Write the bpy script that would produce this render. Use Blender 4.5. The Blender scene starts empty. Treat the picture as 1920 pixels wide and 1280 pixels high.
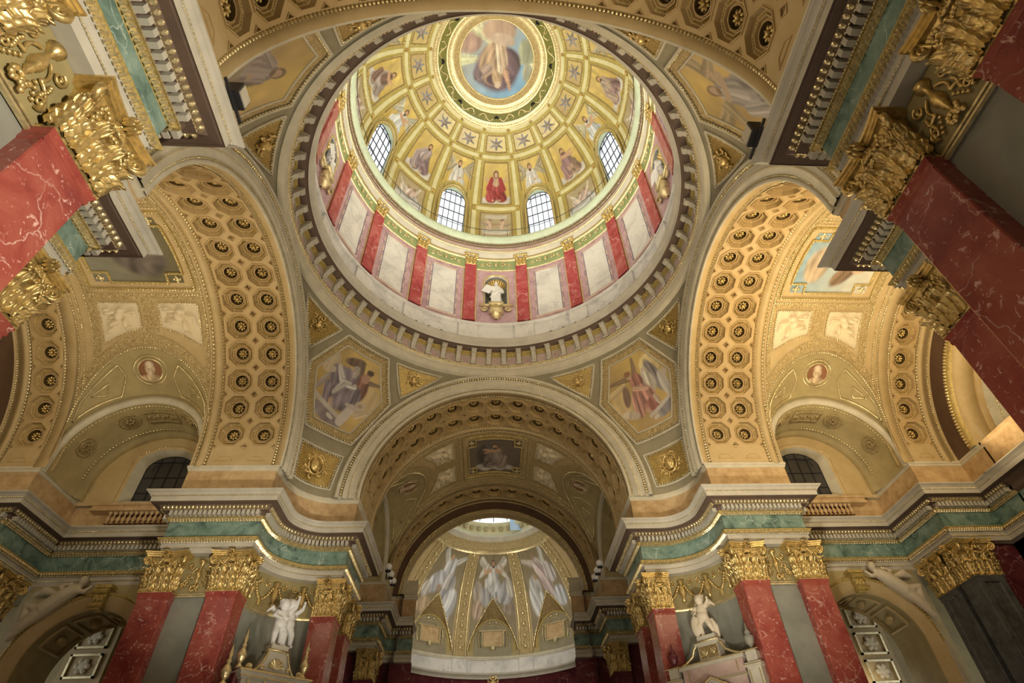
import bpy, math, random
import numpy as np
from mathutils import Matrix, Vector
random.seed(7); RNG = np.random.default_rng(7)
pi = math.pi
sc = bpy.context.scene
COL = sc.collection
# ------------------------------------------------------------------ camera
F_PX, PITCH, YAW, ROLL = 1043.4617, 0.7475, 0.0931, -0.0569
CAMPOS = np.array([-0.3335, -15.787, 1.6]); PPX, PPY = 31.682, 40.4829
_cy, _sy = math.cos(YAW), math.sin(YAW)
FW = np.array([_sy * math.cos(PITCH), _cy * math.cos(PITCH), math.sin(PITCH)])
_r0 = np.array([_cy, -_sy, 0.0]); _u0 = np.cross(_r0, FW)
RT = _r0 * math.cos(ROLL) + _u0 * math.sin(ROLL)
UP = -_r0 * math.sin(ROLL) + _u0 * math.cos(ROLL)
cam_data = bpy.data.cameras.new('camera')
cam = bpy.data.objects.new('camera', cam_data); COL.objects.link(cam)
cam_data.sensor_fit = 'HORIZONTAL'; cam_data.sensor_width = 36.0
cam_data.lens = F_PX / 1920 * 36.0
cam_data.shift_x = -PPX / 1920; cam_data.shift_y = PPY / 1920
cam_data.clip_start = 0.05; cam_data.clip_end = 500
M = Matrix.Identity(4)
for i in range(3):
    M[i][0], M[i][1], M[i][2], M[i][3] = RT[i], UP[i], -FW[i], CAMPOS[i]
cam.matrix_world = M
sc.camera = cam
def in_frame(P, margin=160):
    d = np.asarray(P, float) - CAMPOS; z = d @ FW
    x = 960 + PPX + F_PX * (d @ RT) / np.maximum(z, 1e-6); y = 640 + PPY - F_PX * (d @ UP) / np.maximum(z, 1e-6)
    return (z > 0.3) & (x > -margin) & (x < 1920 + margin) & (y > -margin) & (y < 1280 + margin)
# ------------------------------------------------------------------ world, view, lights
sc.view_settings.view_transform = 'Standard'; sc.view_settings.look = 'None'
sc.view_settings.gamma = 1.0; sc.view_settings.use_curve_mapping = False
sc.view_settings.exposure = 0.5
world = bpy.data.worlds.new('world'); sc.world = world; world.use_nodes = True
wn = world.node_tree.nodes; wn.clear()
_bg = wn.new('ShaderNodeBackground'); _wo = wn.new('ShaderNodeOutputWorld')
_bg.inputs[0].default_value = (0.93, 0.96, 1.0, 1); _bg.inputs[1].default_value = 1.0
world.node_tree.links.new(_bg.outputs[0], _wo.inputs[0])
sc.cycles.max_bounces = 4; sc.cycles.diffuse_bounces = 3; sc.cycles.glossy_bounces = 2; sc.cycles.adaptive_threshold = 0.03
sc.cycles.transparent_max_bounces = 4; sc.cycles.caustics_reflective = False; sc.cycles.caustics_refractive = False
sc.cycles.sample_clamp_indirect = 4.0

# ------------------------------------------------------------------ materials
MAT = {}
def mat(name, col, rough=0.6, metal=0.0, spec=0.4, kind=None, **k):
    m = bpy.data.materials.new(name); m.use_nodes = True; MAT[name] = m
    nt = m.node_tree; N = nt.nodes; L = nt.links
    b = N['Principled BSDF']
    b.inputs['Base Color'].default_value = (*col, 1); b.inputs['Roughness'].default_value = rough
    b.inputs['Metallic'].default_value = metal; b.inputs['Specular IOR Level'].default_value = spec
    geo = N.new('ShaderNodeNewGeometry'); pos = geo.outputs['Position']
    def noise(scale, detail=4, rgh=0.6, dist=0.0, vec=pos):
        n = N.new('ShaderNodeTexNoise'); n.inputs['Scale'].default_value = scale; n.inputs['Detail'].default_value = detail
        n.inputs['Roughness'].default_value = rgh; n.inputs['Distortion'].default_value = dist; L.new(vec, n.inputs['Vector']); return n.outputs['Fac']
    def ramp(fac, stops):
        r = N.new('ShaderNodeValToRGB'); e = r.color_ramp.elements
        while len(e) < len(stops): e.new(0.5)
        for el, (p, c) in zip(e, stops): el.position = p; el.color = (*c, 1) if len(c) == 3 else c
        L.new(fac, r.inputs[0]); return r.outputs[0]
    def mix(f, a, c, t='MIX'):
        n = N.new('ShaderNodeMix'); n.data_type = 'RGBA'; n.blend_type = t
        for v, s in ((f, n.inputs[0]), (a, n.inputs[6]), (c, n.inputs[7])):
            if hasattr(v, 'links') or hasattr(v, 'is_linked'): L.new(v, s)
            else: s.default_value = v if isinstance(v, float) else (*v, 1)
        return n.outputs[2]
    def bump(h, st, dist=0.05):
        n = N.new('ShaderNodeBump'); n.inputs['Strength'].default_value = st; n.inputs['Distance'].default_value = dist
        L.new(h, n.inputs['Height']); L.new(n.outputs[0], b.inputs['Normal'])
    if kind == 'plaster':
        n1 = noise(k.get('s', 1.3), 4, 0.65)
        c2 = k.get('c2', tuple(x * 0.8 for x in col))
        L.new(ramp(n1, [(0.32, c2), (0.68, col)]), b.inputs['Base Color'])
    elif kind == 'marble':
        n1 = noise(k.get('s', 0.9), 6, 0.65, 0.6)
        base = ramp(n1, [(0.3, k['dark']), (0.5, col), (0.72, k['light'])])
        vo = N.new('ShaderNodeTexVoronoi'); vo.feature = 'DISTANCE_TO_EDGE'; vo.inputs['Scale'].default_value = k.get('vs', 1.1)
        w = N.new('ShaderNodeTexNoise'); w.inputs['Scale'].default_value = 1.7; w.inputs['Detail'].default_value = 5; L.new(pos, w.inputs['Vector'])
        ad = N.new('ShaderNodeMix'); ad.data_type = 'RGBA'; ad.blend_type = 'LINEAR_LIGHT'; ad.inputs[0].default_value = 0.45
        L.new(pos, ad.inputs[6]); L.new(w.outputs['Color'], ad.inputs[7]); L.new(ad.outputs[2], vo.inputs['Vector'])
        vein = ramp(vo.outputs['Distance'], [(0.0, (1, 1, 1)), (k.get('vw', 0.018), (0.15, 0.15, 0.15)), (k.get('vw', 0.018) * 2.5, (0, 0, 0))])
        vm = N.new('ShaderNodeMath'); vm.operation = 'MULTIPLY'; L.new(vein, vm.inputs[0])
        L.new(ramp(noise(1.1, 3), [(0.45, (0, 0, 0)), (0.6, (1, 1, 1))]), vm.inputs[1])
        c = mix(vm.outputs[0], base, k['vein'])
        if k.get('speck'):
            sp = ramp(noise(k.get('ss', 6.0), 4, 0.7, 1.0), [(k.get('st', 0.63), (0, 0, 0)), (k.get('st', 0.63) + 0.06, (1, 1, 1))])
            c = mix(sp, c, k['speck'])
        L.new(c, b.inputs['Base Color'])
    elif kind == 'gold':
        n1 = noise(9, 4, 0.6)
        L.new(ramp(n1, [(0.3, tuple(x * 0.62 for x in col)), (0.62, col)]), b.inputs['Base Color'])
        bump(noise(k.get('bs', 40), 3), 0.25, 0.02)
    elif kind == 'ornament':
        vo = N.new('ShaderNodeTexVoronoi'); vo.inputs['Scale'].default_value = k.get('vs', 7.0); L.new(pos, vo.inputs['Vector'])
        wv = noise(k.get('vs', 7.0) * 1.6, 3, 0.6, 2.5)
        L.new(ramp(wv, [(0.38, k['c2']), (0.52, col), (0.6, k['c3'])]), b.inputs['Base Color'])
        ml = N.new('ShaderNodeMath'); ml.operation = 'ADD'; L.new(wv, ml.inputs[0]); L.new(vo.outputs['Distance'], ml.inputs[1])
        bump(ml.outputs[0], 0.7, 0.06)
    elif kind == 'paint':
        at = N.new('ShaderNodeAttribute'); at.attribute_name = 'Col'
        n1 = noise(14, 4, 0.7)
        L.new(mix(ramp(n1, [(0.35, (0.12, 0.12, 0.12)), (0.7, (0, 0, 0))]), at.outputs['Color'], (0.25, 0.2, 0.15)), b.inputs['Base Color'])
    return m
mat('plaster_grey', (0.37, 0.33, 0.22), 0.7, kind='plaster')
mat('plaster_pale', (0.74, 0.69, 0.54), 0.6, kind='plaster')
mat('plaster_tan', (0.62, 0.48, 0.26), 0.6, kind='plaster', c2=(0.54, 0.40, 0.19))
mat('plaster_coffer', (0.60, 0.45, 0.23), 0.55, kind='plaster', c2=(0.52, 0.37, 0.17))
mat('coffer_well_shade', (0.17, 0.115, 0.04), 0.5, 0.2)  # shadow inside the coffer wells, put into the colour
mat('plaster_olive', (0.48, 0.39, 0.19), 0.62, kind='plaster')
mat('ochre_marble', (0.70, 0.52, 0.29), 0.35, kind='plaster', s=2.2, c2=(0.46, 0.30, 0.15))
mat('stone_pale', (0.66, 0.62, 0.52), 0.42, kind='plaster')
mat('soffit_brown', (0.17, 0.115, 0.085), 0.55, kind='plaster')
mat('wall_grey', (0.34, 0.34, 0.29), 0.38, kind='plaster', s=0.8, c2=(0.24, 0.25, 0.21))
mat('red_marble', (0.36, 0.078, 0.06), 0.22, kind='marble', dark=(0.22, 0.035, 0.035), light=(0.46, 0.14, 0.10), vein=(0.78, 0.52, 0.46), vw=0.010, vs=0.8, speck=(0.76, 0.46, 0.40), st=0.60, ss=5.5)
mat('purple_marble', (0.16, 0.035, 0.045), 0.25, kind='marble', dark=(0.09, 0.018, 0.03), light=(0.22, 0.06, 0.06), vein=(0.45, 0.25, 0.25))
mat('green_marble', (0.20, 0.31, 0.26), 0.22, kind='marble', s=1.4, dark=(0.05, 0.10, 0.09), light=(0.32, 0.43, 0.37), vein=(0.62, 0.72, 0.66), vs=1.3)
mat('shaded_red_marble', (0.10, 0.105, 0.11), 0.5, kind='marble', s=2.0, dark=(0.055, 0.06, 0.065), light=(0.15, 0.155, 0.16), vein=(0.2, 0.2, 0.2), vw=0.008)  # red marble in shadow, the shade painted in as dark grey
mat('white_marble', (0.78, 0.77, 0.75), 0.25, kind='marble', s=0.7, dark=(0.55, 0.54, 0.55), light=(0.85, 0.84, 0.82), vein=(0.48, 0.47, 0.5), vw=0.02)
mat('lilac_marble', (0.55, 0.36, 0.42), 0.3, kind='marble', s=1.4, dark=(0.42, 0.24, 0.32), light=(0.66, 0.48, 0.54), vein=(0.75, 0.62, 0.66))
mat('rose_marble', (0.62, 0.47, 0.42), 0.3, kind='marble', s=1.0, dark=(0.5, 0.34, 0.30), light=(0.70, 0.58, 0.52), vein=(0.8, 0.7, 0.66))
mat('crimson_marble', (0.44, 0.065, 0.085), 0.25, kind='marble', s=1.2, dark=(0.32, 0.035, 0.05), light=(0.56, 0.19, 0.19), vein=(0.80, 0.5, 0.5), vs=0.9)
mat('statue_white', (0.80, 0.80, 0.79), 0.5)
mat('statue_cream', (0.70, 0.62, 0.48), 0.6)
mat('relief_cream', (0.78, 0.68, 0.48), 0.6)
mat('gold', (0.90, 0.68, 0.29), 0.32, 0.75, kind='gold')
mat('gold_pale', (0.96, 0.82, 0.48), 0.27, 0.7, kind='gold')
mat('gilt_matte', (0.62, 0.47, 0.16), 0.5, 0.35, kind='gold')
mat('gold_ground', (0.52, 0.37, 0.12), 0.42, 0.5, kind='gold')
mat('tan_panel', (0.44, 0.36, 0.17), 0.5, 0.1, kind='plaster')
mat('ornament_gold', (0.60, 0.46, 0.22), 0.5, 0.3, kind='ornament', c2=(0.34, 0.24, 0.10), c3=(0.80, 0.66, 0.36))
mat('ornament_dark', (0.33, 0.23, 0.10), 0.5, 0.3, kind='ornament', c2=(0.20, 0.13, 0.06), c3=(0.55, 0.42, 0.18))
mat('brown_band', (0.16, 0.095, 0.06), 0.6, kind='plaster')
mat('dome_gold', (0.56, 0.47, 0.16), 0.5, 0.15, kind='plaster', c2=(0.46, 0.37, 0.10))
mat('dome_cream', (0.83, 0.79, 0.48), 0.5, kind='plaster')
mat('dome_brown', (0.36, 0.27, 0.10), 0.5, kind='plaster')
mat('dome_green', (0.22, 0.22, 0.05), 0.5, kind='plaster')
mat('frieze_green', (0.36, 0.46, 0.22), 0.45, kind='plaster')
mat('mint_stone', (0.62, 0.72, 0.55), 0.45, kind='plaster')
mat('iron', (0.03, 0.03, 0.035), 0.5)
mat('glass_dark', (0.055, 0.055, 0.06), 0.18, spec=0.6)
mat('niche_grey', (0.30, 0.29, 0.24), 0.6, kind='plaster')
mat('floor_stone', (0.60, 0.54, 0.46), 0.35, kind='plaster', s=0.5)
mat('lamp_white', (0.9, 0.9, 0.88), 0.4)
mat('sky_blue', (0.42, 0.62, 0.85), 0.6, kind='plaster', s=0.6, c2=(0.62, 0.76, 0.9))
mat('paint', (1, 1, 1), 0.5, kind='paint')
mat('dark_hole', (0.015, 0.015, 0.02), 0.9)
def _glass():
    m = bpy.data.materials.new('window_glass'); m.use_nodes = True; MAT['window_glass'] = m
    N = m.node_tree.nodes; L = m.node_tree.links; N.clear()
    o = N.new('ShaderNodeOutputMaterial'); t = N.new('ShaderNodeBsdfTransparent'); g = N.new('ShaderNodeBsdfGlossy'); mx = N.new('ShaderNodeMixShader')
    t.inputs[0].default_value = (0.97, 0.99, 1, 1); g.inputs['Roughness'].default_value = 0.1; mx.inputs[0].default_value = 0.06
    L.new(t.outputs[0], mx.inputs[1]); L.new(g.outputs[0], mx.inputs[2]); L.new(mx.outputs[0], o.inputs[0])
_glass()

# ------------------------------------------------------------------ mesh helpers
class MB:
    def __init__(s): s.v = []; s.f = []; s.mi = []; s.n = 0
    def add(s, V, Fc, mi=0):
        V = np.asarray(V, float).reshape(-1, 3); s.v.append(V)
        for q in Fc: s.f.append(tuple(int(i) + s.n for i in q)); s.mi.append(mi)
        s.n += len(V)
    def grid(s, P, cu=False, cv=False, mi=0):
        P = np.asarray(P, float); a, b = P.shape[:2]
        I = np.arange(a * b).reshape(a, b)
        A = np.concatenate([I, I[:1]]) if cu else I
        if cv: A = np.concatenate([A, A[:, :1]], 1)
        q = np.stack([A[:-1, :-1], A[1:, :-1], A[1:, 1:], A[:-1, 1:]], -1).reshape(-1, 4)
        s.add(P.reshape(-1, 3), q.tolist(), mi)
    def box(s, lo, hi, mi=0, R=None, t=None):
        x0, y0, z0 = lo; x1, y1, z1 = hi
        V = np.array([(x0, y0, z0), (x1, y0, z0), (x1, y1, z0), (x0, y1, z0), (x0, y0, z1), (x1, y0, z1), (x1, y1, z1), (x0, y1, z1)], float)
        if R is not None: V = V @ np.asarray(R).T
        if t is not None: V = V + np.asarray(t)
        s.add(V, [(0, 3, 2, 1), (4, 5, 6, 7), (0, 1, 5, 4), (1, 2, 6, 5), (2, 3, 7, 6), (3, 0, 4, 7)], mi)
    def prism(s, poly, z0, z1, mi=0, T=None):
        n = len(poly); P = np.asarray(poly, float)
        V = np.concatenate([np.c_[P, np.full(n, z0)], np.c_[P, np.full(n, z1)]])
        if T is not None: V = T(V)
        Fc = [tuple(range(n))[::-1], tuple(range(n, 2 * n))] + [(i, (i + 1) % n, n + (i + 1) % n, n + i) for i in range(n)]
        s.add(V, Fc, mi)
    def lathe(s, prof, n=16, c=(0, 0, 0), mi=0, axis=None):
        a = np.linspace(0, 2 * pi, n, endpoint=False)
        P = np.array([[(r * math.cos(t), r * math.sin(t), z) for t in a] for r, z in prof])
        if axis is not None: P = P @ np.asarray(axis).T
        s.grid(P + np.asarray(c, float), cv=True, mi=mi)
    def ell(s, c, r, R=None, n=10, mi=0):
        ph = np.linspace(-pi / 2, pi / 2, n // 2 + 2); a = np.linspace(0, 2 * pi, n, endpoint=False)
        P = np.array([[(math.cos(p) * math.cos(t) * r[0], math.cos(p) * math.sin(t) * r[1], math.sin(p) * r[2]) for t in a] for p in ph])
        if R is not None: P = P @ np.asarray(R).T
        s.grid(P + np.asarray(c, float), cv=True, mi=mi)
    def tube(s, P, r, n=6, mi=0, caps=True):
        P = np.asarray(P, float); k = len(P); r = np.full(k, r) if np.isscalar(r) else np.asarray(r, float)
        T = np.gradient(P, axis=0); T /= np.linalg.norm(T, axis=1)[:, None] + 1e-12
        ref = np.array([0, 0, 1.0]) if abs(T[0][2]) < 0.9 else np.array([1.0, 0, 0])
        rows = []; b = np.cross(T[0], ref)
        for i in range(k):
            b = b - T[i] * (b @ T[i]); b /= np.linalg.norm(b) + 1e-12; c = np.cross(T[i], b)
            rows.append([P[i] + r[i] * (b * math.cos(t) + c * math.sin(t)) for t in np.linspace(0, 2 * pi, n, endpoint=False)])
        s.grid(np.array(rows), cv=True, mi=mi)
        if caps: s.add(rows[0], [tuple(range(n))], mi); s.add(rows[-1], [tuple(range(n))], mi)
    def stamp(s, tv, tf, P, T, N, S=(1, 1, 1), mi=0):
        P = np.asarray(P, float); T = np.asarray(T, float); N = np.asarray(N, float)
        if len(P) == 0: return
        B = np.cross(N, T); tv = np.asarray(tv, float) * np.asarray(S)
        V = P[:, None] + tv[None, :, 0:1] * T[:, None] + tv[None, :, 1:2] * B[:, None] + tv[None, :, 2:3] * N[:, None]
        k = len(tv)
        s.v.append(V.reshape(-1, 3))
        for i in range(len(P)):
            o = s.n + i * k
            for q in tf: s.f.append(tuple(j + o for j in q)); s.mi.append(mi)
        s.n += len(P) * k
    def mesh(s, name, mats, smooth=False):
        me = bpy.data.meshes.new(name)
        me.from_pydata(np.concatenate(s.v).tolist() if s.v else [], [], s.f)
        for m in ([mats] if isinstance(mats, str) else mats): me.materials.append(MAT[m])
        if not isinstance(mats, str): me.polygons.foreach_set('material_index', s.mi)
        if smooth: me.polygons.foreach_set('use_smooth', [True] * len(me.polygons))
        me.update(); return me
    def build(s, name, mats, parent=None, smooth=False, mw=None, kind=None, label=None):
        return link(name, s.mesh(name, mats, smooth), parent, mw, kind, label)
def link(name, me, parent=None, mw=None, kind=None, label=None):
    o = bpy.data.objects.new(name, me); COL.objects.link(o)
    if parent is not None: o.parent = parent
    if mw is not None: o.matrix_local = mw if isinstance(mw, Matrix) else Matrix(mw)
    if kind: o['kind'] = kind
    if label: o['label'] = label
    return o
def thing(name, label, cat, loc=(0, 0, 0), rz=0.0, group=None, kind=None):
    o = bpy.data.objects.new(name, None); COL.objects.link(o)
    o.empty_display_size = 0.2
    o.location = loc; o.rotation_euler = (0, 0, rz)
    if label: o['label'] = label
    if cat: o['category'] = cat
    if group: o['group'] = group
    if kind: o['kind'] = kind
    return o
def tag(o, label, cat, group=None):
    o['label'] = label; o['category'] = cat
    if group: o['group'] = group
    return o
def frame4(P, X, Y, Z):
    m = Matrix.Identity(4)
    for i in range(3): m[i][0], m[i][1], m[i][2], m[i][3] = X[i], Y[i], Z[i], P[i]
    return m
def remesh(o, voxel=0.04, sm=4):
    r = o.modifiers.new('fuse', 'REMESH'); r.mode = 'VOXEL'; r.voxel_size = voxel; r.use_smooth_shade = True
    if sm: d = o.modifiers.new('soft', 'SMOOTH'); d.iterations = sm; d.factor = 0.5
    return o
# bead templates: x along the line, y across, z out of the surface
PYR = (np.array([(-.5, -.5, 0), (.5, -.5, 0), (.5, .5, 0), (-.5, .5, 0), (0, 0, .5)]), [(0, 1, 4), (1, 2, 4), (2, 3, 4), (3, 0, 4)])
def _egg(n=8):
    a = np.linspace(0, 2 * pi, n, endpoint=False)
    V = [(.5 * math.cos(t), .5 * math.sin(t), 0) for t in a] + [(.38 * math.cos(t), .38 * math.sin(t), .32) for t in a] + [(0, 0, .5)]
    return np.array(V), [(i, (i + 1) % n, n + (i + 1) % n, n + i) for i in range(n)] + [(n + i, n + (i + 1) % n, 2 * n) for i in range(n)]
EGG = _egg(8); EGG6 = _egg(6)
LEAFT = (np.array([(-.5, -.5, 0), (.5, -.5, 0), (.5, .1, .15), (0, .5, .1), (-.5, .1, .15), (0, -.5, .45), (0, .15, .6)]), [(0, 5, 6, 4), (5, 1, 2, 6), (6, 2, 3), (4, 6, 3)])
DART = (np.array([(-.18, -.5, 0), (.18, -.5, 0), (0, .5, 0), (0, -.4, .5)]), [(0, 1, 3), (1, 2, 3), (2, 0, 3)])
# ------------------------------------------------------------------ building dimensions (metres, crossing centre at origin)
ZS = 16.2815          # springing of all arches
RI, RO, A = 6.968, 8.194, 10.09
P0, Q0, QE = 6.151, 9.29, 14.99   # cornice lip planes
ARMS = {'chancel': 0.0, 'left': pi / 2, 'nave': pi, 'right': -pi / 2}
def arc(u, r, t0=0.0, t1=180.0, n=91):
    t = np.radians(np.linspace(t0, t1, n))
    return np.stack([r * np.cos(t), np.full(n, float(u)), ZS + r * np.sin(t)], -1)
def archsweep(mb, prof, t0=0.0, t1=180.0, n=91, mi=0, zs=None):
    z = ZS if zs is None else zs
    t = np.radians(np.linspace(t0, t1, n))
    mb.grid(np.array([[(r * math.cos(a), u, z + r * math.sin(a)) for u, r in prof] for a in t]), mi=mi)
def archbeads(mb, u, r, pitch, size, face='soffit', tpl=EGG6, t0=0.0, t1=180.0, mi=0, zs=None, clip=None):
    z = ZS if zs is None else zs
    n = max(2, int(round(math.radians(t1 - t0) * r / pitch)))
    t = np.radians(t0 + (np.arange(n) + .5) * (t1 - t0) / n)
    P = np.stack([r * np.cos(t), np.full(n, float(u)), z + r * np.sin(t)], -1)
    T = np.stack([-np.sin(t), 0 * t, np.cos(t)], -1)
    if face == 'soffit': N = np.stack([-np.cos(t), 0 * t, -np.sin(t)], -1)
    elif face == 'front': N = np.stack([0 * t, 0 * t - 1, 0 * t], -1)
    else:
        N = np.stack([-np.cos(t) * .7, 0 * t - .7, -np.sin(t) * .7], -1); N /= np.linalg.norm(N, axis=1)[:, None]
    mb.stamp(*tpl, P, T, N, size, mi)
def revolve(mb, prof, n=160, a0=0.0, a1=360.0, mi=0, c=(0, 0)):
    full = abs(a1 - a0 - 360) < 1e-6
    a = np.radians(np.linspace(a0, a1, n, endpoint=not full))
    mb.grid(np.array([[(c[0] + r * math.sin(t), c[1] + r * math.cos(t), z) for r, z in prof] for t in a]), cu=full, mi=mi)
def ringbeads(mb, r, z, pitch, size, N=(1, 0), tpl=EGG6, a0=0.0, a1=360.0, c=(0, 0), mi=0):
    n = int(round(math.radians(a1 - a0) * r / pitch)); a = np.radians(a0 + (np.arange(n) + .5) * (a1 - a0) / n)
    er = np.stack([np.sin(a), np.cos(a), 0 * a], -1); ez = np.array([0, 0, 1.0])
    P = er * r + np.array([c[0], c[1], z]); T = np.stack([np.cos(a), -np.sin(a), 0 * a], -1)
    nn = -er * N[0] + ez * N[1]; nn /= np.linalg.norm(nn, axis=1)[:, None]
    mb.stamp(*tpl, P, T, nn, size, mi)
# ================================================================== floor
mb = MB(); mb.box((-40, -45, -0.3), (40, 45, 0.0)); o = mb.build('floor', 'floor_stone'); o['kind'] = 'structure'
# ================================================================== plan of one crossing pier and its neighbours (quadrant +x +y; the other three are turned)
_arc = [(8 + (Q0 - 8) * math.sin(t), 8 + (Q0 - 8) * math.cos(t)) for t in np.linspace(0, pi / 2, 13)]
HALF = [(5.3, 22.5), (P0, 22.5), (P0, 19.75), (9.4, 19.75), (9.4, QE), (P0, QE), (P0, Q0)]
PATH = HALF + _arc + [(y, x) for x, y in HALF[::-1]]
RUNS = [[0, 1], [1, 2], [2, 3], [3, 4], [4, 5], [5, 6], list(range(6, 21)), [20, 21][:0]]
NP_ = len(PATH); k_ = 6 + len(_arc)
RUNS = [[i, i + 1] for i in range(6)] + [list(range(6, k_ + 2))] + [[i, i + 1] for i in range(k_ + 1, NP_ - 1)]
def offset(pts, o):
    P = np.array(pts, float); n = len(P); D = np.diff(P, axis=0); D /= np.linalg.norm(D, axis=1)[:, None]
    L = np.stack([-D[:, 1], D[:, 0]], -1); out = np.zeros_like(P)
    for i in range(n):
        a = L[max(i - 1, 0)]; b = L[min(i, n - 2)]; m = a + b
        out[i] = P[i] + o * m / max(m @ a, 1e-6) if True else P[i]
    return out
def sweep(mb, pts, prof, mi=0):
    rows = [np.c_[offset(pts, o), np.full(len(pts), z)] for o, z in prof]
    mb.grid(np.array(rows), mi=mi)
def run_samples(o, pitch, z, inset=0.0):
    """points, tangents, wall-outward normals evenly along each straight or curved run"""
    OP = offset(PATH, o); PP, TT, NN = [], [], []
    for r in RUNS:
        q = OP[r]; seg = np.linalg.norm(np.diff(q, axis=0), axis=1); cl = np.r_[0, np.cumsum(seg)]; Lt = cl[-1]
        n = max(1, int((Lt - 2 * inset) / pitch)); ss = Lt / 2 + (np.arange(n) - (n - 1) / 2) * pitch
        for s_ in ss:
            j = min(np.searchsorted(cl, s_, side='right') - 1, len(seg) - 1); d = (q[j + 1] - q[j]) / seg[j]
            p = q[j] + d * (s_ - cl[j]); PP.append((p[0], p[1], z)); TT.append((d[0], d[1], 0)); NN.append((d[1], -d[0], 0))
    return np.array(PP), np.array(TT), np.array(NN)
def rotz(P, a):
    P = np.asarray(P, float); c, s = math.cos(a), math.sin(a); Q = P.copy()
    Q[..., 0] = c * P[..., 0] - s * P[..., 1]; Q[..., 1] = s * P[..., 0] + c * P[..., 1]; return Q
QUAD = {'far right': 0.0, 'far left': pi / 2, 'near left': pi, 'near right': -pi / 2}
# shared meshes of the entablature
def _m(name, prof, mats, beads=(), smooth=False):
    b = MB(); sweep(b, PATH, prof)
    return b.mesh(name, mats, smooth)
ENT = {}
ENT['architrave'] = _m('architrave', [(1.5, 12.10), (1.04, 12.10), (1.03, 12.32), (0.99, 12.34), (0.98, 12.50), (0.94, 12.52), (0.90, 12.54)], 'stone_pale')
ENT['leaf_moulding'] = _m('leaf_moulding', [(0.94, 12.52), (0.93, 12.56), (0.86, 12.64), (0.84, 12.67), (0.82, 12.68), (0.82, 12.72), (0.98, 12.74)], 'gilt_matte')
ENT['frieze'] = _m('frieze', [(0.97, 12.72), (0.97, 13.52)], 'green_marble')
ENT['bed_moulding'] = _m('bed_moulding', [(0.97, 13.47), (0.92, 13.5), (0.86, 13.58), (0.85, 13.62), (0.80, 13.62)], 'gilt_matte')
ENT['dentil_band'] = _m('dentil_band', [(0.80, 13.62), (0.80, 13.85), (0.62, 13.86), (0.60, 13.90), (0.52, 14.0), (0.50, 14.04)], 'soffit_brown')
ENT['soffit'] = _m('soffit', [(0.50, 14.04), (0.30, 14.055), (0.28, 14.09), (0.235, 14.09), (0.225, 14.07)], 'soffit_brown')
ENT['cornice'] = _m('cornice', [(0.225, 14.07), (0.215, 14.28), (0.18, 14.285), (0.17, 14.33), (0.15, 14.34), (0.13, 14.38), (0.085, 14.43), (0.03, 14.46), (0.015, 14.49), (0.0, 14.495), (0.0, 14.54), (0.9, 14.6)], 'stone_pale')
ATT = [(0.88, 14.56), (0.88, 15.95)]; ATM = [(0.90, 15.93), (0.84, 15.96), (0.83, 16.06), (0.79, 16.08), (0.79, 16.2), (0.84, 16.22), (0.90, 16.2815), (1.8, 16.2815)]
def split_path():
    """the attic leaves the balustrade gaps of the two recesses open"""
    a = PATH[:3] + [(9.4, 19.75), (9.4, 18.75)]; b = [(9.4, 15.95), (9.4, QE)] + PATH[5:NP_ - 5] + [(QE, 9.4), (15.95, 9.4)]
    return [a, b, [(y, x) for x, y in a[::-1]]]
b = MB(); [sweep(b, q, ATT) for q in split_path()]; ENT['attic'] = b.mesh('attic', 'ochre_marble')
b = MB(); sweep(b, PATH, ATM); sweep(b, PATH, [(1.25, 16.0), (1.25, 17.4)]); ENT['attic_moulding'] = b.mesh('attic_moulding', 'plaster_pale')
b = MB(); b.box((-.062, -.20, -.10), (.062, 0, .10)); DENTIL = b.mesh('dentil', 'stone_pale')
DS = run_samples(0.80, 0.2, 13.735, 0.05)
def ent_beads(a):
    """gilded leaf, bead and egg rows, only where the picture could see them"""
    g = MB()
    for o_, z, pitch, size, tilt, tpl in [(0.885, 12.61, .115, (.11, .19, .14), .8, LEAFT), (0.99, 12.335, .07, (.06, .04, .05), 0, PYR), (0.89, 13.555, .125, (.12, .18, .13), .8, LEAFT),
                                          (0.80, 13.63, .07, (.06, .04, .05), .3, PYR), (0.565, 13.955, .17, (.13, .2, .17), 1.0, EGG), (0.175, 14.31, .085, (.075, .05, .05), .1, PYR), (0.62, 13.87, .08, (.07, .04, .04), .3, PYR)]:
        P, T, N = run_samples(o_, pitch, z, 0.03)
        k = in_frame(rotz(P, a), 120); P, T, N = P[k], T[k], N[k]
        nn = N * 1.0 + np.array([0, 0, -tilt]); nn /= np.linalg.norm(nn, axis=1)[:, None]
        g.stamp(*tpl, P, T, nn, size)
        if tpl is LEAFT: g.stamp(*PYR, P + T * pitch * .5 + nn * .01, T, nn, (.05, .13, .14)); g.stamp(*PYR, P + np.array((0, 0, -.095)), T, nn, (.07, .04, .06))
        if o_ == 0.565 and len(P): g.stamp(*DART, P + T * .085, T, nn, (.12, .2, .14))
    return g
for qn, a in QUAD.items():
    e = thing('entablature', f'long entablature with green marble frieze and gilded mouldings wrapping the {qn} crossing pier', 'entablature', rz=a)
    for nm in ('architrave', 'leaf_moulding', 'frieze', 'bed_moulding', 'dentil_band', 'soffit', 'cornice', 'attic', 'attic_moulding'):
        link(nm, ENT[nm], e, label={'frieze': 'green veined marble frieze', 'soffit': 'dark brown soffit'}.get(nm))
    g = ent_beads(a)
    if g.n: g.build('gilded_beading', 'gold_pale', e, kind='stuff')
    vis = in_frame(rotz(DS[0], a), 60)
    for P, T, N in zip(DS[0][vis], DS[1][vis], DS[2][vis]):
        link('dentil', DENTIL, e, frame4(P, T, -N, (0, 0, 1)))
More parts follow.
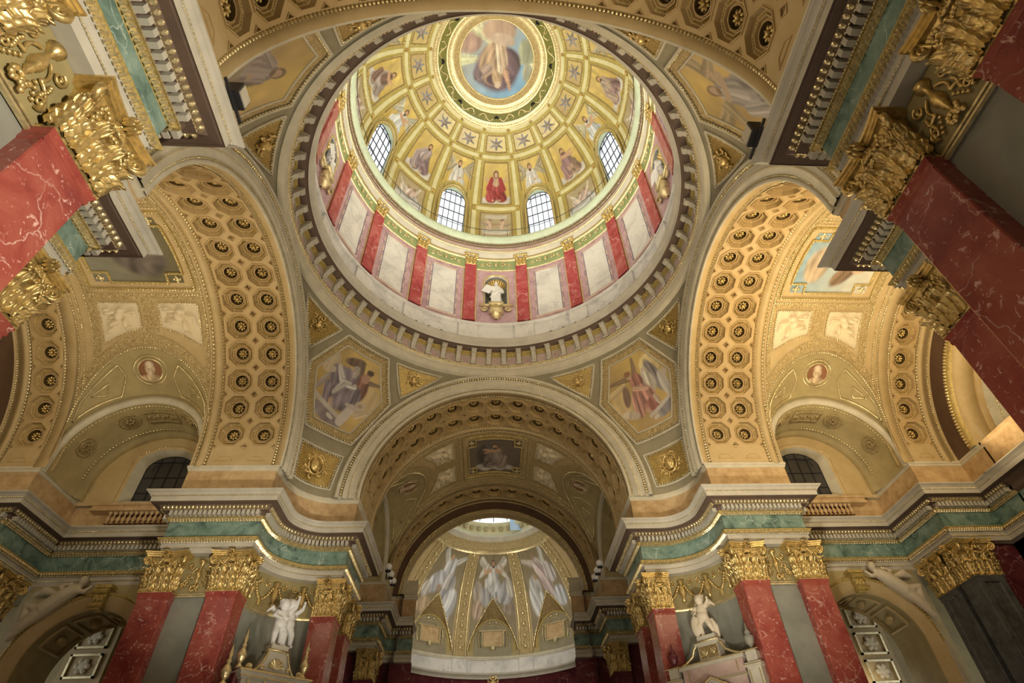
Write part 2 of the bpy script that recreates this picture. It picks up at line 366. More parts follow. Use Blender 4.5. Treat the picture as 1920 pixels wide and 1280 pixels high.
# ================================================================== walls
W1 = PATH[4:NP_ - 4]; W2 = PATH[0:4]
def wallmesh(pts, o, z0, z1, m):
    b = MB(); sweep(b, pts, [(o, z0), (o, z1)]); return b.mesh('wall', m)
wm1 = wallmesh(W1, 1.45, 0, 12.12, 'wall_grey'); wm2 = wallmesh(W2, 1.45, 0, 12.12, 'purple_marble'); wm3 = wallmesh([(y, x) for x, y in W2[::-1]], 1.45, 0, 12.12, 'purple_marble')
for qn, a in QUAD.items():
    o = link('wall_' + qn.replace(' ', '_'), wm1, mw=Matrix.Rotation(a, 4, 'Z')); o['kind'] = 'structure'
    if 'far' in qn or True:
        for me, nm in ((wm2, 'a'), (wm3, 'b')):
            w = link('wall_end_' + qn.replace(' ', '_'), me, mw=Matrix.Rotation(a, 4, 'Z')); w['kind'] = 'structure'
# aisle arch wall in each recess (plane s = 10.4), arm-local, side +1 / -1
AU, AZ, AR = 17.37, 8.75, 2.25
def aisle_mesh(sgn):
    b = MB(); n = 33
    inner = [(AU + AR * math.cos(t), AZ + AR * math.sin(t)) for t in np.linspace(0, pi, n)]
    inner = [(AU + AR, 0.0)] + inner + [(AU - AR, 0.0)]
    def out(u, z):
        if z <= AZ: return (20.8 if u > AU else 13.9, z)
        d = np.array([u - AU, z - AZ]); k = min((12.12 - AZ) / max(d[1], 1e-6), 3.45 / max(abs(d[0]), 1e-6)); return (AU + d[0] * k, AZ + d[1] * k)
    O = [out(*p) for p in inner]
    b.grid(np.array([[(sgn * 10.4, u, z) for u, z in inner], [(sgn * 10.4, u, z) for u, z in O]]))
    b.grid(np.array([[(sgn * 10.4, u, z) for u, z in inner], [(sgn * 12.5, u, z) for u, z in inner]]))
    b.grid(np.array([[(sgn * 12.5, u, z) for u, z in inner], [(sgn * 12.5, u, z) for u, z in O]]))
    return b.mesh('wall', 'plaster_olive')
AM = {1: aisle_mesh(1), -1: aisle_mesh(-1)}
def aisle_trim(sgn):
    b = MB(); t = np.linspace(0, pi, 41)
    for pr in ([(2.25, 10.40), (2.25, 10.30), (2.48, 10.30), (2.5, 10.26), (2.74, 10.26), (2.76, 10.22), (2.98, 10.18), (3.0, 10.40)],):
        b.grid(np.array([[(sgn * s_, AU + r * math.cos(a), AZ + r * math.sin(a)) for r, s_ in pr] for a in t]))
        b.grid(np.array([[(sgn * s_, AU + r, z) for r, s_ in pr] for z in (0, AZ)])); b.grid(np.array([[(sgn * s_, AU - r, z) for r, s_ in pr] for z in (0, AZ)]))
    return b
def aisle_beads(sgn):
    b = MB(); n = 72; t = (np.arange(n) + .5) * pi / n; r = 2.9
    P = np.stack([0 * t + sgn * 10.2, AU + r * np.cos(t), AZ + r * np.sin(t)], -1); T = np.stack([0 * t, -np.sin(t), np.cos(t)], -1); N = np.tile(np.array([-sgn, 0, 0.0]), (n, 1))
    b.stamp(*EGG6, P, T, N, (.12, .16, .16)); return b
def keystone(sgn):
    b = MB()
    b.prism([(-.2, 2.2), (.2, 2.2), (.3, 3.1), (-.3, 3.1)], 10.4, 10.0, T=lambda V: np.stack([sgn * V[:, 2], AU + V[:, 0], AZ + V[:, 1]], -1))
    b.prism([(-.34, 3.1), (.34, 3.1), (.36, 3.25), (-.36, 3.25)], 10.4, 9.95, T=lambda V: np.stack([sgn * V[:, 2], AU + V[:, 0], AZ + V[:, 1]], -1))
    for z, r in ((2.95, .13), (2.35, .10)):
        b.tube([(sgn * 10.0, AU - .3, AZ + z), (sgn * 10.0, AU + .3, AZ + z)], r, 8)
    for k in range(5): b.ell((sgn * 9.97, AU + (k - 2) * .08, AZ + 2.62 + .06 * (k % 2)), (.09, .09, .14), n=6)
    return b
ARMN = {'left': 'left transept', 'right': 'right transept', 'chancel': 'chancel'}
for an in ('left', 'right', 'chancel'):
    for sgn in (1, -1):
        far = {'left': sgn > 0, 'right': sgn < 0, 'chancel': True}[an]
        w = link(f'wall_{an}_aisle_' + ('a' if sgn > 0 else 'b'), AM[sgn], mw=Matrix.Rotation(ARMS[an], 4, 'Z')); w['kind'] = 'structure'
        if far and an != 'chancel':
            e = thing('aisle_arch', f'round stone arch with beaded rim and keystone opening from the {ARMN[an]}', 'arch', rz=ARMS[an])
            aisle_trim(sgn).build('archivolt', 'plaster_tan', e, True); aisle_beads(sgn).build('bead_row', 'gilt_matte', e, kind='stuff'); keystone(sgn).build('keystone', 'gilt_matte', e)
            # underside of the arch: sunk panels
            b = MB()
            for t0 in (25, 60, 95, 130):
                for (x0, x1, d0, r) in ((10.7, 12.4, 0, 2.245),):
                    ts = np.radians(np.linspace(t0, t0 + 28, 7))
                    for s0, s1, rr0, rr1 in ((10.75, 10.87, 2.24, 2.16), (12.13, 12.25, 2.16, 2.24)):
                        b.grid(np.array([[(sgn * s_, AU + r_ * math.cos(t), AZ + r_ * math.sin(t)) for s_, r_ in ((s0, rr0), (s0, rr1), (s1, rr1), (s1, rr0))] for t in ts]))
                    for tt in (ts[0], ts[-1]):
                        P = [(sgn * s_, AU + 2.2 * math.cos(tt), AZ + 2.2 * math.sin(tt)) for s_ in (10.8, 12.2)]; b.tube(P, .06, 4)
                    tm = ts[3]; b.ell((sgn * 11.5, AU + 2.18 * math.cos(tm), AZ + 2.18 * math.sin(tm)), (.3, .2, .2), n=8)
            b.build('panel_moulding', 'plaster_tan', e)
# aisle chapels seen through the two transept arches: a pale pier with sunk rosette panels
for an, sgn in (('left', 1), ('right', -1)):
    a = ARMS[an]
    e = thing('chapel_pier', f'pale panelled pier with rosettes inside the aisle arch of the {an} transept', 'pier', rz=a)
    b = MB(); b.box((min(sgn * 15.4, sgn * 16), 19.1, 0), (max(sgn * 15.4, sgn * 16), 21.2, 13.0))
    b.build('shaft', 'plaster_tan', e)
    for k in range(6):
        z = 4.2 + k * 1.35
        f = MB()
        for (u0, u1, z0, z1) in ((19.4, 20.9, z, z + .1), (19.4, 20.9, z + 1.0, z + 1.1), (19.4, 19.5, z, z + 1.1), (20.8, 20.9, z, z + 1.1)):
            f.box((min(sgn * 15.28, sgn * 15.42), u0, z0), (max(sgn * 15.28, sgn * 15.42), u1, z1))
        fo = f.build('panel_frame', 'gold_pale', e)
        r = MB(); r.ell((sgn * 15.35, 20.15, z + .55), (.1, .28, .28), n=10)
        for q in range(6): r.ell((sgn * 15.32, 20.15 + .26 * math.cos(q * pi / 3), z + .55 + .26 * math.sin(q * pi / 3)), (.1, .13, .13), n=6)
        r.build('rosette', 'relief_cream', fo)
    b = MB(); b.box((min(sgn * 16, sgn * 20), 12, 0), (max(sgn * 16, sgn * 20), 28, 13.3)); w = b.build(f'wall_{an}_chapel', 'plaster_olive', mw=Matrix.Rotation(a, 4, 'Z')); w['kind'] = 'structure'
# ================================================================== Corinthian pilasters
def leaf_mesh():
    b = MB(); nt, ns = 22, 17; P = np.zeros((nt, ns, 3))
    for i in range(nt):
        t = i / (nt - 1)
        if t < .8: y = -.06 - .16 * t ** 2; z = t * 1.06
        else: q = (t - .8) / .2 * pi * .95; y = -.06 - .16 * .64 - .11 * math.sin(q) - .05 * (t - .8) / .2; z = .848 + .11 * math.sin(q * .55) - .09 * (1 - math.cos(q)) * .6
        wd = (.62 + .38 * math.sin(pi * min(t * 1.15, 1))) * (1 + .20 * math.cos(t * 2 * pi * 3.8)) * (1 if t < .8 else 1 - (t - .8) * 2.6)
        for j in range(ns):
            s_ = (j - (ns - 1) / 2) / ((ns - 1) / 2)
            P[i, j] = (s_ * wd * .5, y + .11 * s_ * s_ + .032 * math.cos(s_ * pi * 4) - (.05 if j == ns // 2 else 0) - .045 * math.cos(t * 2 * pi * 3.8) * abs(s_), z - .06 * abs(s_) * (1 - t))
    b.grid(P); return b.mesh('acanthus_leaf', 'gold', True)
LEAF = leaf_mesh()
def volute_mesh():
    b = MB(); P = []; R = []
    for t in np.linspace(0, 1, 9): P.append((-.50 + .55 * t ** .8, 0, -.62 + .80 * t ** 1.2)); R.append(.045 + .02 * t)
    c = np.array([.05 - .0, 0, .0]); 
    for a in np.linspace(pi / 2, -3.6 * pi, 34):
        k = (pi / 2 - a) / (4.1 * pi); r = .18 * (1 - .86 * k); P.append((c[0] + r * math.cos(a), 0, c[2] + r * math.sin(a))); R.append(.058 * (1 - .45 * k))
    b.tube(P, R, 6); b.ell((.05, 0, 0), (.05, .07, .05), n=8); return b.mesh('volute', 'gold', True)
VOL = volute_mesh()
def flower_mesh(nm='flower', m='gold', np_=8):
    b = MB()
    for q in range(np_):
        a = q * 2 * pi / np_; R_ = np.array(Matrix.Rotation(a, 3, 'Y')); b.ell(np.array((.62, -.12, 0)) @ R_.T, (.40, .22, .27), R_, n=8)
    b.ell((0, -.2, 0), (.3, .3, .3), n=8); return b.mesh(nm, m, True)
FLW = flower_mesh()
def garland_mesh():
    b = MB()
    for k in range(15):
        t = k / 14; b.ell(((t - .5) * .74, -.17 - .02 * (k % 3), 1.16 - .26 * math.sin(pi * t) + .015 * (k % 2)), (.045, .045, .055), n=6)
    for sg in (-1, 1):
        for k in range(7): b.ell((sg * (.37 + .03 * (k % 2)), -.16, 1.12 - .075 * k), (.042, .042, .05), n=6)
    return b.mesh('garland', 'gold', True)
GARL = garland_mesh()
CAPCACHE = {}
def capital_body(w, dl, dr):
    key = (w, dl, dr)
    if key in CAPCACHE: return CAPCACHE[key]
    h = w / 2; b = MB(); D = max(dl, dr)
    rows = []
    for z, f in ((0.0, 0.0), (.7, .01), (1.2, .06), (1.36, .10)):
        rows.append([(-h - f, dl, z), (-h - f, -f, z), (h + f, -f, z), (h + f, dr, z)])
    b.grid(np.array(rows))
    for (z0, z1, e) in ((1.36, 1.42, .16), (1.42, 1.50, .20), (1.50, 1.56, .24)):
        c = h + e; fr = [(x * c, -e - .10 * (abs(x) ** 2)) for x in np.linspace(-1, 1, 13)]
        poly = [(-c - .02, dl)] + [(-c, -e - .06)] + fr + [(c, -e - .06)] + [(c + .02, dr)]
        b.prism(poly, z0, z1)
    b.prism([(-h - .06, dl), (-h - .06, -.06), (h + .06, -.06), (h + .06, dr)], -.05, .03)
    CAPCACHE[key] = b.mesh('capital', 'gold', False); return CAPCACHE[key]
SHAFT = {}
def shaft_mesh(w, dl, dr, m, ztop=10.52, flute=False):
    key = (w, dl, dr, m)
    if key in SHAFT: return SHAFT[key]
    h = w / 2; b = MB(); c = .025
    prof = [(-h, dl), (-h, c), (-h + c, 0)] + ([(-h * .55, 0), (-h * .45, .05), (h * .45, .05), (h * .55, 0)] if flute else []) + [(h - c, 0), (h, c), (h, dr)]
    b.grid(np.array([[(x, y, z) for x, y in prof] for z in (0, ztop - .28)]))
    def ex(e): return [(-h - e, dl), (-h - e, -e), (h + e, -e), (h + e, dr)]
    b.grid(np.array([[(x, y, z) for x, y in ex(e)] for e, z in ((0, ztop - .28), (.012, ztop - .27), (.02, ztop - .2), (.012, ztop - .16), (.02, ztop - .12), (.05, ztop - .05), (.055, ztop), (0, ztop))]))
    SHAFT[key] = b.mesh('shaft', m); return SHAFT[key]
PIL_GROUP = 'Corinthian pilasters'
def pilaster(label, P, X, Y, w, dl, dr, m, ztop=10.52, flute=False):
    p = thing('pilaster', label, 'pilaster', group=PIL_GROUP); p.matrix_world = frame4(P, X, Y, (0, 0, 1))
    link('shaft', shaft_mesh(w, dl, dr, m, ztop, flute), p)
    zc = ztop + .03
    c = link('capital', capital_body(w, dl, dr), p, Matrix.Translation((0, 0, zc)), label='gilded Corinthian capital')
    h = w / 2
    def put(me, nm, x, y, z, sx, sy, sz, rz=0.0):
        link(nm, me, c, Matrix.Translation((x, y, z)) @ Matrix.Rotation(rz, 4, 'Z') @ Matrix.Diagonal((sx, sy, sz, 1)))
    def face(cx, cy, rz, fw):
        R2 = np.array([[math.cos(rz), -math.sin(rz)], [math.sin(rz), math.cos(rz)]])
        def at(x, y): q = R2 @ np.array((x, y)); return cx + q[0], cy + q[1]
        n1 = 3 if fw > .9 else 2
        for i in range(n1): x = (i - (n1 - 1) / 2) * fw * .34; put(LEAF, 'acanthus_leaf', *at(x, 0), .02, .40 * fw, 1, .62, rz)
        for x in (-.18 * fw, .18 * fw): put(LEAF, 'acanthus_leaf', *at(x, -.05), .02, .34 * fw, 1, 1.0, rz)
        for sg in (-1, 1): put(VOL, 'volute', *at(sg * .10, -.16), 1.22, -sg * .62, 1.0, .62, rz)
        put(FLW, 'flower', *at(0, -.24), 1.42, .17, .6, .17, rz); put(GARL, 'garland', *at(0, -.02), 0, fw, 1, 1, rz)
    face(0, 0, 0, w)
    for sg, dd in ((-1, dl), (1, dr)):
        put(LEAF, 'acanthus_leaf', sg * h, 0, .02, .36 * w, 1, .62, sg * pi / 4); put(LEAF, 'acanthus_leaf', sg * h * .98, .02, .02, .34 * w, 1, 1.02, sg * pi / 4)
        if dd > .55: face(sg * h, dd * .5, sg * pi / 2, dd)
        put(VOL, 'volute', sg * (h + .05), -.10, 1.19, 1.0 if sg > 0 else 1.0, 1.3, 1.0, -pi / 4 if sg > 0 else -3 * pi / 4)
    return p
def wloc(s_, u, a): return rotz(np.array([s_, u, 0.0]), a)
# positions: arm-local; the face of a pair on side sgn of an arm looks towards s = 0
def arm_pil(an, sgn, u0, u1, which, label, m, dcross, dout, flute=False):
    a = ARMS[an]; s_ = sgn * (P0 + 1.05); uc = (u0 + u1) / 2
    P = rotz(np.array([s_, uc, 0.0]), a); X = rotz(np.array([0, -sgn * -1.0, 0]), a) * (1 if sgn > 0 else 1); Y = rotz(np.array([sgn * 1.0, 0, 0]), a)
    # viewed from the arm axis: for sgn>0 the wall lies at +s, so X = -u direction gives a right-handed frame (X x Y = Z)
    X = rotz(np.array([0, -1.0 * sgn, 0]), a)
    # X x Y = Z check: (-sgn u) x (sgn s) = z
    dl, dr = (dout, dcross) if sgn > 0 else (dcross, dout)
    if not in_frame(np.array([P + (0, 0, 12.0), P + (0, 0, 10), P + (0, 0, 7.0)]), 260).any(): return
    return pilaster(label, P, X, Y, u1 - u0, dl, dr, m, flute=flute)
SIDE = {('chancel', 1): 'far right pier facing the chancel', ('chancel', -1): 'far left pier facing the chancel', ('left', 1): 'far left pier facing the left transept', ('left', -1): 'near left pier facing the left transept',
        ('right', 1): 'near right pier facing the right transept', ('right', -1): 'far right pier facing the right transept', ('nave', 1): 'near left pier facing the nave', ('nave', -1): 'near right pier facing the nave'}
for (an, sgn), ds in SIDE.items():
    arm_pil(an, sgn, 10.34, 11.5, 0, f'red marble pilaster nearer the dome on the {ds}', 'red_marble', 1.0, .42)
    arm_pil(an, sgn, 12.9, 14.08, 1, f'red marble pilaster farther from the dome on the {ds}', 'red_marble', .42, .5)
    if an != 'nave':
        m = {'chancel': 'purple_marble', 'left': 'purple_marble', 'right': 'shaded_red_marble'}[an]
        arm_pil(an, sgn, 20.8, 22.1, 2, f'dark {"shade-coloured red marble" if an == "right" else "marble"} pilaster at the outer {ds.split(" pier")[0]} end of the {ARMN[an]}', m, 1.0, 1.0, flute=(an == 'right'))
# second pilaster on the return of the outer transept piers (faces the crossing)
for an, sgn in (('left', 1), ('right', -1)):
    a = ARMS[an]; P = rotz(np.array([sgn * 9.15, 20.8, 0.0]), a); X = rotz(np.array([1.0, 0, 0]), a); Y = rotz(np.array([0, 1.0, 0]), a)
    pilaster(f'dark {"shade-coloured red marble" if an == "right" else "marble"} pilaster beside the aisle arch of the {ARMN[an]}', P, X, Y, 1.3, .4, .4, 'shaded_red_marble' if an == 'right' else 'purple_marble', flute=(an == 'right'))
# ================================================================== gilded relief between the pilasters, at capital height
def scroll(b, c, r, turns, start, sgn, w0=.035, n=22, y=-.05):
    P = []; R = []
    for t in np.linspace(0, 1, n):
        a = start + sgn * t * turns * 2 * pi; rr = r * (1 - .8 * t); P.append((c[0] + rr * math.cos(a), y, c[1] + rr * math.sin(a))); R.append(w0 * (1.1 - .6 * t))
    b.tube(P, R, 6); b.ell(P[-1], (.05, .05, .05), n=6)
def vase_relief(e, T, w):
    p = MB(); p.box((-w / 2, 0, 0), (w / 2, .1, 1.52)); p.build('panel', 'tan_panel', e, mw=T)
    v = MB(); v.lathe([(.0, .22), (.10, .24), (.04, .32), (.04, .44), (.08, .5), (.07, .56), (.12, .66), (.13, .76), (.10, .88), (.06, 1.0), (.05, 1.1), (.07, 1.14), (.10, 1.2), (.15, 1.24), (.13, 1.28), (.16, 1.31), (.0, 1.31)], 16, (0, -.05, 0))
    for q in range(12): v.ell((.14 * math.cos(q * 1.9), -.1, .28 + .03 * math.sin(q * 3.1) - .02 * q), (.06, .05, .06), n=6)
    v.build('vase', 'gold', e, True, T)
    g = MB()
    for sg in (-1, 1):
        scroll(g, (sg * .36, 1.05), .14, 1.3, pi / 2, -sg); scroll(g, (sg * .45, .35), .13, 1.3, -pi / 2, sg)
        P = [(sg * (.12 + .34 * t + .08 * math.sin(t * 9)), -.05, .95 - .62 * t + .07 * math.cos(t * 9)) for t in np.linspace(0, 1, 18)]; g.tube(P, .032, 6)
        for k in range(6): g.ell((sg * (.38 + .02 * math.sin(k)), -.06, .72 - .06 * k), (.045, .05, .04), n=6)
        for k in range(4): g.ell((sg * (.2 + .05 * k), -.05, .5 - .09 * k), (.05, .04, .03), n=6)
    g.build('ribbon_scroll', 'gold', e, True, T)
    l = MB(); l.box((-w / 2, -.06, -.06), (w / 2, .05, -.02)); l.box((-w / 2, -.03, -.13), (w / 2, .05, -.08)); l.build('gilded_ledge', 'gold_pale', e, mw=T)
for (an, sgn), ds in SIDE.items():
    a = ARMS[an]; c = rotz(np.array([sgn * 7.5, 12.2, 11.2]), a)
    if not in_frame(c, 100) or (an in ('left', 'right') and 'near' in ds): continue
    e = thing('relief_panel', f'gilded vase relief between two capitals on the {ds}', 'relief', group='gilded vase reliefs')
    e.matrix_world = frame4(rotz(np.array([sgn * 7.52, 12.2, 10.56]), a), rotz(np.array([0, -1.0 * sgn, 0]), a), rotz(np.array([1.0 * sgn, 0, 0]), a), (0, 0, 1))
    vase_relief(e, Matrix.Identity(4), 1.5)
# concave corner of the two far piers: curved garland relief
for qn, a in (('far right', 0.0), ('far left', pi / 2)):
    e = thing('garland_relief', f'curved gilded garland relief in the concave corner of the {qn} pier', 'relief', rz=a, group='curved garland reliefs')
    cpath = _arc
    b = MB(); sweep(b, cpath, [(1.40, 10.56), (1.40, 12.1)]); b.build('panel', 'tan_panel', e)
    b = MB(); sweep(b, cpath, [(1.45, 10.42), (1.36, 10.44), (1.34, 10.5), (1.36, 10.56), (1.45, 10.58)]); b.build('gilded_ledge', 'gold_pale', e)
    OP = offset(cpath, 1.36); seg = np.r_[0, np.cumsum(np.linalg.norm(np.diff(OP, axis=0), axis=1))]
    def on(s_): return np.array([np.interp(s_, seg, OP[:, 0]), np.interp(s_, seg, OP[:, 1])])
    Lc = seg[-1]; m0 = Lc / 2
    for k in range(3):
        c0 = m0 + (k - 1) * 1.25; g = MB(); d = on(c0 + .1) - on(c0 - .1); d /= np.linalg.norm(d); nv = np.array([d[1], -d[0]]); o_ = on(c0)
        Tm = frame4((o_[0], o_[1], 10.6), (d[0], d[1], 0), (-nv[0], -nv[1], 0), (0, 0, 1))
        g.lathe([(.0, .2), (.1, .24), (.05, .4), (.17, .6), (.13, .85), (.06, .98), (.18, 1.2), (.0, 1.22)], 12, (0, -.05, 0))
        g.build('vase', 'gold', e, True, Tm)
        g = MB()
        for sg in (-1, 1):
            scroll(g, (sg * .38, 1.1), .15, 1.3, pi / 2, -sg)
            for q in range(9): g.ell((sg * (.14 + .055 * q), -.08, .95 - .55 * math.sin(q / 8 * pi * .5)), (.075, .08, .07), n=6)
            for q in range(6): g.ell((sg * .58, -.07, .42 - .05 * q), (.06, .06, .05), n=6)
            g.build('fruit_garland', 'gold', e, True, Tm); g = MB()
# ================================================================== coffers
STEP = 11.0; HX = RI * math.sin(math.radians(STEP / 2)); HY = 0.715; RC = RI * math.cos(math.radians(STEP / 2)); CUT = 0.20
def _ring16(ap):
    """regular octagon, 16 points (corner, mid-edge alternating) starting at +x mid-edge"""
    P = []
    for k in range(16):
        a = k * pi / 8
        if k % 2 == 0: P.append((ap * math.cos(a), ap * math.sin(a)))
        else: P.append((ap / math.cos(pi / 8) * math.cos(a), ap / math.cos(pi / 8) * math.sin(a)))
    return np.array(P)
def _cell16():
    x, y, c = HX, HY, CUT
    K = [(x, 0), (x, y - c), ((2 * x - c) / 2, (2 * y - c) / 2), (x - c, y), (0, y), (-x + c, y), (-(2 * x - c) / 2, (2 * y - c) / 2), (-x, y - c), (-x, 0), (-x, -y + c), (-(2 * x - c) / 2, -(2 * y - c) / 2), (-x + c, -y), (0, -y), (x - c, -y), ((2 * x - c) / 2, -(2 * y - c) / 2), (x, -y + c)]
    return np.array(K)
def coffer_mesh():
    b = MB(); R = [(_cell16(), 0), (_ring16(.605), 0), (_ring16(.60), -.05), (_ring16(.57), -.05), (_ring16(.56), .08), (_ring16(.55), .16), (_ring16(.43), .20), (_ring16(.425), .13), (_ring16(.39), .13), (_ring16(.38), .24)]
    circ = np.array([(math.cos(k * pi / 8), math.sin(k * pi / 8)) for k in range(16)])
    R += [(circ * .335, .24), (circ * .33, .19), (circ * .30, .19)]
    b.grid(np.array([np.c_[p, np.full(16, z)] for p, z in R]), cv=True)
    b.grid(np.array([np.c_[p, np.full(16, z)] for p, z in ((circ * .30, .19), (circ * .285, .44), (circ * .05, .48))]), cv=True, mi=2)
    # egg row on the sloping step
    oc = _ring16(.48); P = []; T = []
    for k in range(1, 16, 2):
        a, c = oc[k], oc[(k + 2) % 16]
        for t in (.17, .39, .61, .83): P.append(np.r_[a + (c - a) * t, .18]); T.append(np.r_[(c - a) / np.linalg.norm(c - a), 0])
    b.stamp(*PYR, np.array(P), np.array(T), np.tile((0, 0, -1.0), (len(P), 1)), (.08, .10, .12), 1)
    return b.mesh('coffer', ['plaster_coffer', 'gilt_matte', 'coffer_well_shade'])
COFFER = coffer_mesh()
def diamond_mesh():
    b = MB(); c = CUT
    sq = np.array([(c, 0), (0, c), (-c, 0), (0, -c)])
    b.grid(np.array([np.c_[sq * s_, np.full(4, z)] for s_, z in ((1, 0), (.9, 0), (.88, -.04), (.76, -.04), (.74, .04), (.62, .06), (.6, .18), (.2, .2))]), cv=True)
    b.ell((0, 0, .15), (.06, .06, .08), n=6); return b.mesh('diamond_coffer', 'plaster_coffer')
DIAM = diamond_mesh()
def tri_mesh():
    b = MB(); c = CUT; T3 = np.array([(c, 0), (0, c), (-c, 0)])
    g = T3.mean(0); b.grid(np.array([np.c_[g + (T3 - g) * s_, np.full(3, z)] for s_, z in ((1, 0), (.86, 0), (.82, -.04), (.64, -.04), (.6, .08), (.1, .12))]), cv=True)
    return b.mesh('triangle_coffer', 'plaster_coffer')
TRI = tri_mesh()
def half_mesh():
    """trapezoid panel at the foot of each coffer column"""
    b = MB(); poly = np.array([(-.42, 0), (.42, 0), (.22, .26), (-.22, .26)])   # (u, arc)
    g = poly.mean(0); b.grid(np.array([np.c_[g + (poly - g) * s_, np.full(4, z)] for s_, z in ((1, 0), (.97, -.03), (.86, -.03), (.8, .05), (.5, .07), (.1, .07))]), cv=True)
    return b.mesh('half_coffer', 'plaster_coffer')
HALFM = half_mesh()
ROSE = None
def rosette_mesh():
    b = MB()
    for q in range(8):
        a = q * pi / 4; R_ = np.array(Matrix.Rotation(a, 3, 'Z')); b.ell(R_ @ np.array((.15, 0, .0)), (.095, .06, .07), R_, n=6)
    b.ell((0, 0, -.06), (.085, .085, .08), n=8); return b.mesh('rosette', 'gold', True)
ROSE = rosette_mesh()
def on_arch(th, u, r):
    t = math.radians(th); return frame4((r * math.cos(t), u, ZS + r * math.sin(t)), (-math.sin(t), 0, math.cos(t)), (0, -1, 0), (math.cos(t), 0, math.sin(t)))
    # x: along the arc, y: towards the crossing, z: outwards (depth of the coffer)
def vis_arm(P, an, mg=120): return bool(in_frame(rotz(np.array(P), ARMS[an]), mg))
def coffer_band(e, an, cols, u0, u1):
    for k in range(15):
        th = 13 + STEP * k
        for uc in cols:
            m = on_arch(th, uc, RC); p = m.translation
            if not vis_arm((p[0], p[1], p[2]), an, 200): continue
            c = link('coffer', COFFER, e, m); link('rosette', ROSE, c, Matrix.Translation((0, 0, .30)))
    for k in range(16):
        th = 13 - STEP / 2 + STEP * k
        ed = [cols[0] - HY, cols[-1] + HY]
        if len(cols) == 2 and 0 <= k <= 15:
            m = on_arch(th, (cols[0] + cols[1]) / 2, RI)
            if vis_arm(tuple(m.translation), an): link('diamond_coffer', DIAM, e, m)
        for j, ue in enumerate(ed):
            if 0 <= k <= 15:
                m = on_arch(th, ue, RI) @ Matrix.Rotation(pi if j == 1 else 0, 4, 'Z') @ Matrix.Rotation(pi, 4, 'Z')
                if vis_arm(tuple(m.translation), an): link('triangle_coffer', TRI, e, m)
    for th, fl in ((1.2, 1), (178.8, -1)):
        for uc in cols:
            t = math.radians(th); m = frame4((RI * math.cos(t), uc, ZS + RI * math.sin(t)), (0, -1, 0), (-fl * math.sin(t) * 1.0, 0, fl * math.cos(t)), (math.cos(t), 0, math.sin(t)))
            link('half_coffer', HALFM, e, m)
# ------------------------------------------------------------------ double coffered arches round the crossing
def fill_feet(b, cols):
    for (a0, a1) in ((-1.2, 13 - STEP / 2), (180 - 13 + STEP / 2, 181.2)):
        archsweep(b, [(cols[0] - HY, RI), (cols[-1] + HY, RI)], a0, a1, 6)
ARCH2 = MB(); cols2 = (11.265, 12.695)
archsweep(ARCH2, [(10.09, RI), (10.355, RI), (10.365, RI + .13), (10.52, RI + .13), (10.53, RI), (cols2[0] - HY, RI)], -1.2, 181.2, n=121)
archsweep(ARCH2, [(cols2[1] + HY, RI), (13.42, RI), (13.43, RI + .16), (13.62, RI + .16), (13.64, RI - .05), (13.90, RI - .05), (13.91, RI + .10), (14.08, RI + .10), (14.09, RI - .02), (14.14, RI - .02)], -1.2, 181.2, n=121)
archsweep(ARCH2, [(10.1, RI + .5), (14.12, RI + .5)], n=61)
fill_feet(ARCH2, cols2); SOFF2 = ARCH2.mesh('soffit', 'plaster_tan', True)
b = MB(); archsweep(b, [(10.09, RI), (10.02, RI), (10.02, 7.12), (10.10, 7.125), (10.10, 7.215), (9.97, 7.22), (9.97, 7.46), (9.92, 7.47), (9.92, 7.52), (9.98, 7.53), (9.96, 7.74), (9.86, 7.76), (9.86, 7.80), (10.0, 7.81), (10.0, 8.0), (9.82, 8.01), (9.80, 8.05), (9.80, 8.12), (9.86, 8.19), (10.2, 8.25)], -1.2, 181.2, n=121)
ARCHV = b.mesh('archivolt', 'plaster_pale', True)
b = MB(); archbeads(b, 9.95, 7.905, .15, (.13, .17, .28), 'front', EGG); archbeads(b, 10.06, 7.17, .10, (.085, .075, .14), 'front', EGG6); archbeads(b, 9.92, 7.50, .10, (.1, .03, .03), 'front', PYR)
BEAD_F = b.mesh('gilded_beads', 'gold_pale')
b = MB(); archbeads(b, 10.44, RI + .07, .15, (.12, .12, .2), 'soffit', EGG6); archbeads(b, 13.53, RI + .10, .17, (.13, .13, .26), 'soffit', EGG6); archbeads(b, 13.995, RI + .05, .2, (.16, .12, .18), 'soffit', EGG6)
BEAD_S = b.mesh('gilded_beads', 'gold_pale')
ALAB = {'chancel': 'deep arch with two rows of dark rosette coffers leading into the chancel', 'left': 'deep coffered arch with two rows of gilded rosettes over the left transept',
        'right': 'brightly lit coffered arch with two rows of gilded rosettes over the right transept', 'nave': 'coffered nave arch crossing the top edge of the view above the dome'}
for an, a in ARMS.items():
    e = thing('coffered_arch', ALAB[an], 'arch', rz=a, group='coffered arches carrying the dome')
    link('soffit', SOFF2, e); link('archivolt', ARCHV, e); link('gilded_beads', BEAD_F, e, kind='stuff'); link('gilded_beads', BEAD_S, e, kind='stuff')
    coffer_band(e, an, cols2, 10.09, 14.1)
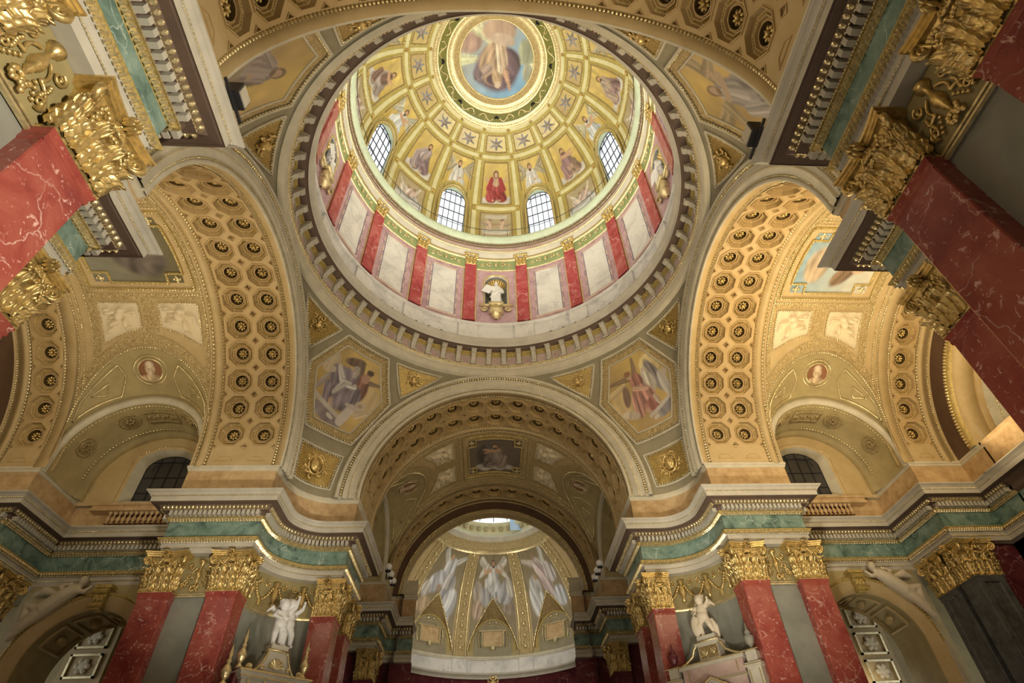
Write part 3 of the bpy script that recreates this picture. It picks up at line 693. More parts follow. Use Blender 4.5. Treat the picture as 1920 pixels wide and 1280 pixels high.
# ------------------------------------------------------------------ single coffered arches at the outer end of each vault
cols1 = (21.75,)
b = MB(); archsweep(b, [(20.36, RI - .03), (20.44, RI - .03), (20.90, RI - .03), (20.91, RI + .10), (21.02, RI + .10), (21.03, RI), (21.035, RI)], -1.2, 181.2, n=121)
archsweep(b, [(22.465, RI), (22.48, RI + .12), (22.66, RI + .12), (22.67, RI - .03), (22.9, RI - .03), (22.91, RI + .03), (23.1, RI + .03), (23.11, RI + .1), (23.27, RI + .1), (23.28, RI - .02), (23.3, RI - .02)], -1.2, 181.2, n=121); fill_feet(b, cols1); archsweep(b, [(20.4, RI + .5), (23.3, RI + .5)], n=61); SOFF1 = b.mesh('soffit', 'plaster_tan', True)
b = MB(); archbeads(b, 20.965, RI + .05, .15, (.12, .09, .16)); archbeads(b, 22.57, RI + .06, .17, (.14, .13, .22)); archbeads(b, 23.19, RI + .05, .12, (.1, .1, .14)); BEAD_1 = b.mesh('gilded_beads', 'gold_pale')
ZE, RE = 16.0, 6.42
b = MB(); t = np.linspace(0, pi, 73)
b.grid(np.array([[(RI * math.cos(a), 23.3, ZS + RI * math.sin(a)), (6.62 * math.cos(a), 23.3, ZE + 6.62 * math.sin(a))] for a in t])); ENDF = b.mesh('end_face', 'brown_band')
b = MB(); archsweep(b, [(23.3, 6.62), (23.24, 6.60), (23.24, 6.46), (23.30, RE), (23.36, RE), (23.9, RE), (23.95, RE - .03), (24.3, RE - .03)], n=97, zs=ZE); ENDA = b.mesh('arch_band', 'ornament_gold', True)
b = MB(); archbeads(b, 23.24, 6.53, .13, (.12, .12, .10), 'front', EGG6, zs=ZE); archbeads(b, 23.42, RE, .1, (.09, .06, .06), 'soffit', PYR, zs=ZE); archbeads(b, 24.2, RE - .03, .1, (.09, .06, .06), 'soffit', PYR, zs=ZE); ENDB = b.mesh('gilded_beads', 'gold_pale')
for an in ('chancel', 'left', 'right'):
    a = ARMS[an]
    e = thing('rosette_arch', {'chancel': 'dim inner chancel arch with a single row of rosette coffers', 'left': 'outer arch of the left transept vault with one row of rosettes', 'right': 'outer arch of the right transept vault with one row of rosettes'}[an], 'arch', rz=a, group='single row rosette arches')
    link('soffit', SOFF1, e); link('gilded_beads', BEAD_1, e, kind='stuff'); coffer_band(e, an, cols1, 20.5, 23.3)
    e = thing('end_arch', {'chancel': 'gilded ornamental arch framing the apse', 'left': 'dark banded end arch of the left transept', 'right': 'dark banded end arch of the right transept beside the near right column'}[an], 'arch', rz=a)
    if an == 'chancel': link('end_face', ENDF, e); link('arch_band', ENDA, e); link('gilded_beads', ENDB, e, kind='stuff')
    if an != 'chancel':   # niche vault behind the end arch, wall below it
        b = MB(); archsweep(b, [(23.3, RI), (23.3, 5.95)], -1, 181, n=61); b.build('end_face', 'brown_band', e)
        b = MB(); archsweep(b, [(23.32, 5.97), (23.2, 5.93), (23.16, 5.72), (23.2, 5.54), (23.3, 5.5)], -1, 181, n=97); b.build('arch_band', 'gilt_matte', e, True)
        b = MB(); archbeads(b, 23.17, 5.82, .17, (.15, .2, .18), 'front', EGG6); archbeads(b, 23.2, 5.58, .12, (.1, .08, .1), 'front', EGG6); archbeads(b, 25.2, 5.2, .2, (.17, .12, .12), 'soffit', EGG6); b.build('gilded_beads', 'gold_pale', e, kind='stuff')
        b = MB(); archsweep(b, [(23.3, 5.5), (23.5, 5.5), (23.52, 5.44), (24.4, 5.44), (24.42, 5.5), (24.6, 5.5), (24.6, 5.2)], -1, 181, n=61); b.build('inner_soffit', 'plaster_tan', e, True)
        b = MB(); archsweep(b, [(24.6, 5.2), (27.4, 5.2), (27.4, 0.05)], -1, 181, n=49); b.build('niche_vault', 'plaster_pale', e, True)
        w = MB(); w.box((-7.6, 23.95, 0), (7.6, 24.4, 12.15)); w.box((-7.6, 24.3, 12.15), (7.6, 27.6, 16.0)); w.build(f'wall_{an}_end', 'wall_grey', mw=Matrix.Rotation(a, 4, 'Z'))['kind'] = 'structure'
        c = thing('end_cornice', f'straight cornice across the end wall of the {an} transept', 'entablature', rz=a)
        for nm, prof, m in (('architrave', [(1.5, 12.1), (1.04, 12.1), (1.0, 12.5), (.82, 12.68), (.97, 12.72)], 'stone_pale'), ('frieze', [(.97, 12.72), (.97, 13.5)], 'green_marble'), ('soffit', [(.97, 13.5), (.8, 13.62), (.8, 13.85), (.5, 14.04), (.225, 14.07)], 'soffit_brown'), ('cornice', [(.225, 14.07), (.2, 14.28), (.1, 14.42), (0, 14.5), (0, 14.54), (1.8, 14.6)], 'stone_pale'), ('attic', [(.88, 14.56), (.88, 15.95), (.79, 16.05), (.79, 16.2), (1.8, 16.2)], 'ochre_marble')):
            q = MB(); sweep(q, [(-5.4, 22.5), (5.4, 22.5)], prof); q.build(nm, m, c)
# ================================================================== vault bay between the two arches of each arm
UC = 17.17
def lun_curve(n=41):
    ph = np.linspace(0, pi, n); u = UC + 3.25 * np.cos(ph); z = 18.3 + 3.2 * np.sin(ph); s_ = np.sqrt(np.maximum(RI ** 2 - (z - ZS) ** 2, 0)); return u, z, s_
def theta_low(u):
    c = (u - UC) / 3.25
    if abs(c) >= 1: return 0.0
    z = 18.3 + 3.2 * math.sqrt(1 - c * c); return math.degrees(math.asin(min(1, (z - ZS) / RI)))
def vp(u, th, r=RI):
    t = math.radians(th); return (r * math.cos(t), u, ZS + r * math.sin(t))
def vault_shell():
    b = MB(); us = np.r_[14.1, np.linspace(14.12, 20.38, 49), 20.42]
    b.grid(np.array([[vp(u, tl + (180 - 2 * tl) * k / 48) for k in range(49)] for u in us for tl in [theta_low(u)]])); return b.mesh('vault_shell', 'plaster_tan', True)
VSHELL = vault_shell()
YB = 7.1; LZ, LR = 16.97, 3.42; UA = 17.37
def side_arch(r, s_, n=41, z0=ZS - .2, cz=LZ, cu=UA):
    ph = np.linspace(0, pi, n); P = [(s_, cu + r * math.cos(t), cz + r * math.sin(t)) for t in ph]
    return np.array([(s_, cu + r, z0)] + P + [(s_, cu - r, z0)])
def lunette(sgn):
    b = MB(); u, z, s_ = lun_curve(41); top = np.array([(a, q, c) for a, q, c in zip(s_, u, z)])
    top = np.concatenate([[(RI, UC + 3.25, ZS)], top, [(RI, UC - 3.25, ZS)]]); bot = side_arch(LR, YB)
    rows = [top + (bot - top) * k / 6 for k in range(7)]
    P = np.array(rows); P[..., 0] *= sgn; b.grid(P); return b.mesh('lunette_web', 'plaster_olive', True)
LUN = {s_: lunette(s_) for s_ in (1, -1)}
def lun_pt(phi, k, sgn, off=0.0):
    """point on the lunette web: phi along the arch (deg), k=0 at the vault, 1 at the side arch"""
    t = math.radians(phi); u = UC + 3.25 * math.cos(t); z = 18.3 + 3.2 * math.sin(t); s_ = math.sqrt(RI ** 2 - (z - ZS) ** 2)
    a = np.array((s_, u, z)); c = np.array((YB, UA + LR * math.cos(t), LZ + LR * math.sin(t))); p = a + (c - a) * k
    nrm = np.array((-.45, -.9 * math.cos(t), -.9 * math.sin(t) - .3)); nrm /= np.linalg.norm(nrm); p = p + nrm * off
    return np.array((p[0] * sgn, p[1], p[2]))
def side_parts(sgn):
    out = {}
    b = MB()
    def S(P): P = np.array(P, float); P[..., 0] *= sgn; return P
    # light archivolt band
    b.grid(S([side_arch(LR + .02, YB), side_arch(LR + .02, YB - .04), side_arch(LR - .24, YB - .04), side_arch(LR - .27, YB + .02), side_arch(LR - .27, YB + .2)])); out['archivolt'] = (b.mesh('archivolt', 'plaster_pale', True), None)
    b = MB(); b.grid(S([side_arch(LR - .27, YB + .2), side_arch(LR - .27, 9.35), side_arch(LR - .36, 9.4), side_arch(LR - .36, 9.6), side_arch(LR - .5, 9.62), side_arch(LR - .5, 10.0), side_arch(LR - .5, 10.05, z0=15.9)])); out['soffit'] = (b.mesh('soffit', 'plaster_olive', True), None)
    # window wall: soffit outline -> splay frame -> glass
    def outline(hw, s_, zsx, rise, z0): 
        ph = np.linspace(0, pi, 41); P = [(s_, UC + hw * math.cos(t), zsx + rise * math.sin(t)) for t in ph]; return np.array([(s_, UC + hw, z0)] + P + [(s_, UC - hw, z0)])
    b = MB(); b.grid(S([side_arch(LR + .3, 10.03, z0=15.9), side_arch(LR - .55, 10.02, z0=15.9), outline(1.72, 10.0, 18.2, 1.15, 15.9), outline(1.62, 9.95, 18.2, 1.08, 15.9), outline(1.5, 10.0, 18.15, 1.0, 15.9)])); out['window_wall'] = (b.mesh('window_wall', 'plaster_tan'), None)
    b = MB(); b.grid(S([outline(1.5, 10.0, 18.15, 1.0, 15.9), outline(1.18, 10.5, 18.15, .85, 15.9)])); out['window_splay'] = (b.mesh('window_splay', 'plaster_pale'), None)
    # gilded beads: side arch rims
    b = MB()
    for r, s_, sz in ((LR - .40, 9.33, (.12, .1, .1)), (1.66, 9.96, (.09, .07, .06)), (LR - .36, YB + .28, (.09, .06, .06))):
        ph = np.linspace(.02, pi - .02, int(r * pi / .16)); c_ = LZ if r > 2 else 18.2; rz = r if r > 2 else 1.1
        P = np.stack([0 * ph + sgn * s_, (UA if r > 2 else UC) + r * np.cos(ph), c_ + rz * np.sin(ph)], -1); T = np.stack([0 * ph, -np.sin(ph), np.cos(ph)], -1); N = np.stack([0 * ph - .5 * sgn, -.85 * np.cos(ph), -.85 * np.sin(ph)], -1); N /= np.linalg.norm(N, axis=1)[:, None]
        b.stamp(*EGG6, P, T, N, sz)
    # beads along the lunette rim on the vault, and round the web panels
    Q = [np.array((lun_pt(f, 0.0, sgn, .03))) for f in np.linspace(3, 177, 84)]; Tn = np.gradient(np.array(Q), axis=0); Tn /= np.linalg.norm(Tn, axis=1)[:, None]
    N = np.array([(-.6 * sgn, 0, -.8)] * len(Q)); N -= Tn * (N * Tn).sum(1)[:, None]; N /= np.linalg.norm(N, axis=1)[:, None]
    b.stamp(*EGG6, np.array(Q), Tn, N, (.15, .12, .1))
    out['gilded_beads'] = (b.mesh('gilded_beads', 'gold_pale'), 'stuff')
    # web panels: medallion ring + two triangles
    b = MB(); md = []
    for rr in (.62, .70, .56):
        for k in range(40):
            pass
    c0 = lun_pt(90, .45, sgn, .02); ex = np.array((0, 1.0, 0)); a0 = lun_pt(90, .1, sgn, .02); a1 = lun_pt(90, .85, sgn, .02); ey = (a0 - a1) / np.linalg.norm(a0 - a1); ez = np.cross(ex, ey); ez *= -1 if ez[2] > 0 else 1
    for rr, wd, hh in ((.78, .05, .05), (.60, .05, .07)):
        P = [c0 + rr * (ex * math.cos(t) + ey * math.sin(t)) for t in np.linspace(0, 2 * pi, 33)]; b.tube(P, wd, 6)
    for sg in (-1, 1):
        tri = [(90 + sg * 26, .18), (90 + sg * 62, .35), (90 + sg * 66, .80), (90 + sg * 25, .88), (90 + sg * 20, .5), (90 + sg * 26, .18)]
        P = []
        for (f0, k0), (f1, k1) in zip(tri[:-1], tri[1:]): P += [lun_pt(f0 + (f1 - f0) * t, k0 + (k1 - k0) * t, sgn, .02) for t in np.linspace(0, 1, 7)[:-1]]
        P.append(P[0]); b.tube(P, .045, 5)
        tri2 = [(90 + sg * 34, .48), (90 + sg * 50, .5), (90 + sg * 36, .74), (90 + sg * 34, .48)]
        P = []
        for (f0, k0), (f1, k1) in zip(tri2[:-1], tri2[1:]): P += [lun_pt(f0 + (f1 - f0) * t, k0 + (k1 - k0) * t, sgn, .02) for t in np.linspace(0, 1, 5)[:-1]]
        P.append(P[0]); b.tube(P, .035, 5)
    out['panel_moulding'] = (b.mesh('panel_moulding', 'gold_pale', True), None)
    # octagon bosses and long panels on the side-arch soffit
    r = LR - .29
    for f in (22, 62, 90, 118, 158):
        b = MB()
        t = math.radians(f); c = np.array((sgn * 8.3, UA + r * math.cos(t), LZ + r * math.sin(t))); ax = np.array((0, -math.cos(t), -math.sin(t))); tg = np.array((0, -math.sin(t), math.cos(t))); sx = np.array((1.0, 0, 0))
        if f != 90:
            for rr in (.5, .32):
                P = [c + rr * (tg * math.cos(q) + sx * math.sin(q)) + ax * .02 for q in np.linspace(0, 2 * pi, 9)]; b.tube(P, .04, 4)
            for q in range(6): b.ell(c + .14 * (tg * math.cos(q * pi / 3) + sx * math.sin(q * pi / 3)) + ax * .03, (.08, .08, .08), n=6)
        else:
            pts = [(-.8, -.4), (.8, -.4), (.8, .4), (-.8, .4), (-.8, -.4)]; P = []
            for (p0, p1), (q0, q1) in zip(pts[:-1], pts[1:]):
                for k in np.linspace(0, 1, 6)[:-1]:
                    tt = t + (p0 + (q0 - p0) * k) / r; P.append((sgn * (8.3 + p1 + (q1 - p1) * k), UA + (r - .02) * math.cos(tt), LZ + (r - .02) * math.sin(tt)))
            P.append(P[0]); b.tube(P, .05, 4)
            for q in range(7):
                tt = t + (q - 3) * .2 / r * 1.1; b.ell((sgn * (8.3 + .12 * (q % 2)), UA + r * math.cos(tt), LZ + r * math.sin(tt)), (.16, .1, .08), n=6)
        out['soffit_boss%d' % f] = (b.mesh('soffit_boss', 'ornament_gold', True), None)
    return out
SPART = {s_: side_parts(s_) for s_ in (1, -1)}
# --- painting helper: colours laid on a grid of points
def paint(nx, ny, bg, items, asp=1.0, seed=0):
    r = np.random.default_rng(seed); X, Y = np.meshgrid(np.linspace(-1, 1, nx), np.linspace(-1, 1, ny), indexing='ij'); X = X * asp
    C = np.zeros((nx, ny, 3))
    if callable(bg): C[:] = bg(X / asp, Y)
    else: C[:] = bg
    ph = r.uniform(0, 6, 8); kv = r.uniform(-1, 1, (6, 2)); kp = r.uniform(0, 6, 6)
    def WP(f): return sum(np.sin(f * (kv[i, 0] * X + kv[i, 1] * Y) * 3 + kp[i] + f) for i in range(6)) / 2.4
    W1_, W2_ = WP(1.3), WP(2.3)
    for it in items:
        k = it[0]
        if k == 'e':
            _, cx, cy, rx, ry, rot, col, fold = it; a = math.radians(rot); dx, dy = X - cx, Y - cy
            ux, uy = dx * math.cos(a) + dy * math.sin(a), -dx * math.sin(a) + dy * math.cos(a); q = np.sqrt((ux / rx) ** 2 + (uy / ry) ** 2); m = np.clip((1.12 - q) / .24, 0, 1); cu = ux / rx
        else:
            _, x0, y0, x1, y1, w0, w1, col, fold = it; dx, dy = x1 - x0, y1 - y0; L2 = dx * dx + dy * dy + 1e-9
            t = np.clip(((X - x0) * dx + (Y - y0) * dy) / L2, 0, 1); wd = w0 + (w1 - w0) * t; dist = np.hypot(X - x0 - t * dx, Y - y0 - t * dy); m = np.clip((1.15 - dist / wd) / .3, 0, 1)
            cu = ((X - x0) * -dy + (Y - y0) * dx) / math.sqrt(L2) / np.maximum(wd, 1e-3)
        sh = 1.0
        if fold: sh = 1 + fold * 1.25 * np.sin(cu * 5.5 + 2.4 * W1_ + ph[1]) + fold * .8 * np.sin(cu * 11 + 3.0 * W2_ + ph[2])
        sh = sh * (1.06 - .22 * np.clip(cu, -1, 1)) if fold else sh
        C = C * (1 - m[..., None]) + (np.array(col) * (sh[..., None] if fold else 1.0)) * m[..., None]
    C = C * (1 + .10 * WP(3.0) * WP(5.0))[..., None]
    return np.clip(C, .005, .98)
def paint_obj(name, P, C, parent, label=None, mw=None):
    a, b_ = P.shape[:2]; mb = MB(); mb.grid(P); me = mb.mesh(name, 'paint', True)
    at = me.color_attributes.new('Col', 'FLOAT_COLOR', 'POINT'); at.data.foreach_set('color', np.c_[C.reshape(-1, 3), np.ones(a * b_)].ravel())
    return link(name, me, parent, mw, label=label)
SKIN = (.62, .40, .26); HAIR = (.12, .07, .04); CLOUD = (.72, .70, .66)
def fig(cx, cy, s, robe, robe2, skin=SKIN, hair=HAIR, lean=0.0, arms='up', cloud=True, wings=None):
    I = []
    def E(x, y, rx, ry, rot, c, f=0.0): I.append(('e', cx + s * x, cy + s * y, s * rx, s * ry, rot, c, f))
    def S_(x0, y0, x1, y1, w0, w1, c, f=0.0): I.append(('s', cx + s * x0, cy + s * y0, cx + s * x1, cy + s * y1, s * w0, s * w1, c, f))
    if wings is not None:
        S_(.1, .35, .95, .85, .12, .22, wings, .15); S_(-.1, .35, -.95, .85, .12, .22, wings, .15); S_(.5, .55, 1.0, .1, .2, .08, wings, .15); S_(-.5, .55, -1.0, .1, .2, .08, wings, .15)
    if cloud:
        for k in range(7): E(-.75 + .25 * k, -.95 + .1 * math.sin(k * 2.3), .27, .2, 0, tuple(c * (.85 + .15 * (k % 2)) for c in CLOUD))
    S_(lean * .5, .2, -.3, -.75, .36, .34, robe, .22); S_(lean * .5, .1, .34, -.72, .34, .32, tuple(c * .75 for c in robe), .25)
    E(0, -.28, .52, .30, 8, robe, .22); S_(-.45, -.1, -.3, -.8, .16, .2, robe2, .2)
    S_(lean, .45, lean * .5, 0, .24, .30, robe2, .18)
    if arms == 'up': S_(lean - .22, .42, -.62, .30, .10, .07, skin); S_(-.62, .30, -.68, .58, .07, .05, skin); S_(lean + .22, .42, .62, .30, .10, .07, skin); S_(.62, .30, .68, .58, .07, .05, skin)
    elif arms == 'down': S_(lean - .22, .42, -.5, .0, .11, .08, robe2, .15); S_(lean + .22, .42, .2, .02, .11, .08, robe2, .15); E(.12, .02, .08, .07, 0, skin)
    else: S_(lean - .2, .42, .5, .25, .10, .07, skin); S_(lean + .22, .42, .55, .5, .09, .06, skin)
    E(lean, .74, .16, .19, 0, hair); E(lean + .01, .70, .115, .15, 0, skin); E(lean, .58, .10, .07, 0, hair); E(-.2, -.9, .08, .05, 0, skin); E(.22, -.88, .08, .05, 0, skin)
    return I
# --- fresco in the crown of each bay, with its stepped frame; putto reliefs; ornament bands
def vgrid(u0, u1, t0, t1, nu, nt, r): return np.array([[vp(u0 + (u1 - u0) * i / (nu - 1), t0 + (t1 - t0) * j / (nt - 1), r) for j in range(nt)] for i in range(nu)])
def vline(b, pts, r, w, n=5):
    P = []
    for (u0, t0), (u1, t1) in zip(pts[:-1], pts[1:]):
        k = max(2, int(max(abs(u1 - u0) / .4, abs(t1 - t0) / 3))); P += [vp(u0 + (u1 - u0) * i / k, t0 + (t1 - t0) * i / k, r) for i in range(k)]
    P.append(vp(*pts[-1], r)); b.tube(P, w, n)
def vbeads(b, pts, r, pitch, size, tpl=EGG6):
    for (u0, t0), (u1, t1) in zip(pts[:-1], pts[1:]):
        L_ = math.hypot(u1 - u0, math.radians(t1 - t0) * RI); n = max(1, int(L_ / pitch))
        f = (np.arange(n) + .5) / n; P = np.array([vp(u0 + (u1 - u0) * q, t0 + (t1 - t0) * q, r) for q in f])
        T = np.gradient(P, axis=0) if n > 1 else np.array([[0, 1.0, 0]]); T /= np.linalg.norm(T, axis=1)[:, None] + 1e-9
        th = np.radians(t0 + (t1 - t0) * f); N = np.stack([-np.cos(th), 0 * th, -np.sin(th)], -1); b.stamp(*tpl, P, T, N, size)
FR_O = [(14.45, 72.3), (19.25, 72.3), (19.25, 107.7), (14.45, 107.7), (14.45, 72.3)]
def notched(du, dt, n1=.75, n2=4.2):
    u0, u1, t0, t1 = 14.75 + du, 18.95 - du, 74.6 + dt, 105.4 - dt
    return [(u0 + n1, t0), (u1 - n1, t0), (u1 - n1, t0 + n2), (u1, t0 + n2), (u1, t1 - n2), (u1 - n1, t1 - n2), (u1 - n1, t1), (u0 + n1, t1), (u0 + n1, t1 - n2), (u0, t1 - n2), (u0, t0 + n2), (u0 + n1, t0 + n2), (u0 + n1, t0)]
b = MB(); vline(b, FR_O, RI - .03, .06); vline(b, notched(.05, .4), RI - .04, .07, 6); FRAME_M = b.mesh('frame_moulding', 'gilt_matte', True)
b = MB(); vbeads(b, FR_O, RI - .09, .13, (.11, .1, .09)); vbeads(b, notched(.05, .4), RI - .10, .11, (.09, .08, .07))
for (p0, p1) in (((14.2, 70.2), (19.5, 70.2)), ((14.2, 109.8), (19.5, 109.8)), ((14.22, 40), (14.22, 140)), ((19.62, 40), (19.62, 140)), ((20.05, 30), (20.05, 150)), ((20.3, 25), (20.3, 155)), ((14.22, 32), (14.22, 40)), ((14.22, 140), (14.22, 148))): vbeads(b, [p0, p1], RI - .03, .13, (.11, .08, .08))
PAN = {}
for j, (ua, ub, ta, tb) in enumerate(((14.5, 16.35, 49.1, 56.5), (19.1, 17.27, 49.8, 56.1))):
    for m_ in (0, 1):
        f = (lambda t: 180 - t) if m_ else (lambda t: t)
        pts = [(ua, f(66.7)), (ub, f(66.7)), (ub, f(tb)), (ub + (ua - ub) * .5, f(tb - (tb - ta) * .36)), (ua, f(ta)), (ua, f(66.7))]; PAN[(j, m_)] = pts; vbeads(b, pts, RI - .06, .12, (.1, .09, .08))
BAY_B = b.mesh('gilded_beads', 'gold_pale')
b = MB()
for (u0, u1, t0, t1) in ((14.2, 19.6, 67.9, 70.1), (14.2, 19.6, 109.9, 112.1), (16.5, 17.12, 54.5, 68), (16.5, 17.12, 112, 125.5), (14.16, 14.42, 40, 140), (19.27, 19.58, 42, 138)): b.grid(vgrid(u0, u1, t0, t1, 3, max(3, int(abs(t1 - t0) / 2)), RI - .02))
for m_ in (1, -1):   # curved guilloche band over the lunette
    for k0, k1 in ((.08, .42),):
        P = []
        for f in np.linspace(20, 160, 49):
            t = math.radians(f); row = []
            for g_ in (3.25 + k0, 3.25 + k1):
                u = UC + g_ * math.cos(t); z = 18.3 + (g_ - .05) * math.sin(t); th = math.degrees(math.asin(min(.98, (z - ZS) / RI))); row.append(vp(min(max(u, 14.15), 20.2), th if m_ > 0 else 180 - th, RI - .03))
            P.append(row)
        b.grid(np.array(P))
BAY_O = b.mesh('guilloche_band', 'ornament_gold', True)
def putto_relief(kind, flip):
    """low relief: heights summed from soft ellipsoids, laid on the vault"""
    n = 56; j = kind; (ua, ub, ta, tb) = ((14.5, 16.35, 49.1, 56.5), (19.1, 17.27, 49.8, 56.1))[j]
    blobs = [(-.1, .55, .24, .22, .5), (.05, .15, .26, .34, .55), (.35, -.25, .34, .17, .45), (-.25, -.35, .17, .36, .45), (.6, -.5, .2, .12, .35), (-.55, .3, .3, .10, .3), (-.35, -.75, .2, .1, .3), (.5, .45, .34, .16, .3), (.65, .65, .22, .10, .25), (.4, .1, .22, .09, .3), (-.75, .05, .14, .3, .25)]
    if kind: blobs = [(-x, y + .05 * math.sin(7 * x), a, c, h) for x, y, a, c, h in blobs]
    P = np.zeros((n, n, 3))
    for i in range(n):
        for q in range(n):
            x, y = -1 + 2 * i / (n - 1), -1 + 2 * q / (n - 1); h = 0.0
            for bx, by, rx, ry, hh in blobs: h = max(h, hh * (1 - ((x - bx) / rx) ** 2 - ((y - by) / ry) ** 2)) if abs(x - bx) < rx and abs(y - by) < ry else h
            k = (x + 1) / 2; u = ua + (ub - ua) * k; lo = ta + (tb - ta) * (1 - (1 - k) ** 1.6); th = lo + (66.7 - lo) * (y + 1) / 2
            P[i, q] = vp(u, 180 - th if flip else th, RI - .03 - .34 * math.sqrt(max(h, 0)))
    b = MB(); b.grid(P); return b.mesh('putto_relief', 'relief_cream', True)
PUT = {(k, f): putto_relief(k, f) for k in (0, 1) for f in (0, 1)}
b = MB()
for u_, t_ in ((15.12, 76.8), (18.58, 76.8), (15.12, 103.2), (18.58, 103.2)):
    p = np.array(vp(u_, t_, RI - .04)); b.ell(p, (.13, .13, .08), n=8)
    for q in range(4): b.ell(p + np.array((.14 * math.cos(q * pi / 2), .14 * math.sin(q * pi / 2), 0)), (.08, .08, .06), n=6)
CORNER_F = b.mesh('corner_flower', 'gold_pale', True)
def fresco(an):
    n, m = 44, 44; u = np.linspace(14.85, 18.85, n); th = np.linspace(75.2, 104.8, m)
    if an == 'chancel': C = paint(n, m, (.20, .16, .13), [('e', .2, 0, .5, .8, 0, (.13, .11, .1), .2)] + [tuple(i) for i in []] + fig(0, 0, .75, (.30, .24, .22), (.36, .3, .27), arms='side', cloud=True), seed=3)
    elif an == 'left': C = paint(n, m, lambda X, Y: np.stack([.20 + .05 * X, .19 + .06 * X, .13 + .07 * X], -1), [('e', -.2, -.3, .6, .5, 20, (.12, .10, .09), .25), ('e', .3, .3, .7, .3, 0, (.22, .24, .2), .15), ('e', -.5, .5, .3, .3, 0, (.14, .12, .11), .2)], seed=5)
    else: C = paint(n, m, lambda X, Y: np.stack([.45 + .2 * X, .52 + .12 * X, .52 + .02 * X], -1), [('e', -.1, -.45, .35, .25, 10, (.16, .12, .09), .25), ('e', .15, -.1, .4, .3, 0, (.72, .68, .58), .2), ('e', .25, .35, .22, .5, 30, (.20, .13, .08), .25), ('e', .55, .2, .18, .18, 0, (.60, .42, .28), 0), ('e', -.55, .1, .3, .6, 0, (.42, .34, .24), .2)], seed=6)
    if an == 'chancel': C = C.transpose(1, 0, 2)[::-1]
    P = np.array([[vp(a_, t_, RI - .025) for t_ in th] for a_ in u])
    return P, C
def medallion(e, sgn):
    c0 = lun_pt(90, .45, sgn, .03); ex = np.array((0, 1.0, 0)); a0 = lun_pt(90, .1, sgn, .03); a1 = lun_pt(90, .85, sgn, .03); ey = (a0 - a1) / np.linalg.norm(a0 - a1)
    n = 20; rr = np.linspace(0.01, .56, 14); tt = np.linspace(0, 2 * pi, 33)
    P = np.array([[c0 + r * (ex * math.cos(t) * (-sgn) + ey * math.sin(t)) for t in tt] for r in rr]); xy = np.array([[(r * math.cos(t) / .56, r * math.sin(t) / .56) for t in tt] for r in rr])
    big = paint(61, 61, (.30, .14, .07), [('e', 0, -.85, .75, .45, 0, (.66, .50, .32), .2), ('e', 0, .1, .42, .5, 0, (.75, .60, .42), 0), ('e', 0, -.2, .3, .3, 0, (.72, .58, .42), .2), ('e', 0, .55, .36, .34, 0, (.80, .68, .5), .15), ('e', -.12, .1, .06, .05, 0, (.3, .2, .12), 0), ('e', .14, .1, .06, .05, 0, (.3, .2, .12), 0), ('e', 0, -.02, .07, .12, 0, (.6, .44, .3), 0)], seed=2)
    ix = np.clip(((xy + 1) / 2 * 60).round().astype(int), 0, 60); return paint_obj('medallion_portrait', P, big[ix[..., 0], ix[..., 1]], e, label='brown roundel with a bust of a mitred bishop')
BLAB = {'chancel': 'dim chancel vault bay with a dark fresco at its crown', 'left': 'left transept vault bay with cherub reliefs and medallion lunettes', 'right': 'bright golden right transept vault bay with cherub reliefs and medallion lunettes'}
WN = 0
def arch_top(x, hw, zsx, rise): return zsx + rise * math.sqrt(max(0, 1 - (x / hw) ** 2))
def window(name, T, hw, z0, zsx, rise, nx, nz, gm, bar=.03, depth=.05, parent=None, inner=True):
    """arched leaded window in its local plane: x across, z up, y depth"""
    w = bpy.data.objects.new(name, None); COL.objects.link(w); w.matrix_world = T; w['kind'] = 'structure'; w.empty_display_size = .2
    xs = np.linspace(-hw, hw, nx + 1); zs_ = np.linspace(z0, zsx + rise * .55, nz + 1); zs_ = np.r_[zs_, zsx + rise + .01]
    for i in range(nx):
        for j in range(len(zs_) - 1):
            xx = np.linspace(xs[i], xs[i + 1], 5); tp = [min(zs_[j + 1], arch_top(x, hw, zsx, rise)) for x in xx]
            if max(tp) - zs_[j] < .03: continue
            poly = [(xs[i], zs_[j]), (xs[i + 1], zs_[j])] + [(x, max(t, zs_[j] + .001)) for x, t in list(zip(xx, tp))[::-1]]
            V = [(x, 0, z) for x, z in poly]; q = MB(); q.add(V, [tuple(range(len(V)))]); q.build('pane', gm, w)
    fr = MB()
    for x in xs[1:-1]: fr.box((x - bar / 2, -depth, z0), (x + bar / 2, depth * .4, arch_top(x, hw, zsx, rise)))
    for z in zs_[1:-1]:
        if z < zsx + rise:
            hx = hw if z <= zsx else hw * math.sqrt(max(0, 1 - ((z - zsx) / rise) ** 2)); fr.box((-hx, -depth, z - bar / 2), (hx, depth * .4, z + bar / 2))
    if inner:
        P = [(.72 * hw * math.cos(t), -depth * .5, zsx + (rise - .28 * hw) * math.sin(t)) for t in np.linspace(0, pi, 17)]; fr.tube(P, bar * .6, 4)
    P = [(hw, 0, z0)] + [(hw * math.cos(t), 0, zsx + rise * math.sin(t)) for t in np.linspace(0, pi, 25)] + [(-hw, 0, z0)]; fr.tube(P, bar * 1.2, 4); fr.build('window_bars', 'iron', w)
    return w
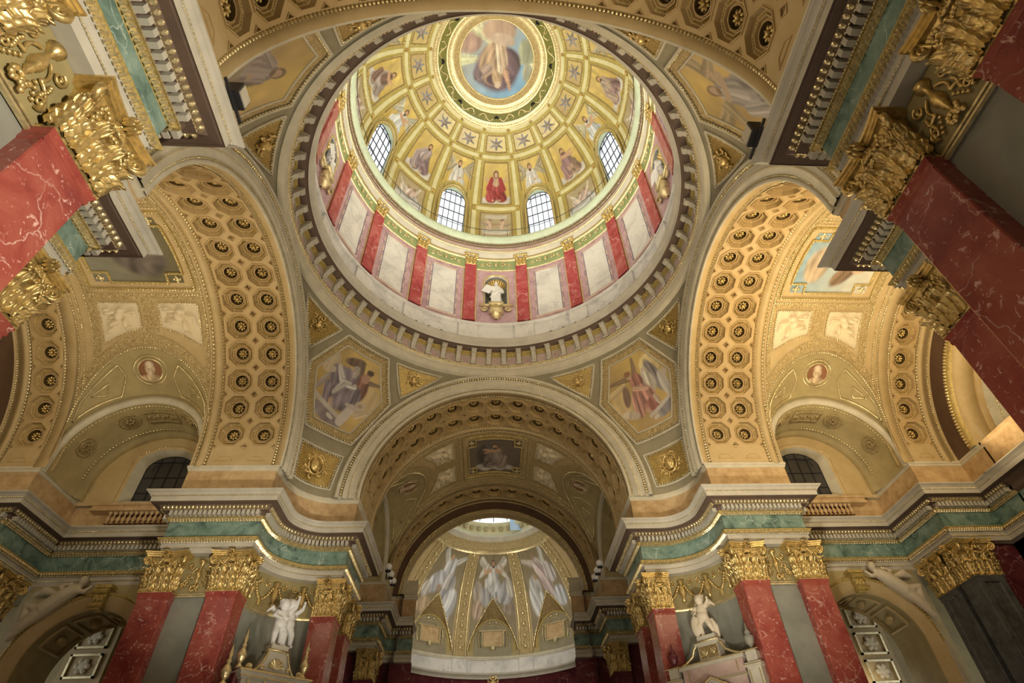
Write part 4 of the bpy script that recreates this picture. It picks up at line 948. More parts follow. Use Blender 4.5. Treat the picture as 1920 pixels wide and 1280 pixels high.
for an in ('chancel', 'left', 'right'):
    a = ARMS[an]; e = thing('vault_bay', BLAB[an], 'vault', rz=a, group='painted vault bays')
    link('vault_shell', VSHELL, e); link('frame_moulding', FRAME_M, e); link('gilded_beads', BAY_B, e, kind='stuff'); link('guilloche_band', BAY_O, e); link('corner_flower', CORNER_F, e)
    P, C = fresco(an); paint_obj('fresco', P, C, e, label={'chancel': 'dark fresco of a seated figure', 'left': 'shadowed fresco mostly hidden by the cornice', 'right': 'pale blue fresco with kneeling figures'}[an])
    for k, me in PUT.items():
        if an != 'chancel' and ((an == 'left') == bool(k[1])): continue
        link('putto_relief', me, e, label='cream relief of a winged cherub')
    for sgn in (1, -1):
        link('lunette_web', LUN[sgn], e)
        for nm, (me, kd) in SPART[sgn].items(): link(nm.rstrip('0123456789'), me, e, kind=kd)
        if an != 'chancel' and sgn == {'left': -1, 'right': 1}[an]: continue
        medallion(e, sgn)
        WN += 1
        T = Matrix.Rotation(a, 4, 'Z') @ frame4((sgn * 10.48, UC, 0), (0, -1.0 * sgn, 0), (1.0 * sgn, 0, 0), (0, 0, 1))
        window(f'window_{WN}', T, 1.18, 15.9, 18.15, .85, 4, 3, 'glass_dark', .035)
        if an == 'chancel': continue
        # balustrade under the window
        bl = thing('balustrade', f'stone balustrade below the dark window of the {an} transept', 'balustrade', rz=a)
        q = MB(); q.box((min(sgn * 9.75, sgn * 10.3), 15.0, 15.5), (max(sgn * 9.75, sgn * 10.3), 19.6, 15.62)); q.box((min(sgn * 9.82, sgn * 10.3), 15.0, 15.62), (max(sgn * 9.82, sgn * 10.3), 19.6, 15.78)); q.box((min(sgn * 9.75, sgn * 10.3), 15.0, 15.78), (max(sgn * 9.75, sgn * 10.3), 19.6, 15.9)); q.build('rail', 'ochre_marble', bl)
        q = MB(); q.box((min(sgn * 10.35, sgn * 10.6), 14.8, 14.4), (max(sgn * 10.35, sgn * 10.6), 19.8, 15.92)); q.build('back_wall', 'purple_marble', bl)
        if 'BALM' not in globals():
            q = MB(); q.lathe([(.10, 0), (.10, .06), (.05, .08), (.11, .22), (.10, .3), (.045, .42), (.05, .5), (.09, .52), (.09, .58), (.1, .62)], 10); BALM = q.mesh('baluster', 'ochre_marble', True)
        for k in range(12): link('baluster', BALM, bl, Matrix.Translation((sgn * 10.0, 16.05 + k * .24, 14.9)))
# ================================================================== pendentives (sphere through the four arch rims)
RS = math.sqrt(A * A + RO * RO)
def sp(az, el, off=0.0, c=(0, 0, ZS), R=RS):
    a, e_ = math.radians(az), math.radians(el); r = R - off
    return np.array((c[0] + r * math.cos(e_) * math.sin(a), c[1] + r * math.cos(e_) * math.cos(a), c[2] + r * math.sin(e_)))
_pc = np.array([(8.19 - .0, A)] + [(8 + (Q0 - 8 + .80) * math.sin(t), 8 + (Q0 - 8 + .80) * math.cos(t)) for t in np.linspace(.09, pi / 2 - .09, 25)] + [(A, 8.19)])
_pcl = np.r_[0, np.cumsum(np.linalg.norm(np.diff(_pc, axis=0), axis=1))]; _pcl /= _pcl[-1]
_sp0 = sp
def sp(az, el, off=0.0, c=None, R=None):
    """pendentive surface: a sphere that eases into the concave corner of the attic at its foot"""
    if c is not None: return _sp0(az, el, off, c, R)
    p = _sp0(az, el, off, (0, 0, ZS), RS)
    if el < 15:
        r = RS * math.cos(math.radians(el)); lo = math.degrees(math.acos(min(1, A / r))); k = min(max((az - lo) / (90 - 2 * lo), 0), 1); w = (1 - el / 15) ** 2 * (3 - 2 * (1 - el / 15))
        q = np.array((np.interp(k, _pcl, _pc[:, 0]), np.interp(k, _pcl, _pc[:, 1]))); d = np.array((8.0, 8.0)) - q; q = q + d / np.linalg.norm(d) * off; p[:2] = p[:2] * (1 - w) + q * w
    return p
def pend_shell():
    """between az 0..90 (quadrant +x +y): every elevation row runs from one arch rim to the other"""
    b = MB(); rows = []
    for el in np.linspace(0, 39.9, 33):
        r = RS * math.cos(math.radians(el)); lo = math.degrees(math.acos(min(1, A / r))) if r > A else 0.0
        lo = max(lo, .2) if False else lo
        rows.append([sp(lo + (90 - 2 * lo) * k / 32, el) for k in range(33)])
    foot = [p - np.array((0, 0, .2)) for p in rows[0]]; b.grid(np.array([foot] + rows)); return b.mesh('shell', 'plaster_grey', True)
PSH = pend_shell()
def sline(b, pts, w, off=.03, n=5, N=6):
    P = []
    for (a0, e0), (a1, e1) in zip(pts[:-1], pts[1:]): P += [sp(a0 + (a1 - a0) * t, e0 + (e1 - e0) * t, off) for t in np.linspace(0, 1, N)[:-1]]
    P.append(sp(*pts[-1], off)); b.tube(P, w, n)
def sbeads(b, pts, pitch, size, off=.03, tpl=EGG6):
    for (a0, e0), (a1, e1) in zip(pts[:-1], pts[1:]):
        p, q = sp(a0, e0, off), sp(a1, e1, off); n = max(2, int(np.linalg.norm(q - p) / pitch)); f = (np.arange(n) + .5) / n
        P = np.array([sp(a0 + (a1 - a0) * t, e0 + (e1 - e0) * t, off) for t in f]); T = np.gradient(P, axis=0); T /= np.linalg.norm(T, axis=1)[:, None]
        N = np.array([0, 0, ZS]) - P; N -= T * (N * T).sum(1)[:, None]; N /= np.linalg.norm(N, axis=1)[:, None]; b.stamp(*tpl, P, T, N, size)
HEXO = [(45 + x, e_) for x, e_ in ((-7.6, 37.4), (7.6, 37.4), (13.0, 26.6), (6.3, 13.35), (-6.3, 13.35), (-13.0, 26.6), (-7.6, 37.4))]
def hexs(k): return [(45 + (x - 45) * k[0], 26 + (e_ - 26) * k[1]) for x, e_ in HEXO]
TRI_L = [(45 - 10.5, 37.3), (45 - 26.5, 37.5), (45 - 15.2, 29.0), (45 - 10.5, 37.3)]; TRI_R = [(90 - x, e_) for x, e_ in TRI_L]
SQR = [(45 - 5.8, 10.2), (45 + 5.8, 10.2), (45 + 4.5, 1.6), (45 - 4.5, 1.6), (45 - 5.8, 10.2)]
b = MB(); sline(b, HEXO, .07); sline(b, hexs((.80, .80)), .05)
for q in (TRI_L, TRI_R, SQR): sline(b, q, .06)
PM = b.mesh('panel_moulding', 'plaster_pale', True)
b = MB(); sbeads(b, hexs((.965, .965)), .14, (.12, .12, .11), .05)
for q in (TRI_L, TRI_R, SQR):
    c = np.mean(np.array(q[:-1]), 0); sbeads(b, [tuple(c + (np.array(p) - c) * .9) for p in q], .13, (.11, .11, .1), .04)
PB = b.mesh('gilded_beads', 'gold_pale')
def strip(b, A_, B_, off, N=7):
    for (a0, a1), (b0, b1) in zip(zip(A_[:-1], A_[1:]), zip(B_[:-1], B_[1:])):
        b.grid(np.array([[sp(*(np.array(a0) + (np.array(a1) - a0) * t), off) for t in np.linspace(0, 1, N)], [sp(*(np.array(b0) + (np.array(b1) - b0) * t), off) for t in np.linspace(0, 1, N)]]))
b = MB(); strip(b, hexs((.94, .94)), hexs((.82, .82)), .02); PBAND = b.mesh('fret_border', 'ornament_gold', True)
PGS = []
for q in (TRI_L, TRI_R, SQR):
    b = MB(); c = np.mean(np.array(q[:-1]), 0); strip(b, [tuple(c + (np.array(p) - c) * .86) for p in q], [tuple(c + (np.array(p) - c) * .02) for p in q], .015); PGS.append(b.mesh('gilded_ground', 'gold_ground', True))
def scrolls_on(b, cen, size, n, seed, sy=1.0):
    r = np.random.default_rng(seed); c = sp(*cen, .06); nrm = np.array([0, 0, ZS]) - c; nrm /= np.linalg.norm(nrm); ex = np.cross((0, 0, 1.0), nrm); ex /= np.linalg.norm(ex); ey = np.cross(nrm, ex)
    for k in range(n):
        a = k / n * 2 * pi + r.uniform(-.2, .2); d = size * r.uniform(.45, 1.0); p = c + ex * d * math.cos(a) + ey * d * math.sin(a) * sy
        P = []; 
        for t in np.linspace(0, 1, 12): q = a + t * 4.5 * (1 if k % 2 else -1); rr = size * .30 * (1 - .75 * t); P.append(p + ex * rr * math.cos(q) + ey * rr * math.sin(q) + nrm * .03)
        b.tube(P, np.linspace(.06, .025, 12) * size / .5, 5)
    return c, nrm, ex, ey
b = MB(); c, nrm, ex, ey = scrolls_on(b, (45, 6.2), .62, 14, 4)
R_ = np.stack([ex, ey, nrm], -1); b.ell(c + nrm * .05, (.30, .38, .16), R_, n=12); b.ell(c + nrm * .12, (.2, .27, .14), R_, n=12)
P = [c + (ex * math.cos(t) * .40 + ey * math.sin(t) * .5) + nrm * .05 for t in np.linspace(0, 2 * pi, 25)]; b.tube(P, .06, 6)
for sg in (-1, 1):
    for k in range(5): b.ell(c + ex * sg * (.30 + .1 * k) + ey * (-.5 + .06 * k * k) + nrm * .04, (.10, .06, .05), R_, n=6)
for k in range(9): b.ell(c + ex * (k - 4) * .09 + ey * (.56 + .05 * math.cos(k)) + nrm * .05, (.07, .07, .06), R_, n=6)
SHIELD = b.mesh('shield_ornament', 'gold', True)
TOR = []
for x in (45 - 17.5, 45 + 17.5):
    b = MB(); scrolls_on(b, (x, 34.7), .5, 9, int(x), .7); c = sp(x, 34.9, .08); b.ell(c, (.14, .14, .16), n=8); b.ell(c - np.array((0, 0, .25)), (.2, .2, .12), n=8); TOR.append(b.mesh('leaf_ornament', 'gold', True))
def hexpaint(C_items, bg, seed):
    n, m = 89, 105; hx = [(x - 45, e_) for x, e_ in hexs((.78, .78))]; els = np.linspace(hx[3][1], hx[0][1], m); P = np.zeros((n, m, 3)); UV = np.zeros((n, m, 2))
    for j, el in enumerate(els):
        hw = np.interp(el, [hx[3][1], hx[2][1], hx[0][1]], [hx[3][0], hx[2][0], hx[1][0]])
        for i in range(n):
            d = hw * (-1 + 2 * i / (n - 1)); P[i, j] = sp(45 + d, el, .03); UV[i, j] = (d / hx[2][0], -1 + 2 * j / (m - 1))
    big = paint(161, 161, bg, C_items, seed=seed); I = np.clip(((UV + 1) / 2 * 160).round().astype(int), 0, 160); return P, big[I[..., 0], I[..., 1]]
GLD = lambda X, Y: np.stack([.60 + .10 * np.sin(3 * X + Y), .44 + .08 * np.sin(3 * X + Y), .17 + .04 * X], -1)
STONE = (.42, .38, .33)
def throne(f=1): return [('s', -.95 * f, -.55, .25 * f, -.92, .09, .09, (.50, .46, .42), 0), ('e', .1 * f, -.85, .9, .25, -8 * f, (.30, .26, .25), .1), ('s', .45 * f, -.45, .15 * f, -.95, .16, .16, (.62, .58, .52), 0), ('e', .62 * f, -.38, .22, .16, 0, (.58, .52, .44), 0)]
_V, _W, _P = (.30, .26, .31), (.60, .58, .57), (.55, .30, .25)
PPAINT = {
 'far left': ([('e', .55, -.05, .45, .4, 0, (.68, .54, .30), .08), ('e', -.75, .45, .25, .3, 0, (.62, .52, .36), .05), ('e', -.12, .76, .32, .12, 15, (.17, .12, .09), .2), ('s', .12, .72, .22, .5, .1, .04, (.17, .12, .09), .1),
   ('s', .45, .42, .9, .47, .08, .03, (.24, .18, .12), .1), ('e', .34, .22, .21, .38, 5, (.26, .13, .10), .25), ('e', .36, .48, .12, .12, 0, (.5, .3, .22), 0), ('e', .40, .62, .095, .1, 0, (.50, .32, .2), 0), ('e', .42, .69, .11, .08, 0, (.10, .07, .05), 0),
   ('e', -.2, .22, .36, .34, 12, _V, .25), ('e', -.06, -.26, .42, .34, 0, tuple(c * .8 for c in _V), .3), ('s', -.48, -.1, -.38, -.5, .16, .14, tuple(c * .9 for c in _V), .25), ('e', .28, -.1, .17, .3, 10, tuple(c * .65 for c in _V), .25), ('e', -.5, .2, .14, .28, 20, tuple(c * .75 for c in _V), .2),
   ('s', -.46, .46, -.16, .12, .07, .11, _W, .2), ('s', -.18, .14, .16, .16, .1, .07, _W, .2), ('s', -.16, .08, -.3, -.2, .1, .06, tuple(c * .85 for c in _W), .2), ('e', .1, .36, .07, .18, -10, tuple(c * .7 for c in _V), .1), ('e', .01, .56, .085, .1, 0, (.46, .35, .27), 0), ('e', .0, .63, .1, .07, 0, (.42, .38, .35), 0), ('e', .03, .46, .075, .1, 0, (.48, .44, .40), .1),
   ('s', -.3, -.4, -.28, -.56, .05, .045, (.56, .42, .32), 0), ('e', -.72, -.1, .07, .3, -15, (.40, .36, .33), .1), ('e', -.62, .3, .1, .09, 0, (.6, .52, .42), 0),
   ('e', -.3, -.82, .5, .16, -18, (.26, .23, .24), .1), ('s', -.85, -.42, .06, -.74, .055, .055, (.58, .54, .50), 0), ('s', -.82, -.56, -.7, -.6, .05, .05, (.70, .66, .6), 0), ('s', -.2, -.8, -.1, -.84, .05, .05, (.70, .66, .6), 0), ('s', .30, -.4, .14, -.84, .12, .11, (.66, .62, .57), 0), ('s', .16, -.34, .5, -.4, .05, .05, (.55, .50, .45), 0), ('e', .52, -.24, .15, .12, 0, (.62, .54, .42), 0), ('e', .5, -.24, .08, .06, 0, (.45, .37, .27), 0), ('s', .5, -.5, .75, -.35, .1, .06, (.6, .5, .35), .1)], 'mosaic of a seated grey robed evangelist with an angel beside him'),
 'far right': ([('e', .58, .55, .32, .28, 0, (.82, .68, .36), .05), ('e', -.6, -.15, .35, .4, 0, (.64, .50, .26), .08), ('s', -.16, .48, -.9, .5, .1, .03, (.30, .21, .13), .15), ('s', .02, .42, .16, .92, .11, .04, (.34, .24, .15), .15), ('s', -.4, .35, -.85, .2, .06, .1, (.62, .50, .28), .05), ('e', .56, .2, .17, .5, 8, (.27, .25, .26), .2), ('e', .72, -.1, .14, .36, 0, (.60, .58, .54), .1), ('e', .34, .44, .11, .13, 0, (.66, .58, .48), .1), ('e', .28, .12, .24, .32, 0, (.70, .66, .58), .25),
   ('e', -.46, .02, .11, .3, -12, (.24, .16, .12), .15), ('e', .0, .28, .2, .26, 0, (.40, .20, .16), .25), ('e', .06, -.22, .30, .40, 8, _P, .3), ('e', -.2, -.28, .17, .4, -6, tuple(c * .85 for c in _P), .3), ('e', .2, -.46, .2, .2, 0, (.34, .15, .13), .2), ('s', -.15, .15, .2, .0, .07, .06, (.68, .46, .36), .1), ('e', -.16, .52, .085, .10, 0, (.64, .44, .32), 0), ('e', -.18, .59, .11, .075, 0, (.34, .18, .09), 0), ('s', -.02, -.55, .02, -.68, .05, .04, (.62, .42, .3), 0), ('s', .3, -.3, .34, -.5, .06, .05, (.60, .50, .42), .1),
   ('e', .5, -.72, .36, .15, 22, (.30, .28, .29), .1), ('s', .0, -.74, .82, -.44, .05, .05, (.64, .60, .55), 0), ('s', .1, -.84, .16, -.82, .05, .05, (.7, .66, .6), 0), ('s', .74, -.58, .8, -.56, .05, .05, (.7, .66, .6), 0), ('e', -.5, -.5, .25, .12, -25, (.60, .52, .42), .1), ('e', .85, .15, .1, .1, 0, (.62, .56, .46), 0)], 'mosaic of a seated evangelist with a winged angel in pink robe'),
 'near left': (fig(.0, -.1, .85, (.30, .25, .17), (.35, .30, .28), (.5, .36, .24), (.2, .15, .1), arms='down', cloud=True), 'faded mosaic of a robed evangelist, half hidden by the near left cornice'),
 'near right': (fig(.0, -.1, .85, (.33, .31, .30), (.42, .40, .38), (.55, .42, .3), (.3, .2, .12), arms='side', cloud=True, wings=(.4, .33, .2)), 'faded mosaic of a robed evangelist, half hidden by the near right cornice')}
PLAB = {'far left': 'curved triangular pendentive above the far left pier with hexagonal mosaic', 'far right': 'curved triangular pendentive above the far right pier with hexagonal mosaic', 'near left': 'pendentive at upper left, cut off by the near left cornice', 'near right': 'pendentive at upper right, cut off by the near right cornice'}
for k, (qn, a) in enumerate(QUAD.items()):
    e = thing('pendentive', PLAB[qn], 'pendentive', rz=a, group='pendentives under the dome')
    for nm, me, kd in (('shell', PSH, None), ('panel_moulding', PM, None), ('gilded_beads', PB, 'stuff'), ('fret_border', PBAND, None), ('gilded_ground', PGS[0], None), ('gilded_ground', PGS[1], None), ('gilded_ground', PGS[2], None), ('shield_ornament', SHIELD, None), ('leaf_ornament', TOR[0], None), ('leaf_ornament', TOR[1], None)): link(nm, me, e, kind=kd)
    it, lb = PPAINT[qn]; P, C = hexpaint(it, GLD, k); paint_obj('mosaic', P, C, e, label=lb)
# ================================================================== ring cornice under the drum
e = thing('ring_cornice', 'great circular cornice with scroll brackets between the pendentives and the drum', 'cornice', (0, 0, 0))
b = MB(); revolve(b, [(10.1, 24.35), (9.90, 24.42), (9.86, 24.46), (9.85, 24.62), (9.82, 24.64), (9.82, 24.95), (9.78, 24.98)], 192); b.build('lower_band', 'plaster_pale', e, True)
b = MB(); revolve(b, [(9.78, 24.98), (9.74, 25.02), (9.74, 25.14), (9.82, 25.16)], 192); ringbeads(b, 9.74, 25.08, .16, (.13, .13, .12)); ringbeads(b, 9.80, 24.80, .12, (.1, .04, .04), tpl=PYR); b.build('bead_moulding', 'gold_pale', e)
b = MB(); revolve(b, [(9.82, 25.16), (9.84, 25.18), (9.84, 25.92)], 192); b.build('frieze_wall', 'rose_marble', e, True)
b = MB(); revolve(b, [(9.84, 25.90), (9.78, 25.94), (9.72, 26.06), (9.70, 26.14), (9.66, 26.18)], 192); ringbeads(b, 9.75, 26.02, .15, (.13, .12, .1), (1, -.8)); b.build('leaf_moulding', 'gilt_matte', e)
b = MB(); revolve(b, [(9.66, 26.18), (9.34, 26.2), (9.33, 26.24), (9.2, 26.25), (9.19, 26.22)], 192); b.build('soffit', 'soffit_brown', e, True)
b = MB(); revolve(b, [(9.19, 26.22), (9.17, 26.42), (9.14, 26.43), (9.13, 26.48), (9.10, 26.5), (9.06, 26.6), (9.01, 26.7), (9.0, 26.72), (9.0, 26.79), (9.6, 26.85)], 192); b.build('cornice', 'stone_pale', e, True)
def bracket_mesh():
    b = MB()   # local: x along ring, y inwards (to the axis), z up ; origin at the wall foot z=25.2
    pr = [(0, 0), (.06, .0), (.10, .06), (.08, .14), (.09, .3), (.16, .5), (.28, .62), (.30, .72), (.38, .74), (.46, .80), (.46, .94), (0, .96)]
    n = len(pr)
    for x0, x1 in ((-.13, .13),):
        b.grid(np.array([[(x0, y, z) for y, z in pr], [(x1, y, z) for y, z in pr]])); b.add([(x0, y, z) for y, z in pr], [tuple(range(n))]); b.add([(x1, y, z) for y, z in pr], [tuple(range(n))])
    b.box((-.17, 0, .90), (.17, .50, .98)); b.tube([(-.16, .10, .07), (.16, .10, .07)], .09, 8); b.tube([(-.15, .36, .82), (.15, .36, .82)], .08, 8); return b.mesh('bracket', 'stone_pale')
BR = bracket_mesh()
def frame_mesh():
    b = MB()
    for x0, x1, z0, z1 in ((-.27, .27, 0, .05), (-.27, .27, .62, .67), (-.27, -.22, .05, .62), (.22, .27, .05, .62)): b.box((x0, 0, z0), (x1, .05, z1))
    return b.mesh('panel_frame', 'stone_pale')
PF = frame_mesh()
for k in range(64):
    a = 2 * pi * (k + .5) / 64
    for me, nm, aa, r, z in ((BR, 'bracket', a, 9.84, 25.2), (PF, 'panel_frame', a + pi / 64, 9.84, 25.2)):
        p = np.array((r * math.sin(aa), r * math.cos(aa), z))
        link(nm, me, e, frame4(p, (-math.cos(aa), math.sin(aa), 0), (-math.sin(aa), -math.cos(aa), 0), (0, 0, 1)))
# ================================================================== drum
RD = 9.5
dr = thing('drum', 'drum wall ringed with crimson marble pilasters and white marble panels', 'drum')
b = MB(); revolve(b, [(9.6, 26.8), (9.52, 26.9), (9.52, 28.35)], 192); b.build('plinth', 'white_marble', dr, True)
b = MB(); revolve(b, [(9.52, 28.3), (9.40, 28.38), (9.36, 28.42), (9.36, 28.6), (9.40, 28.66), (9.6, 28.7)], 192); b.build('plinth_ledge', 'white_marble', dr, True)
b = MB()
for k in range(16):
    if k % 4: revolve(b, [(RD, 28.66), (RD, 34.3)], 10, 22.5 * k - 11.25, 22.5 * k + 11.25)
    else:   # niche bay: leave the opening
        for a0, a1 in ((-11.25, -4.6), (4.6, 11.25)): revolve(b, [(RD, 28.66), (RD, 34.3)], 4, 22.5 * k + a0, 22.5 * k + a1)
        revolve(b, [(RD, 28.66), (RD, 30.4)], 6, 22.5 * k - 4.6, 22.5 * k + 4.6)
        aa = np.linspace(-4.6, 4.6, 25); top = [32.85 + .76 * math.sqrt(max(0, 1 - (q / 4.6) ** 2)) for q in aa]
        b.grid(np.array([[(RD * math.sin(math.radians(22.5 * k + q)), RD * math.cos(math.radians(22.5 * k + q)), z + (34.3 - z) * t) for t in (0, .5, 1)] for q, z in zip(aa, top)]))
b.build('wall', 'lilac_marble', dr, True)
b = MB(); revolve(b, [(RD, 34.25), (9.44, 34.28), (9.42, 34.34), (9.46, 34.4)], 192); revolve(b, [(9.46, 35.36), (9.40, 35.4), (9.30, 35.55), (9.46, 35.6)], 192); b.build('gilt_fillet', 'gold_pale', dr, True)
b = MB(); revolve(b, [(9.47, 34.38), (9.47, 35.42)], 192); b.build('green_frieze', 'frieze_green', dr, True)
b = MB(); revolve(b, [(9.46, 35.5), (9.30, 35.6), (9.28, 36.02), (9.24, 36.04), (9.24, 36.2)], 192); b.build('architrave', 'stone_pale', dr, True)
b = MB(); revolve(b, [(9.24, 36.18), (9.18, 36.2), (9.18, 36.27), (9.3, 36.29)], 192); b.build('gilt_line', 'gold_pale', dr, True)
b = MB(); revolve(b, [(9.32, 36.28), (9.32, 36.86)], 192); b.build('upper_frieze', 'rose_marble', dr, True)
b = MB(); revolve(b, [(9.32, 36.84), (9.25, 36.88), (9.22, 37.0), (9.16, 37.02), (9.16, 37.2)], 192); b.build('dentil_course', 'soffit_brown', dr, True)
b = MB(); ringbeads(b, 9.24, 36.93, .13, (.11, .11, .1)); ringbeads(b, 9.14, 37.12, .13, (.08, .14, .1), tpl=EGG6); b.build('gilded_beads', 'gold_pale', dr, kind='stuff')
b = MB(); revolve(b, [(9.16, 37.2), (9.02, 37.22), (9.0, 37.45), (8.97, 37.47), (8.93, 37.6), (8.90, 37.72), (8.90, 37.8), (9.5, 37.84)], 192); b.build('cornice', 'mint_stone', dr, True)
def ringT(az, r, z): a = math.radians(az); return frame4((r * math.sin(a), r * math.cos(a), z), (math.cos(a), -math.sin(a), 0), (math.sin(a), math.cos(a), 0), (0, 0, 1))
b = MB(); b.box((-.40, -.16, 0), (.40, .1, 5.95)); b.box((-.44, -.2, 0), (.44, .1, .1)); DPIL = b.mesh('pilaster', 'crimson_marble')
b = MB(); b.box((-.50, -.05, 0), (-.42, .1, 5.6)); b.box((.42, -.05, 0), (.50, .1, 5.6)); DTRIM = b.mesh('gilt_trim', 'gold_pale')
b = MB()
b.box((-.40, -.16, 0), (.40, .1, 1.2)); b.box((-.52, -.28, 1.1), (.52, .1, 1.24)); b.box((-.44, -.2, 0), (.44, .1, .06))
for sg in (-1, 1): scroll(b, (sg * .40, .92), .17, 1.5, pi / 2, sg, .06, 18, -.22)
for x in (-.26, 0, .26): b.ell((x, -.2, .32), (.14, .10, .34), n=8); b.ell((x, -.27, .6), (.10, .08, .07), n=6)
for x in (-.13, .13): b.ell((x, -.18, .6), (.12, .08, .32), n=8)
b.ell((0, -.3, 1.05), (.12, .1, .12), n=8); DCAP = b.mesh('capital', 'gold', True)
b = MB(); b.box((-.62, -.18, 0), (.62, .1, 1.5)); b.box((-.66, -.22, 1.36), (.66, .1, 1.46)); DPED = b.mesh('pedestal', 'white_marble')
b = MB(); b.box((-.85, -.03, 0), (.85, .1, 4.6)); DPAN = b.mesh('marble_panel', 'white_marble')
b = MB()
for x0, x1, z0, z1 in ((-1.02, -.85, -.2, 4.8), (.85, 1.02, -.2, 4.8), (-.85, .85, -.2, 0), (-.85, .85, 4.6, 4.8)): b.box((x0, -.05, z0), (x1, .1, z1))
DFR = b.mesh('panel_border', 'rose_marble')
b = MB()
for x in (-.87, .87): b.box((x - .018, -.065, 0), (x + .018, 0, 4.6))
for sg in (-1, 1):
    for k in range(5): 
        z = .1 + k * 1.05
        b.box((sg * .93 - .06, -.06, z), (sg * .93 + .06, 0, z + .03)); b.box((sg * .93 - .06, -.06, z + .4), (sg * .93 + .06, 0, z + .43)); b.box((sg * .93 - .06, -.06, z), (sg * .93 - .035, 0, z + .43)); b.box((sg * .93 + .035, -.06, z), (sg * .93 + .06, 0, z + .43))
DLN = b.mesh('inlaid_line', 'iron'); DLN.materials.clear(); mat('inlay_violet', (.16, .12, .28), .4); DLN.materials.append(MAT['inlay_violet'])
b = MB(); r = np.random.default_rng(3)
for sg in (-1, 1):
    scroll(b, (sg * .42, .05), .22, 1.2, pi / 2, -sg, .05, 14, -.05); scroll(b, (sg * .95, -.02), .2, 1.2, -pi / 2, sg, .05, 14, -.05)
    b.ell((sg * .68, -.06, .1), (.10, .06, .14), n=6)
b.ell((0, -.06, .05), (.12, .08, .26), n=8); DFES = b.mesh('frieze_festoon', 'gold_pale', True)
for k in range(16):
    az = 22.5 * k + 11.25
    p = link('pilaster', DPIL, dr, ringT(az, RD, 28.7)); link('capital', DCAP, p, Matrix.Translation((0, 0, 5.95))); link('gilt_trim', DTRIM, p); link('pedestal', DPED, dr, ringT(az, RD, 26.9))
    azp = 22.5 * k; link('frieze_festoon', DFES, dr, ringT(azp, 9.46, 34.9))
    if k % 4:
        m = link('marble_panel', DPAN, dr, ringT(azp, RD - .04, 29.05)); link('panel_border', DFR, m); link('inlaid_line', DLN, m)
# niches with statues
def robed_statue(b, seed=0, tablet=True):
    r = np.random.default_rng(seed); rows = []
    for z, rx, ry, cx in ((0, .42, .36, 0), (.25, .44, .36, .01), (.7, .36, .32, .02), (1.1, .34, .28, .0), (1.5, .38, .28, -.03), (1.8, .40, .27, -.03), (2.0, .34, .24, -.02), (2.1, .16, .16, 0), (2.2, .11, .11, 0)):
        rows.append([(cx + rx * math.cos(t) * (1 + .07 * math.sin(t * 7 + z * 3) * (1 if z < 1.9 else 0)), ry * math.sin(t) * (1 + .07 * math.cos(t * 6 - z * 2)), z) for t in np.linspace(0, 2 * pi, 28, endpoint=False)])
    b.grid(np.array(rows), cv=True); b.add(rows[0], [tuple(range(28))]); b.add(rows[-1], [tuple(range(28))])
    b.ell((0, -.02, 2.38), (.15, .17, .20), n=12); b.ell((0, -.12, 2.27), (.09, .08, .13), n=8); b.ell((0, .04, 2.42), (.17, .17, .18), n=10); b.ell((0, -.18, 2.38), (.03, .04, .05), n=6)
    b.tube([(-.34, 0, 1.85), (-.5, -.1, 1.5), (-.42, -.32, 1.45)], [.13, .11, .07], 8); b.tube([(.34, 0, 1.85), (.46, -.08, 1.45), (.2, -.3, 1.35)], [.13, .12, .07], 8)
    for k in range(6): b.tube([(-.25 + .1 * k, -.3, 1.25 - .05 * k), (-.3 + .1 * k, -.36, .6), (-.32 + .12 * k, -.38, .05)], [.05, .06, .05], 6)
    b.tube([(.4, -.1, 1.7), (.2, -.3, 1.3), (-.2, -.34, .9), (-.4, -.2, .7)], .09, 8)
    if tablet: b.box((-.32, -.03, -.4), (.32, .03, .4), R=np.array(Matrix.Rotation(.5, 3, 'Y')), t=(-.58, -.3, 1.55))
SLAB = {0: 'white marble prophet statue holding a tablet in the central niche of the drum', 4: 'white marble statue in the drum niche at the right rim', 12: 'white marble statue in the drum niche at the left rim'}
